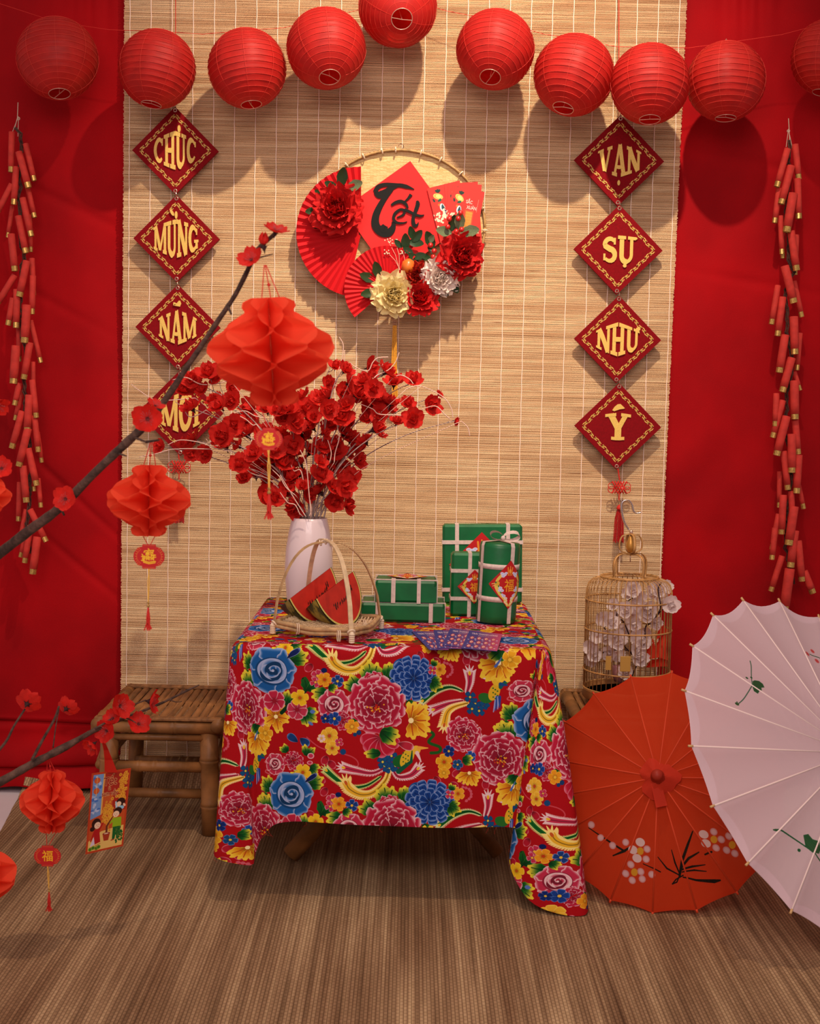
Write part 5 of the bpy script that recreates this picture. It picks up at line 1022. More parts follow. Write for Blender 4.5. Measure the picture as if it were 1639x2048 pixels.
for i, ((pts, dy), path) in enumerate(zip(brs, paths)):
    n = len(path); fy = lambda t: VY + dy*min(1, t*1.3)*1.2 + .02*math.sin(i)*t
    W_ = [P(p[0], p[1], fy(j/(n-1))) for j, p in enumerate(path)]; sd, hg = side(*tips[i][:2]); NUM = 'no one two three four five six seven eight nine ten eleven twelve thirteen fourteen'.split()
    root = thing('blossom_spray', 'red blossom spray in the vase, tip %s and %s, %s, %s blossoms' % (sd, hg, ['in front', 'at the back'][dy > 0], NUM[len(asg[i])]), 'blossoms', W_[0], 'red blossom stems in the vase')
    base = mouth + Vector(((i % 5-2)*.006, ((i*7) % 5-2)*.006, -vh*.55)); W_ = [base] + W_
    mb = MB(); mb.tube(W_, lerp_r([.0022, .0016, .0009], len(W_)), 5)
    for (x, y) in asg[i]:
        j = min(range(4, n), key=lambda j: math.hypot(path[j][0]-x, path[j][1]-y-8)); j = max(2, j-2)
        a = P(path[j][0], path[j][1], fy(j/(n-1))); yb = fy(j/(n-1)) + rnd.uniform(-.035, .02); e = P(x, y, yb); mb.tube([a, (a+e)/2+Vector((rnd.uniform(-.004, .004), 0, rnd.uniform(-.004, .004))), e], [.0011, .0009, .0008], 4)
        d = Vector((rnd.uniform(-.8, .8), rnd.uniform(-1.0, -.2), rnd.uniform(-.3, .9))) + (e-a).normalized()*.5
        rr = rnd.choice([14, 17, 19, 20, 21]) * (.62 if (x, y) in ((877, 790), (909, 842), (321, 893)) else 1)
        flower(root, e, d, rr*mpp(yb)*1.28, 'v', k=rnd.randrange(5))
    part('stem', mb, M_stem, root, True)
# curly tendrils belong to a bunch of twigs
tn = [[(262, 768), (280, 782), (310, 800), (345, 800), (390, 796)], [(278, 914), (310, 908), (350, 898), (420, 898)], [(335, 890), (360, 880), (400, 885), (430, 896), (460, 903)], [(345, 760), (372, 755), (400, 768), (430, 768), (460, 760)], [(412, 878), (420, 885), (435, 870), (448, 850), (470, 832), (490, 838), (505, 850), (512, 848)], [(465, 826), (490, 822), (510, 832), (528, 834)], [(350, 803), (365, 815), (378, 833), (395, 830), (412, 820)],
      [(700, 725), (712, 735), (735, 742), (745, 725), (755, 716), (776, 714)], [(678, 674), (686, 690), (684, 715), (680, 730)], [(689, 700), (688, 718), (683, 732)], [(798, 705), (790, 725), (776, 740), (755, 750), (745, 760)], [(765, 728), (758, 745), (748, 755)], [(785, 756), (800, 750), (818, 758), (826, 768)], [(842, 772), (870, 784), (892, 800), (903, 820), (905, 836)], [(812, 778), (830, 772), (842, 772)], [(720, 808), (745, 818), (757, 828), (790, 830), (815, 832)], [(840, 820), (870, 812), (890, 830), (900, 838)], [(922, 842), (935, 855), (939, 872)], [(655, 880), (662, 905), (658, 925), (650, 930), (646, 910)], [(675, 820), (674, 850), (678, 875), (670, 905), (668, 925)], [(582, 930), (588, 942), (600, 940), (606, 965), (596, 985)], [(560, 985), (575, 1005), (590, 1010), (600, 1030)], [(498, 895), (505, 925), (512, 905), (508, 885)], [(460, 893), (480, 897), (495, 908), (512, 912)], [(545, 940), (560, 955), (572, 975), (590, 990)], [(640, 830), (645, 850), (636, 868), (625, 872)], [(620, 1000), (622, 1020), (618, 1032)], [(600, 900), (612, 930), (617, 980), (622, 1034)], [(480, 920), (500, 945), (540, 960), (575, 1000), (606, 1034)], [(560, 950), (590, 1000), (612, 1034)]]
tw = thing('curly_twigs', 'bunch of thin pale curly twigs among the red blossoms in the vase', 'twigs', mouth)
for i, q in enumerate(tn):
    yy = VY - .05 + .02*math.sin(i*2.3); qq = cr3([P(x, y, yy) for x, y in q], 6); mb = MB(); mb.tube(qq, lerp_r([.0009, .0013, .0012], len(qq)), 5)
    if q[-1][1] < 1020:                           # a hidden stem leads each twig to the vase mouth
        far = min(q, key=lambda p: math.hypot(p[0]-616, p[1]-1030)); mb.tube(cr3([P(far[0], far[1], yy), P(616+(far[0]-616)*.35, 1034-(1034-far[1])*.5, VY), mouth], 5), .0009, 4)
    part('twig', mb, M_tend, tw, True)
# ---------------------------------------------------------------- bamboo tray basket with handles
zt = TZ+.006; FLf, FRf, BRf = Pz(545, 1268, zt), Pz(703, 1287, zt), Pz(762, 1258, zt); BLf = FLf+BRf-FRf; cb = (FLf+BRf)/2
bk = thing('tray_basket', 'square woven bamboo tray with two arched handles holding melon slices', 'basket', cb)
zr = zt+.028; apex = P(650, 1085, cb.y); cor = [FLf, FRf, BRf, BLf]
ctr = sum(cor, Vector())/4
def ins(p, f, z): q = ctr+(p-ctr)*f; return Vector((q.x, q.y, z))
rimp = []; M_rimc = mat('tray_rim_cane', (216, 174, 122), .5, var=(50, .25))
for i in range(4):
    a, b_ = ins(cor[i], .97, zr), ins(cor[(i+1) % 4], .97, zr); m = (a+b_)/2 + ((a+b_)/2-ctr).normalized()*.010; m.z = zr-.006; rimp += [a*.97+b_*.03, m*.5+a*.5, m, m*.5+b_*.5]
mb = MB(); rp = cr3(rimp+[rimp[0]], 5); mb.tube(rp, .0052, 6); mb.tube([q+Vector((0, 0, -.009)) for q in rp], .0050, 6); part('rim', mb, M_rimc, bk, True)
rimz = lambda x, y: .012
mb = MB(); 
u_ = (FRf-FLf); v_ = (BLf-FLf)
for k in range(22):
    for ax in (0, 1):
        t = .05+.9*k/21
        pts = []
        for j in range(17):
            s = j/16; q = FLf + (u_*t+v_*s if ax else u_*s+v_*t); e = max(abs(t-.5), abs(s-.5))*2; q = ctr + (q-ctr)*.95; pts.append(Vector((q.x, q.y, zt+.012+.012*max(0, e-.75)/.25 + .0009*(1 if (j+k) % 2 else -1)*(1 if ax else -1))))
        mb.tube(pts, .0023, 4)
tag(part('woven_base', mb, M_cream, bk), kind='stuff')
for i, j in ((0, 2), (1, 3)):
    a, b_ = cor[i], cor[j]; ap = apex + Vector((0, 0, .002 if i else -.003)); pts = [a, a*.85+ap*.15+Vector((0, 0, .01))]
    for s, e_ in ((0, a), (1, b_)): pass
    hh = ap.z-a.z; pts = []
    for k in range(25):
        t = k/24; base_ = a*(1-t)+b_*t; e = abs(2*t-1); z = hh*(1-e**2.6)**.62 if e < 1 else 0; off = (base_-ctr)*.0; pts.append(Vector((base_.x+(ap.x-ctr.x)*(1-e), base_.y+(ap.y-ctr.y)*(1-e), a.z+.004+z)))
    mb = MB(); vs = []
    for k, p in enumerate(pts):
        t = (pts[min(k+1, 24)]-pts[max(k-1, 0)]).normalized(); side_ = t.cross(Vector((0, -1, 0)).lerp(Vector((1, 0, 0)), 0)).normalized() if False else Vector((b_-a)).cross(Vector((0, 0, 1))).normalized(); o_ = side_.cross(t).normalized()
        for (p_, q_) in ((-.005, -.0016), (.005, -.0016), (.005, .0016), (-.005, .0016)): vs.append(p+side_*p_+o_*q_)
    mb.add(vs, [(4*k+m, 4*k+(m+1) % 4, 4*k+4+(m+1) % 4, 4*k+4+m) for k in range(24) for m in range(4)]); part('handle', mb, M_cream if i else M_rimc, bk)
for c_ in cor:
    mb = MB()
    for k in range(5): mb.ring(c_+Vector((0, 0, .003+k*.0042)), .0048, .0022, 12, 5)
    mb.tube([c_, c_+Vector((0, 0, .026))], .004, 8); d = (ctr-c_).normalized(); mb.ring(c_+Vector((0, 0, .024))+d*.004, .0075, .0022, 12, 5, (d.x, d.y, .9)); part('foot_binding', mb, M_cream2, bk, True)
for (px, py) in ((650, 1083), (640, 1086), (660, 1086)): 
    q = P(px, py, cb.y); mb = MB(); mb.ring(q, .0055, .0018, 12, 5, (1, 0, .2)); mb.ring(q+Vector((.003, 0, 0)), .0055, .0018, 12, 5, (1, 0, -.2)); part('handle_binding', mb, M_cream2, bk, True)
for i in (0, 1, 0.5):
    pass
for (px, py, yy) in ((595, 1258, None), (677, 1272, None), (728, 1252, None)):
    q = Pz(px, py, zr-.008); mb = MB()
    for s in (-1, 1): mb.ring(q+Vector((s*.002, .002, 0)), .012, .0011, 14, 4, (1, .2, 0))
    part('rim_binding', mb, M_cream2, bk, True)
# ---------------------------------------------------------------- watermelon wedges
M_flesh = mat('melon_flesh', (206, 50, 34), .6, var=(40, .12)); M_pale = mat('melon_pale_rim', (214, 200, 110), .6); M_seed = mat('melon_seed', (44, 30, 20), .5)
M_rind = mat('melon_rind', (60, 62, 30), .45, spec=.4); nt = M_rind.node_tree; N = nt.nodes; Lk = nt.links; b = N['Principled BSDF']; tc = N.new('ShaderNodeTexCoord')
c1 = ramp(nz(26, (1, 1, .35), 4), [(.40, (44, 44, 24)), (.47, (66, 64, 32)), (.51, (160, 140, 56)), (.62, (190, 166, 76))]); Lk.new(c1, b.inputs['Base Color'])
def melon(A, B_, Cc, dep, label):
    """A left corner, B top corner, Cc lowest point, all on the front cut; the second cut runs back from edge A-B"""
    t = thing('watermelon_slice', label, 'watermelon', (A+B_)/2, 'watermelon wedges in the basket')
    A, B_, Cc = Vector(A), Vector(B_), Vector(Cc); m = (A+B_)/2; ex = (B_-A)/2; a = ex.length; ex.normalize(); dn = Cc-m; dn -= ex*dn.dot(ex); bb = dn.length; dn.normalize(); nb = ex.cross(dn).normalized(); nb = nb if nb.y > 0 else -nb
    n = 28; outl = [m + ex*a*math.cos(PI+PI*k/n) + dn*bb*(math.sin(PI*k/n)**.86) for k in range(n+1)]
    f = lambda s, p: m + (p-m)*s
    mb = MB(); fr = -nb*.0012; vs = [m+fr]+[f(.93, p)+fr for p in outl]; mb.add(vs, [(0, k+2, k+1) for k in range(n)]); part('flesh', mb, M_flesh, t, False)
    mb = MB(); vs = []
    for p in outl: vs += [f(.93, p)+fr, f(.975, p)+fr*.7]
    mb.add(vs, [(2*k, 2*k+2, 2*k+3, 2*k+1) for k in range(n)]); part('pale_rim', mb, M_pale, t)
    mb = MB(); vs = []; W_ = 12
    for k, p in enumerate(outl):
        for j in range(W_+1):
            th = (PI*.36)*j/W_; r = p-m; al = r.dot(ex); de = r.dot(dn); vs.append(m + ex*al + dn*de*math.cos(th) + nb*max(de, 0)*math.sin(th)*dep)
    mb.add(vs, [(k*(W_+1)+j, (k+1)*(W_+1)+j, (k+1)*(W_+1)+j+1, k*(W_+1)+j+1) for k in range(n) for j in range(W_)])
    part('rind', mb, M_rind, t, True)
    mb = MB(); last = [vs[k*(W_+1)+W_] for k in range(n+1)]; mb.add([m]+last, [(0, k+1, k+2) for k in range(n)]); part('back_cut', mb, M_flesh, t)
    rnd = random.Random(4); mb = MB()
    for (u, v, l, w_) in [(-.36, .40, .09, 2.2), (-.42, .36, .04, 1.5), (-.30, .44, .05, 1.5), (-.25, .38, .05, 1.6), (-.16, .42, .045, 1.5), (-.12, .40, .035, 1.2), (-.03, .40, .08, 1.5), (.02, .42, .03, 1.2), (.08, .40, .06, 1.8), (.14, .41, .035, 1.2), (.2, .39, .05, 2), (.25, .4, .05, 2), (.33, .38, .04, 1.2), (.38, .36, .07, 1.3), (.44, .36, .06, 1.4), (.5, .28, .09, 1.5), (.56, .3, .05, 2.2), (.58, .24, .05, 1.4), (-.38, .46, .04, 1.6), (.47, .34, .05, 1.2)]:
        c_ = m+ex*a*u+dn*bb*v+fr*1.2; L2 = l*a*1.45; w2 = w_*.0010; dd = (dn*.8-ex*.25+ex*rnd.uniform(-.1, .1)).normalized(); pp = dd.cross(nb); mb.add([c_-dd*L2, c_+pp*w2-dd*L2*.2, c_+pp*w2*.6+dd*L2*.7, c_+dd*L2, c_-pp*w2*.6+dd*L2*.7, c_-pp*w2-dd*L2*.2], [(0, 1, 2, 3, 4, 5)])
    part('seeds', mb, M_seed, t)
zb = zt+.016
def mw(px, py, y): return P(px, py, y)
yF = Pz(660, 1250, zb).y
def my(px, py, y0): k_ = mpp(y0); return P(px, py, y0+.85*(px-630)*k_+.2*(1250-py)*k_)
yF -= .02
melon(my(630.5, 1199, yF), my(707, 1142, yF), my(703, 1251, yF), 1.15, 'watermelon wedge with dark seeds, the front right one in the basket')
yB = yF+.055
melon(my(577, 1199, yB+.04), my(662, 1134, yB+.04), my(645, 1250, yB+.04), 1.15, 'watermelon wedge with dark seeds, the rear left one in the basket')
# ---------------------------------------------------------------- green wrapped rice cakes
M_green = mat('green_gift_paper', (0, 108, 54), .38, var=(18, .22), bump=(22, .22), spec=.45); M_rib = mat('white_satin_ribbon', (226, 200, 190), .5, var=(160, .1)); IM_l = make_label(); M_lab = mat('fortune_label_print', (190, 40, 30), .45, img=IM_l, ext='EXTEND')
def gift(c, sz, R3, bands, label, lab=None, sag=.0012):
    """box parcel centred at c; bands = [(axis the band circles, offset, width)]"""
    x, y, z = sz; t = thing('rice_cake_parcel', label, 'parcel', c, 'green wrapped rice cake parcels on the table', R3.to_euler())
    mb = MB(); mb.box((0, 0, 0), sz, bev=min(.006, min(sz)*.12)); part('wrapping', mb, M_green, t, world=False)
    e = .0011
    for bi, (ax, off, w_) in enumerate(bands):
        e = .0011+.00035*bi; mb = MB(); h = [x/2, y/2, z/2]; u, v = [i for i in range(3) if i != ax]
        def bx(du, dv, su, sv):
            c2 = [0, 0, 0]; c2[ax] = off; c2[u] = du; c2[v] = dv; s2 = [0, 0, 0]; s2[ax] = w_; s2[u] = su; s2[v] = sv; mb.box(c2, s2)
        bx(h[u]+e/2, 0, e, 2*h[v]+e*2); bx(-h[u]-e/2, 0, e, 2*h[v]+e*2); bx(0, h[v]+e/2, 2*h[u], e); bx(0, -h[v]-e/2, 2*h[u], e); part('ribbon', mb, M_rib, t, world=False)
    if lab:
        face, (lx, lz), r = lab; mb = MB()
        pts = [(lx, lz+r), (lx-r, lz), (lx, lz-r), (lx+r, lz)]; uv = [(.5, 1), (0, .5), (.5, 0), (1, .5)]; d = e*2.2
        mb.add([(p, -y/2-d, q) if face == 'f' else (p, q, z/2+d) for p, q in pts], [(0, 1, 2, 3)], 0, uv); mb.add([(p*.999, -y/2-d+.0006, q) if face == 'f' else (p, q*.999, z/2+d-.0006) for p, q in pts], [(3, 2, 1, 0)], 0, uv); part('label', mb, M_lab, t, world=False)
    # folded paper ends
    mb = MB()
    if z < x*.6:
        for s in (-1, 1): mb = MB(); mb.add([(s*x/2*.995, -y/2-.0004, -z/2+.002), (s*(x/2-.9*z), -y/2-.0010, -z/2+.002), (s*x/2*.995, -y/2-.0004, z*.32)], [(0, 1, 2)]); part('paper_fold', mb, M_green, t, world=False)
    return t
def rz(a): return Matrix.Rotation(a, 3, 'Z')
z0 = TZ+.006; k2 = lambda y: mpp(y)
yf = Pz(810, 1244, z0).y; hb = 37*k2(yf); x0, x1 = P(722, 1230, yf).x, P(889, 1230, yf).x
gift(Vector(((x0+x1)/2, yf+.075, z0+hb/2)), (x1-x0, .15, hb), rz(0), [(0, (P(861, 1230, yf).x-(x0+x1)/2), .0095), (0, (P(754, 1230, yf).x-(x0+x1)/2), .0085), (1, .045, .006), (1, -.06, .004)], 'flat green parcel with white ribbons, underneath the smaller flat one')
yt = yf+.004; z1 = z0+hb+.0015; ht_ = 45*k2(yt); x0, x1 = P(750, 1190, yt).x, P(873, 1190, yt).x
gift(Vector(((x0+x1)/2, yt+.058, z1+ht_/2)), (x1-x0, .115, ht_), rz(0), [(0, (P(786, 1190, yt).x-(x0+x1)/2), .010), (0, (P(837, 1190, yt).x-(x0+x1)/2), .009), (1, .042, .005), (1, -.05, .005)], 'small flat green parcel on top, red diamond label on its upper face', ('t', (.002, -.002), .050))
yb_ = -.262; kb = k2(yb_); cx = P(964, 1140, yb_).x; wb = 160*kb; zb0 = P(964, 1223, yb_).z; 
gift(Vector((cx, yb_+.026, z0+wb/2)), (wb, .05, wb*1.0), Matrix.Rotation(-.02, 3, 'Y'), [(0, -wb*.32, .010), (0, wb*.32, .010), (2, wb*.28, .010), (2, -wb*.32, .010)], 'large square green parcel standing upright at the back of the table', ('f', (-.002, 0), .085))
ym = Pz(940, 1233, z0).y; km = k2(ym); xm = P(938, 1170, ym).x; wm = 74*km; hm = 128*km
gift(Vector((xm, ym+.03, z0+hm/2)), (wm, .055, hm), rz(.03), [(0, 0, .009), (2, hm*.22, .009), (2, -hm*.22, .009)], 'narrow green parcel standing between the square one and the cylinder', ('f', (.012, -.004), .042))
# cylinder parcel
yc = Pz(990, 1250, z0).y; kc = k2(yc); rc = 41*kc; hc = 165*kc; cc = P(994, 1200, yc+rc); cyl = thing('rice_cake_parcel', 'green cylindrical parcel with white ribbon bow and red diamond label', 'parcel', Vector((cc.x-.003, yc+rc, z0)), 'green wrapped rice cake parcels on the table', (0, .035, 0))
mb = MB(); pr = [(rc*.9, .001), (rc*.985, .005), (rc, .02), (rc*1.0, hc*.5), (rc*1.01, hc-.012), (rc*.97, hc-.002), (rc*.6, hc), (.0001, hc+.002)]; mb.lathe(pr, 40); part('wrapping', mb, M_green, cyl, True, world=False)
for zz in (hc*.31, hc*.71): mb = MB(); mb.lathe([(rc*1.0, zz-.006), (rc*1.022, zz-.006), (rc*1.022, zz+.006), (rc*1.0, zz+.006)], 40); part('ribbon', mb, M_rib, cyl, True, world=False)
for a_ in (-2.62, -.95):
    mb = MB(); w_ = .0055
    for s in (1,):
        ca, sa = math.cos(a_), math.sin(a_); d = Vector((ca, sa, 0)); sd = Vector((-sa, ca, 0)); pts = [d*rc*1.018+Vector((0, 0, .003)), d*rc*1.018+Vector((0, 0, hc*.5)), d*rc*1.025+Vector((0, 0, hc-.008)), d*rc*.96+Vector((0, 0, hc+.001)), d*rc*.5+Vector((0, 0, hc+.0032)), Vector((0, 0, hc+.0042))]
        vs = []; [vs.extend([p-sd*w_, p+sd*w_]) for p in pts]; mb.add(vs, [(2*k, 2*k+1, 2*k+3, 2*k+2) for k in range(len(pts)-1)])
        mb.add([v+d*-.0008 for v in vs], [(2*k+2, 2*k+3, 2*k+1, 2*k) for k in range(len(pts)-1)])
    part('ribbon', mb, M_rib, cyl, world=False)
mb = MB(); bc = Vector((.006, -.004, hc+.006))
for ang, L_, wv in ((.35, .042, .013), (2.7, .034, .011)):
    d = Vector((math.cos(ang), math.sin(ang)*.6, 0)); vs = []
    for k in range(15):
        t = k/14; a_ = 2*PI*t; rr_ = (1-math.cos(a_))/2*L_; up_ = math.sin(a_)*.010; c_ = bc+d*rr_+Vector((0, 0, .006+up_+rr_*.12)); w_ = wv*(.35+.65*math.sin(a_/2)); vs += [c_-Vector((-d.y, d.x, .5))*w_*.6, c_+Vector((-d.y, d.x, .5))*w_*.6]
    mb.add(vs, [(2*k, 2*k+1, 2*k+3, 2*k+2) for k in range(14)])
mb.ball(bc+Vector((0, 0, .004)), .006, seg=8); part('bow', mb, M_rib, cyl, True, world=False)
mb = MB(); n = 12; R_l = .058; a0 = -PI/2+.52
for q in range(2):
    vs = []; uv = []
    for i in range(n+1):
        u = -1+2*i/n; hh = (1-abs(u))*R_l
        for s in (-1, 1):
            a_ = a0+u*R_l*.86/rc; rad = rc*1.03+(.0006 if q == 0 else 0); vs.append((rad*math.cos(a_), rad*math.sin(a_), hc*.50+s*hh)); uv.append((.5+u*.5, .5+s*(1-abs(u))*.5))
    mb.add(vs, [((2*i, 2*i+2, 2*i+3, 2*i+1) if q == 0 else (2*i+1, 2*i+3, 2*i+2, 2*i)) for i in range(n)], 0, uv)
part('label', mb, M_lab, cyl, True, world=False)
# ---------------------------------------------------------------- purple envelopes
IM_p = make_purple(); M_pur = mat('purple_envelope_print', (90, 50, 130), .5, img=IM_p, ext='EXTEND'); M_pe = mat('purple_paper', (64, 50, 124), .6)
ENV = [((822.5, 1262.5), (890, 1262), (897, 1299), (858, 1299), 'leftmost of the fan'), ((866.5, 1260), (925, 1260), (930, 1297), (874, 1296), 'second from the left in the fan'), ((900, 1256.5), (962, 1262), (945, 1296), (884, 1290), 'third from the left in the fan'), ((938, 1261), (1004, 1268), (993.5, 1302), (922, 1296), 'rightmost and topmost of the fan')]
for i, (a, b_, c_, d_, lb) in enumerate(ENV):
    zz = TZ+.0075+i*.0015; q = [Pz(*p, zz) for p in (a, b_, c_, d_)]; t = thing('lucky_envelope', 'purple dragon fruit envelope on the tablecloth, '+lb, 'envelope', sum(q, Vector())/4, 'purple envelopes fanned out on the tablecloth')
    mb = MB(); mb.add(q, [(3, 2, 1, 0)], 0, [(0, 1), (1, 1), (1, 0), (0, 0)]); dn = Vector((0, 0, -.0011)); mb.add([p+dn for p in q]+q, [(0, 1, 2, 3)] + [(k, k+4, (k+1) % 4+4, (k+1) % 4) for k in range(4)], 1); part('envelope', mb, [M_pur, M_pe], t)
# ---------------------------------------------------------------- wall basket with fans, flowers and cards
Yw = -.03; wc = P(797, 452, Yw); kw = mpp(Yw); RW = 170*kw
M_wick = mat('woven_wicker', (228, 196, 136), .6, bump=(200, .3)); nt = M_wick.node_tree; N = nt.nodes; Lk = nt.links; b = N['Principled BSDF']; tc = N.new('ShaderNodeTexCoord')
mp = N.new('ShaderNodeMapping'); mp.inputs['Rotation'].default_value = (PI/2, 0, 0); Lk.new(tc.outputs['Object'], mp.inputs[0]); bkn = N.new('ShaderNodeTexBrick'); Lk.new(mp.outputs[0], bkn.inputs[0]); bkn.inputs['Scale'].default_value = 1; bkn.inputs['Brick Width'].default_value = .018; bkn.inputs['Row Height'].default_value = .0028; bkn.inputs['Mortar Size'].default_value = .0005; bkn.inputs['Mortar Smooth'].default_value = 1
bkn.inputs['Color1'].default_value = lin((236, 206, 146)); bkn.inputs['Color2'].default_value = lin((212, 172, 110)); bkn.inputs['Mortar'].default_value = lin((176, 130, 78)); Lk.new(bkn.outputs[0], b.inputs['Base Color'])
wb_ = thing('wall_basket', 'round woven wall basket decorated with red fans, flowers and New Year cards', 'wall decoration', wc)
mb = MB(); vs = []; n = 60
for k in range(n):
    a = 2*PI*k/n
    for j in range(9): r = RW*(j/8); vs.append((wc.x+r*math.cos(a), Yw+.018-.010*(j/8)**3 + .0006*math.sin(a*30+j), wc.z+r*.87*math.sin(a)))
mb.add(vs, [(k*9+j, k*9+j+1, ((k+1) % n)*9+j+1, ((k+1) % n)*9+j) for k in range(n) for j in range(8)]); part('woven_basket', mb, M_wick, wb_, True)
mb = MB(); [mb.tube([(wc.x+RW*math.cos(2*PI*k/72), Yw+yo, wc.z+.87*RW*math.sin(2*PI*k/72)) for k in range(73)], r_, 6) for yo, r_ in ((0, .0034), (.006, .0030))]; part('rim', mb, mat('rim_cane', (206, 160, 100), .5, var=(60, .3)), wb_, True)
for a in (62, 76, 93, 102, 115, 128, 45, 30, 15, -2, -20, -40, 200): q = Vector((wc.x+RW*math.cos(math.radians(a)), Yw-.002, wc.z+.87*RW*math.sin(math.radians(a)))); mb = MB(); mb.ring(q, .007, .0018, 10, 4, (-math.sin(math.radians(a)), 0, math.cos(math.radians(a)))); part('rim_binding', mb, M_cream2, wb_)
mb = MB(); mb.ring((wc.x+.002, Yw, wc.z+RW*.87+.009), .007, .0008, 14, 4, (0, 1, 0), arc=4.5); part('hook', mb, M_twine, wb_)
M_fan = mat('red_fan_paper', (196, 12, 22), .7)
def fan(pv, R_, a0, a1, n, y, dy):
    mb = MB(); c = P(*pv, y); vs = []; R_ *= kw; m = 2*n
    for k in range(m+1):
        a = math.radians(a0+(a1-a0)*k/m); z = -.0 if k % 2 else 1
        for j in range(5): r = R_*(.04+.96*j/4); h = z*.0052*(r/R_)*(R_/.17)*1.5; vs.append((c.x+r*math.cos(a), y-h-dy*(j/4), c.z+r*math.sin(a)))
    mb.add(vs, [(k*5+j, (k+1)*5+j, (k+1)*5+j+1, k*5+j+1) for k in range(m) for j in range(4)]); part('paper_fan', mb, M_fan, wb_)
fan((722, 466), 127, 91, 258, 26, Yw-.012, .012); fan((774, 579), 84, 50, 222, 24, Yw-.03, .012)
# word board
M_board = mat('red_card_board', (222, 34, 34), .7); M_ink = mat('black_ink_felt', (24, 22, 20), .85)
def W2(px, py, y): return P(px, py, y)
cs = [(820, 322), (685, 418), (783, 556), (918, 457)]; yb2 = Yw-.014; q = [W2(*p, yb2) for p in cs]; mb = MB(); bk_ = Vector((0, .004, 0)); mb.add(q+[p+bk_ for p in q], [(0, 1, 2, 3), (7, 6, 5, 4)]+[(k, k+4, (k+1) % 4+4, (k+1) % 4) for k in range(4)]); brd = part('word_board', mb, M_board, wb_)
f4 = lambda x, y: (560+x/3.725, 290+y/3.725)
def ink(pts, ws_, yo):
    L_ = catm([f4(*p) for p in pts], 6); W_ = lerp_r(ws_, len(L_)); mb = MB(); vs = []
    for i, p in enumerate(L_):
        t = L_[min(i+1, len(L_)-1)]-L_[max(i-1, 0)]; t = t/(np.linalg.norm(t)+1e-9); nn = np.array((-t[1], t[0]))*W_[i]/2/3.725
        for y_ in (yb2-.003-yo, yb2-.0002): vs += [P(*(p+nn), y_), P(*(p-nn), y_)]
    m = len(L_); mb.add(vs, [(4*i, 4*i+1, 4*i+5, 4*i+4) for i in range(m-1)]+[(4*i, 4*i+4, 4*i+6, 4*i+2) for i in range(m-1)]+[(4*i+1, 4*i+3, 4*i+7, 4*i+5) for i in range(m-1)]+[(0, 2, 3, 1), (4*m-4, 4*m-3, 4*m-1, 4*m-2)]); return mb
mbx = MB()
for i, (pp, ww) in enumerate((([(705, 345), (735, 370), (790, 355), (830, 318), (880, 300), (940, 310), (998, 330)], [20, 56, 60, 42, 30, 30, 4]), ([(705, 350), (730, 312), (780, 296), (850, 296), (920, 300)], [30, 34, 30, 26, 20]), ([(830, 330), (790, 380), (745, 450), (712, 530), (712, 600), (750, 645), (800, 655), (835, 625), (845, 585), (830, 575)], [30, 36, 44, 54, 62, 66, 62, 48, 26, 6]), ([(750, 600), (770, 625), (800, 630)], [40, 60, 40]),
      ([(828, 448), (860, 428), (900, 420), (935, 440), (950, 470)], [16, 24, 26, 24, 14]), ([(975, 368), (950, 400), (915, 430)], [26, 16, 6]), ([(870, 540), (915, 520), (925, 490), (895, 480), (855, 510), (845, 550), (870, 578), (915, 580), (945, 570)], [8, 18, 20, 18, 22, 22, 20, 12, 4]), ([(1018, 415), (1025, 440), (1005, 500), (990, 550), (998, 598), (1020, 595), (1030, 575)], [14, 32, 26, 26, 30, 16, 4]), ([(925, 480), (960, 495), (1000, 515), (1040, 528), (1072, 520)], [20, 22, 20, 20, 4]))):
    m_ = ink(pp, ww, i*.0003); mbx.add(m_.v, m_.f)
part('ink_word', mbx, M_ink, brd)
IM_e = make_envelope(); M_env = mat('red_envelope_print_card', (206, 44, 34), .5, img=IM_e, ext='EXTEND'); M_envb = mat('red_envelope_paper', (196, 38, 30), .55)
for i, (tlx, tly, ang) in enumerate(((853.5, 377, 14), (888, 368, 4), (918, 369, -3), (941, 377, -11))):
    y = yb2-.006-.0016*i; w_, h_ = (67, 125) if i < 3 else (64, 125); a = math.radians(ang); ex = (math.cos(a), -math.sin(a)); ey = (math.sin(a), math.cos(a))
    if ang == -11: tlx, tly = 906, 372
    if ang == -3: tlx, tly = 888+8, 366
    cs = [(tlx, tly), (tlx+ex[0]*w_, tly+ex[1]*w_), (tlx+ex[0]*w_+ey[0]*h_, tly+ex[1]*w_+ey[1]*h_), (tlx+ey[0]*h_, tly+ey[1]*h_)]; q = [P(*p, y) for p in cs]
    mb = MB(); mb.add(q, [(0, 1, 2, 3)], 0, [(0, 1), (1, 1), (1, 0), (0, 0)]); mb.add(q+[p+Vector((0, .0012, 0)) for p in q], [(7, 6, 5, 4)]+[(k, k+4, (k+1) % 4+4, (k+1) % 4) for k in range(4)], 1); part('envelope', mb, [M_env, M_envb], wb_)
M_leaf = mat('glossy_leaf', (44, 74, 42), .35, var=(30, .35), spec=.6); M_leaf2 = mat('pale_leaf', (120, 134, 96), .3, var=(30, .35), spec=.6)
def leaf_mb(L_, W_, bend=.25):
    mb = MB(); 
    def fn(u, v): w_ = W_*math.sin(PI*min(.999, u*.93+.03))**.8*(1+.06*math.sin(u*30)); y = (v-.5)*2*w_; return (L_*u, y, abs(y)*.35 + bend*L_*u*u - .0)
    mb.grid(fn, 8, 4); return mb
ME_lf = proto_mesh('leaf', leaf_mb(1, .27), M_leaf); ME_lp = proto_mesh('leaf', leaf_mb(1, .3), M_leaf2)
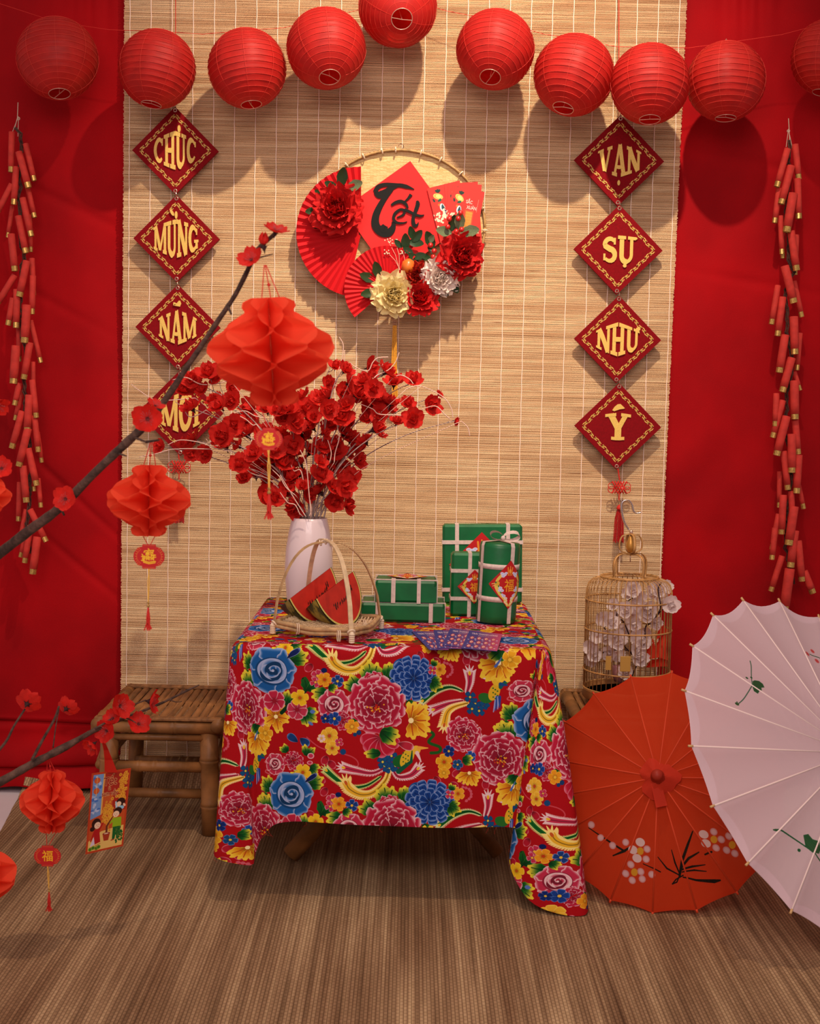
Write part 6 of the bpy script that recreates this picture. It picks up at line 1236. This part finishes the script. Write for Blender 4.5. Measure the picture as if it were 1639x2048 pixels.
def leaf(x, y, ang, L_, dy=.03, pale=False, tilt=.25, par=None):
    a = math.radians(ang); c = P(x, y, Yw-dy); d = Vector((math.cos(a), -tilt, math.sin(a))).normalized(); nrm = Vector((.1, -1, .15)); nrm = (nrm-d*nrm.dot(d)).normalized(); R3 = Matrix((d, nrm.cross(d), nrm)).transposed(); place_mesh('leaf', ME_lp if pale else ME_lf, par or wb_, c-d*L_*kw/2, R3, L_*kw)
for (x, y, a, L_) in ((684, 354, 80, 40), (662, 373, 160, 32), (638, 388, 150, 24), (624, 424, 190, 30), (637, 450, 225, 26), (753, 540, 110, 36), (734, 556, 165, 36), (737, 588, 195, 36), (810, 483, 95, 34), (822, 466, 110, 28), (835, 472, 50, 30), (832, 487, -15, 34), (815, 502, 160, 24), (858, 480, 120, 38), (839, 513, 10, 28), (850, 516, -20, 26), (862, 500, -60, 24), (906, 574, -60, 36), (888, 586, 205, 34), (905, 446, 80, 34), (825, 515, 150, 26), (795, 488, 140, 22)): leaf(x, y, a, L_, .036+.01*random.random())
for (x, y, a, L_) in ((710, 372, 15, 36), (886, 464, 175, 34), (940, 464, 5, 40), (918, 442, 95, 36), (862, 478, 60, 20)): leaf(x, y, a, L_, .05, True)
def peony_mb(layers, R_, seed=0, ruff=.22):
    rnd = random.Random(seed); mb = MB()
    for li, (n, rl, wd, cup, lift, z) in enumerate(layers):
        for k in range(n): petal_grid(mb, 2*PI*k/n+li*.5+rnd.uniform(-.2, .2), R_*rl*rnd.uniform(.88, 1.08), R_*wd, cup, .2, ruff*rnd.uniform(.6, 1.3), 0, R_*.04, R_*z, rnd.uniform(0, 9), 6, 9, notch=.25, lift=lift)
    return mb
LAY = [(9, 1.0, .44, .12, .08, .0), (8, .90, .40, .3, .25, .05), (8, .78, .36, .4, .45, .10), (7, .66, .32, .5, .65, .14), (7, .54, .28, .55, .85, .18), (6, .42, .22, .6, 1.0, .20), (4, .28, .16, .7, 1.15, .20)]
def peony_part(x, y, R_, name, m, dy, seed, d=(0, -1, .15), lay=LAY, ctr=None, ruff=.22, label=None):
    mb0 = peony_mb(lay, R_*kw, seed, ruff); mb = MB(); c = P(x, y, Yw-dy); mb.M = Matrix.Translation(c) @ orient(Vector(d), seed).to_4x4(); mb.add(mb0.v, mb0.f); o = part(name, mb, m, wb_, True)
    if label: o['label'] = label
    if ctr:
        m2 = MB(); rnd = random.Random(seed); dd = Vector(d).normalized()
        for k in range(16): e = c+dd*R_*kw*.42+Vector((rnd.gauss(0, 1), 0, rnd.gauss(0, 1)))*R_*kw*.09; m2.tube([c+dd*R_*kw*.1, e], .0007, 3); m2.ball(e, .0017, seg=5)
        part('stamens', m2, ctr, o)
    return o
M_p1 = mat('peony_red', (222, 28, 28), .75, var=(30, .2), trans=.15); M_py = mat('peony_yellow', (252, 234, 176), .75, var=(25, .06), trans=.3); M_pw = mat('peony_white', (252, 236, 226), .75, var=(25, .04), trans=.3); M_po = mat('carnation_orange_red', (214, 44, 22), .75, var=(40, .2)); M_ys = mat('yellow_stamen', (240, 190, 40), .7)
peony_part(675, 421, 54, 'peony', M_p1, .045, 1, (-.1, -1, .2), ctr=M_ys); peony_part(784, 590, 46, 'peony', M_py, .06, 2, (.25, -1, .0), ctr=M_ys, label='pale yellow peony'); peony_part(877, 556, 40, 'peony', M_pw, .05, 3, (.2, -1, -.1), ruff=.3, label='white peony', ctr=mat('cream_stamen', (240, 214, 150), .7)); peony_part(918, 514, 50, 'peony', M_p1, .055, 4, (.3, -1, .1), ctr=M_ys)
peony_part(839, 598, 38, 'rose', M_p1, .055, 5, (.1, -1, .3), ruff=.1); peony_part(834, 552, 30, 'carnation', M_po, .042, 6, (0, -1, .1), ruff=.5, label='orange-red carnation')
mb = MB(); c = P(815, 532, Yw-.055); mb.M = Matrix.Translation(c) @ Matrix.Rotation(.15, 4, 'Y'); r = 15*kw; mb.lathe([(.0001, -r*.8), (r*.5, -r*.75), (r*.95, -r*.2), (r, .1*r), (r*.75, r*.7), (r*.2, r*.82), (.0001, r*.7)], 20, R=Matrix.Rotation(PI/2, 3, 'Y')); part('fruit', mb, mat('orange_fruit', (228, 140, 40), .35, var=(14, .4), col2=(206, 70, 30), spec=.6), wb_, True)
mb = MB(); cc_ = P(832, 534, Yw-.057); [mb.tube([cc_, cc_+Vector((.008, -.004*math.sin(k), .005*math.cos(k)))], [.003, .0006], 5) for k in range(6)]; part('fruit_crown', mb, M_dark, wb_)
M_berry = mat('red_berry', (190, 26, 22), .25, spec=.7)
for (x, y) in ((920.5, 426), (916, 437), (898, 438), (895, 453.6), (912, 463), (922.5, 459), (860.5, 490.5), (867.7, 502), (866, 514)): mb = MB(); mb.ball(P(x, y, Yw-.062), 5.3*kw, seg=12); part('berry', mb, M_berry, wb_, True)
mb = MB(); rnd = random.Random(5)
for (x0, y0, x1, y1_) in ((798, 540, 775, 480), (798, 540, 790, 482), (800, 540, 772, 502), (805, 540, 806, 505), (905, 470, 950, 470)):
    mb.tube([P(x0, y0, Yw-.04), P((x0+x1)/2+4, (y0+y1_)/2, Yw-.045), P(x1, y1_, Yw-.045)], .0005, 4)
    for k in range(7): mb.ball(P(x1+rnd.uniform(-6, 6), y1_+rnd.uniform(-4, 6), Yw-.047), .0019, seg=6)
part('filler_sprig', mb, M_cream2, wb_)
mb = MB(); t0 = P(790, 632, Yw-.02); mb.tube([t0, P(789, 650, Yw-.02)], .0008, 5); [mb.ball(P(789, 642+k*3.5, Yw-.02)+Vector((s*.004, 0, 0)), .0022, seg=6) for k in range(3) for s in (-1, 0, 1)]; part('tassel_beads', mb, M_eye, wb_)
mb = MB(); rnd = random.Random(1); tp_ = P(789, 651, Yw-.02); bt = P(789.5, 793, Yw-.02)
for k in range(46): dx = rnd.uniform(-.0072, .0072); dy = rnd.uniform(-.004, .004); mb.tube([tp_+Vector((dx*.7, dy, 0)), Vector((tp_.x+dx, tp_.y+dy, (tp_.z+bt.z)/2)), Vector((bt.x+dx*1.1, bt.y+dy, bt.z+rnd.uniform(-.004, .004)))], .0009, 3)
tag(part('tassel', mb, mat('golden_silk', (236, 160, 44), .55, var=(300, .2)), wb_), kind='stuff', label='long golden yellow tassel')
# ---------------------------------------------------------------- birdcage
CY = -.20; kc = mpp(CY); cgx = P(1254, 1290, CY).x; Rb = 86*kc*1.0; zS = .305; zT = P(1254, 1168, CY).z; M_cage = mat('cage_bamboo', (204, 148, 86), .45, var=(40, .25), spec=.4)
cage = thing('birdcage', 'round bamboo birdcage with white blossoms inside on the right stool', 'birdcage', (cgx, CY, zS)); cgc = Vector((cgx, CY, 0))
zb1 = P(1254, 1375, CY).z
mb = MB(); mb.lathe([(Rb*1.0, zS), (Rb*1.03, zS+.004), (Rb*1.0, zS+.02), (Rb*1.02, zb1), (Rb*.98, zb1), (Rb*.97, zS+.006), (.0001, zS+.005)], 48, tuple(cgc)); part('base_band', mb, M_bamboo, cage, True)
mb = MB(); mb.lathe([(Rb*.97, zb1-.012), (.0001, zb1-.012)], 48, tuple(cgc)); part('cage_floor', mb, mat('cage_floor_lacquer', (120, 108, 84), .6), cage)
rt_ = Rb*.66
def barp(a): 
    pts = [(1, zS+.03), (1, zT-.035), (.995, zT-.018), (.95, zT), (.86, zT+.011), (.74, zT+.016), (.66, zT+.018)]
    return [Vector((cgx+Rb*r*math.cos(a), CY+Rb*r*math.sin(a), z)) for r, z in pts]
for k in range(48): mb = MB(); mb.tube(barp(2*PI*k/48+.03), .0012, 5); part('bar', mb, M_cage, cage, True)
for zz, r in ((P(1254, 1199, CY).z, 1.01), (P(1254, 1257, CY).z, 1.01), (P(1254, 1338, CY).z, 1.015), (zb1+.001, 1.0)): mb = MB(); mb.ring((cgx, CY, zz), Rb*r, .0024, 60, 6); part('hoop', mb, M_cage, cage, True)
mb = MB(); mb.ring((cgx, CY, zT+.019), rt_, .0036, 48, 6); mb.ring((cgx, CY, zT+.017), rt_*.55, .002, 36, 6); [mb.tube([(cgx+rt_*math.cos(a), CY+rt_*math.sin(a), zT+.019), (cgx+rt_*.55*math.cos(a), CY+rt_*.55*math.sin(a), zT+.018)], .0011, 4) for a in [2*PI*k/36 for k in range(36)]]; part('top_ring', mb, M_cage, cage, True)
zk = P(1254, 1107, CY).z; 
def band(pts, w_, th, name, m=M_cage, wn=None):
    mb = MB(); vs = []; n = len(pts)
    for k, p in enumerate(pts):
        t = (pts[min(k+1, n-1)]-pts[max(k-1, 0)]).normalized(); sd = (wn if wn is not None else Vector((0, 1, 0))); sd = (sd-t*sd.dot(t)).normalized(); o_ = sd.cross(t)
        for a, b2 in ((-1, -1), (1, -1), (1, 1), (-1, 1)): vs.append(p+sd*w_*a+o_*th*b2)
    mb.add(vs, [(4*k+m_, 4*k+(m_+1) % 4, 4*k+4+(m_+1) % 4, 4*k+4+m_) for k in range(n-1) for m_ in range(4)]+[(0, 1, 2, 3), (4*n-1, 4*n-2, 4*n-3, 4*n-4)]); return part(name, mb, m, cage, True)
for k in range(4):
    a = .55+k*PI/2; d = Vector((math.cos(a), math.sin(a), 0)); r = 40*kc; pts = cr3([cgc+d*r+Vector((0, 0, zT+.018)), cgc+d*r*1.05+Vector((0, 0, (zT+zk)/2+.015)), cgc+d*r*.85+Vector((0, 0, zk-.006)), cgc+d*r*.45+Vector((0, 0, zk)), cgc+d*.002+Vector((0, 0, zk-.004))], 5); band(pts, .0038, .0011, 'handle_bow', wn=Vector((-d.y, d.x, 0)))
zt2 = P(1254, 1068, CY).z
for k in range(4):
    a = .2+k*PI/2; d = Vector((math.cos(a), math.sin(a), 0)); r = 24*kc; pts = cr3([cgc+d*.003+Vector((0, 0, zk)), cgc+d*r*.85+Vector((0, 0, zk+.008)), cgc+d*r+Vector((0, 0, (zk+zt2)/2)), cgc+d*r*.75+Vector((0, 0, zt2-.005)), cgc+d*.003+Vector((0, 0, zt2))], 5); band(pts, .0036, .0010, 'finial_bow', wn=Vector((-d.y, d.x, 0)))
mb = MB(); hb_ = (zt2-zk); mb.lathe([(.0001, zk+.002), (.008, zk+.004), (.0125, zk+hb_*.35), (.010, zk+hb_*.6), (.006, zk+hb_*.85), (.0001, zk+hb_*.98)], 16, tuple(cgc)); part('finial', mb, mat('brass_finial', (196, 140, 66), .35, metal=.5), cage, True)
mb = MB(); mb.lathe([(.0001, zt2-.002), (.0045, zt2-.002), (.0045, zt2+.010), (.0001, zt2+.012)], 10, tuple(cgc)); mb.tube([cgc+Vector((0, 0, zk)), cgc+Vector((0, 0, zk-.022))], .0015, 5); part('hook_socket', mb, M_eye, cage, True)
hk = [(1257, 1060), (1248, 1045), (1242, 1020), (1243, 1004), (1254, 1000), (1262, 1008), (1266, 1022), (1272, 1026), (1281, 1024)]; band(cr3([P(x, y, CY) for x, y in hk], 5), .0035, .0009, 'hook', mat('steel_hook', (200, 190, 196), .25, metal=.9), wn=Vector((.5, -.86, 0)))
mb = MB(); q = P(1250, 1328, CY-Rb*1.02); mb.box(tuple(q), (.027, .004, .040), bev=.001); q2 = P(1216, 1326, CY-Rb*.96); mb.box(tuple(q2), (.014, .003, .036)); part('feeder_door', mb, mat('tan_plate', (186, 140, 66), .5), cage)
mb = MB(); q = P(1242, 1348, CY-.02); mb.lathe([(.0001, -.022), (.018, -.02), (.024, .0), (.026, .02), (.024, .02), (.02, 0), (.0001, -.012)], 20, tuple(q)); mb.tube([q+Vector((0, 0, -.02)), Vector((q.x, q.y, zS+.021))], .004, 8); part('seed_cup', mb, mat('mauve_cup', (186, 130, 130), .5), cage, True)
# white blossom spray in the cage
sp = thing('white_blossom_spray', 'white artificial blossom spray twisted inside the birdcage', 'flowers', (cgx, CY, zS+.03)); M_wb = mat('white_blossom', (250, 232, 228), .75, trans=.35, var=(50, .08)); ME_w = [proto_mesh('flower', blossom_mb(1, s+11, .5+.1*s, s % 2 == 0, .10), M_wb) for s in range(3)]; ME_ws = proto_mesh('stamens', stamen_mb(1, 12, 3), M_p1)
f7 = lambda x, y: (1120+x/4.096, 920+y/4.096)
br_ = [[(640, 1650), (560, 1560), (420, 1560), (330, 1590), (300, 1680)], [(640, 1650), (580, 1480), (520, 1330), (460, 1270), (520, 1180), (600, 1120), (650, 1030)], [(640, 1650), (690, 1480), (700, 1360), (780, 1280), (820, 1200), (800, 1060), (830, 1000)], [(700, 1360), (760, 1320), (830, 1230), (900, 1200)], [(640, 1650), (480, 1480), (380, 1400), (330, 1330)]]
mb = MB()
for i, q in enumerate(br_): mb.tube(cr3([P(*f7(*p), CY+.03*math.sin(i*2)-.02) for p in q], 5), .0017, 5)
mb.tube([P(*f7(640, 1650), CY-.02), (cgx, CY, zS+.022)], .002, 5)
part('stem', mb, M_dark, sp, True); rnd = random.Random(12)
for i, (x, y, r, dy) in enumerate(((590, 1060, 16, -.03), (640, 1120, 14, 0), (560, 1090, 13, .02), (810, 1060, 17, -.02), (860, 1040, 14, -.01), (900, 1190, 18, -.075), (760, 1080, 14, .03), (830, 1130, 13, .02), (440, 1190, 13, .02), (540, 1230, 16, -.03), (640, 1200, 17, .0), (700, 1210, 19, -.05), (720, 1270, 17, -.04), (350, 1290, 16, -.04), (400, 1330, 18, -.05), (440, 1300, 15, .02), (590, 1280, 16, .0), (600, 1340, 14, -.03), (780, 1330, 13, -.03), (300, 1450, 14, -.03), (370, 1450, 15, .01), (460, 1470, 19, -.05), (640, 1440, 17, -.03), (660, 1500, 18, -.04), (620, 1560, 17, -.05), (250, 1530, 15, -.02), (270, 1600, 15, -.03), (400, 1580, 15, -.02), (460, 1580, 17, .01), (640, 1620, 18, -.05), (540, 1740, 15, -.06), (250, 1640, 13, .0), (700, 1420, 13, .03), (520, 1400, 13, .02))):
    p = P(*f7(x, y), CY+dy); o = place_mesh('flower', ME_w[i % 3], sp, p, orient(Vector((rnd.uniform(-.6, .6), -1, rnd.uniform(-.3, .6)))), r*1.15*kc); place_mesh('stamens', ME_ws, o, p, orient(Vector((0, -1, .1))), r*kc*.5)
ro = thing('red_paper_cranes', 'orange-red folded paper pieces inside the birdcage at its right', 'paper', P(1315, 1300, CY)); 
for i, (a, b_, c_, d_) in enumerate((((690, 1640), (800, 1620), (760, 1460), (700, 1540)), ((740, 1600), (880, 1640), (860, 1420), (790, 1500)), ((780, 1480), (880, 1400), (840, 1340), (800, 1400)), ((700, 1700), (880, 1690), (850, 1620), (740, 1640)), ((700, 1560), (760, 1560), (730, 1480), (720, 1500)))):
    mb = MB(); y = CY-.02+.012*i; q = [P(*f7(*p), y+.012*((k+i) % 2)) for k, p in enumerate((a, b_, c_, d_))]; mb.add(q+[p+Vector((0, .001, 0)) for p in q], [(0, 1, 2), (0, 2, 3), (6, 5, 4), (7, 6, 4), (0, 4, 5, 1), (1, 5, 6, 2), (2, 6, 7, 3), (3, 7, 4, 0)]); part('folded_paper', mb, M_tis, ro)
# ---------------------------------------------------------------- two cloth parasols
def parasol(cn, img, col, rcol, label, alpha, trans, droop, hubcol, sd):
    t = thing('parasol', label, 'umbrella', cn.c, 'oiled cloth parasols leaning on the floor'); m = mat('parasol_cloth_'+sd, col, .75, img=img, trans=trans, alpha=alpha, ext='EXTEND', spec=.15, bump=(70, .1)); mr = mat('parasol_rib_'+sd, rcol, .6)
    n = cn.n; mb = MB(); vs = []; uv = []; nr = 14; sub = 8; rnd = random.Random(6)
    for k in range(n*sub):
        a = cn.ph+2*PI*k/(n*sub); f = (k % sub)/sub; sg = 1-(2*f-1)**2
        for j in range(nr+1):
            rho = .03+.97*j/nr; rr_ = rho*(1-droop*sg*rho**3); wr = .0012*math.sin(a*63+rho*9)*(1-rho)*(1 if sd == 'orange' else .2); p = cn.pt(rr_, a, -.010*sg*rho+wr); vs.append(p); uv.append((.5+rr_*math.cos(a)/2.04, .5+rr_*math.sin(a)/2.04))
    m_ = n*sub; mb.add(vs, [(k*(nr+1)+j, ((k+1) % m_)*(nr+1)+j, ((k+1) % m_)*(nr+1)+j+1, k*(nr+1)+j+1) for k in range(m_) for j in range(nr)], 0, uv); part('canopy', mb, m, t, True)
    mb = MB(); vs = []
    for k in range(m_):
        a = cn.ph+2*PI*k/m_; f = (k % sub)/sub; sg = 1-(2*f-1)**2
        for rho in (.965-.03*(sg if sd == 'white' else .0), 1): rr_ = rho*(1-droop*sg*rho**3); vs.append(cn.pt(rr_, a, -.010*sg*rho-.0012))
    mb.add(vs, [(2*k, 2*((k+1) % m_), 2*((k+1) % m_)+1, 2*k+1) for k in range(m_)]); part('hem', mb, mat('parasol_hem_'+sd, hubcol, .7, trans=.2), t)
    for k in range(n):
        a = cn.ph+2*PI*k/n; mb = MB(); mb.tube([cn.pt(.08, a, -.0004), cn.pt(.5, a, -.0010), cn.pt(1.0, a, -.0010)], [.0012, .0019, .0019], 6); r_ = part('rib', mb, mr, t, True)
        mb = MB(); mb.tube([cn.pt(.992, a, -.001), cn.pt(1.018, a, -.001)], .0026, 6); part('rib_tip', mb, mat('rib_tip_'+sd, (206, 164, 110) if sd == 'white' else rcol, .6) if k == 0 else bpy.data.materials['rib_tip_'+sd], r_, True)
        mb = MB(); q0 = cn.c+cn.nrm*(cn.h-.10); mb.tube([q0+(cn.u*math.cos(a)+cn.v*math.sin(a))*.012, cn.pt(.46, a, -.005)], .0013, 4); part('stretcher', mb, mr, t, True)
    hub = cn.c+cn.nrm*cn.h; Q = cn.nrm.to_track_quat('Z', 'Y').to_matrix(); mb = MB(); mb.lathe([(.0001, .030), (.010, .028), (.0125, .022), (.012, .012), (.015, .008), (.016, -.002), (.0001, -.004)], 20, tuple(hub), R=Q); part('cap', mb, mat('parasol_cap_'+sd, [c*.75 for c in hubcol], .5), t, True)
    mb = MB(); vs = []
    for k in range(24):
        a = 2*PI*k/24
        for j in range(4): r = .011+.030*j/3*(1+.22*math.sin(a*3+1)+.1*math.sin(a*7)); p = hub+Q @ Vector((r*math.cos(a), r*math.sin(a), .008-.022*j/3+.0035*math.sin(a*6+j))); vs.append(p)
    mb.add(vs, [(k*4+j, ((k+1) % 24)*4+j, ((k+1) % 24)*4+j+1, k*4+j+1) for k in range(24) for j in range(3)]); q = hub+Q @ Vector((0, 0, .004)); dn = Vector((0, -.12, -.5)); s_ = Vector((1, 0, 0)); mb.add([q+dn*.03-s_*.014, q+dn*.03+s_*.008, q+dn*.115+s_*.020, q+dn*.125-s_*.004], [(0, 1, 2, 3)]) if sd == 'orange' else None
    part('cloth_collar', mb, mat('parasol_collar_'+sd, hubcol, .75, trans=.25), t, True)
    mb = MB(); L_ = .30 if sd == 'orange' else .34; e = cn.c+cn.nrm*(cn.h-.02-L_); mb.tube([hub, e], .0055, 8); part('shaft', mb, M_bamboo, t, True); mb = MB(); mb.lathe([(.013, 0), (.013, .02), (.0055, .024)], 14, tuple(cn.c+cn.nrm*(cn.h-.115)), R=Q); part('runner', mb, M_bamboo, t, True)
    return t
imo = make_canopy(ORU, 'orange_parasol_paint', (214, 64, 26), draw_orange); parasol(ORU, imo, (208, 58, 24), (208, 68, 32), 'orange-red parasol painted with white blossoms and black brush strokes, beside the tablecloth', .96, .38, .03, (206, 52, 26), 'orange')
imw = make_canopy(WHU, 'white_parasol_paint', (232, 206, 212), draw_white); parasol(WHU, imw, (232, 206, 212), (238, 212, 204), 'white translucent parasol with painted green leaves, cut off by the right edge', .88, .35, .04, (236, 214, 218), 'white')
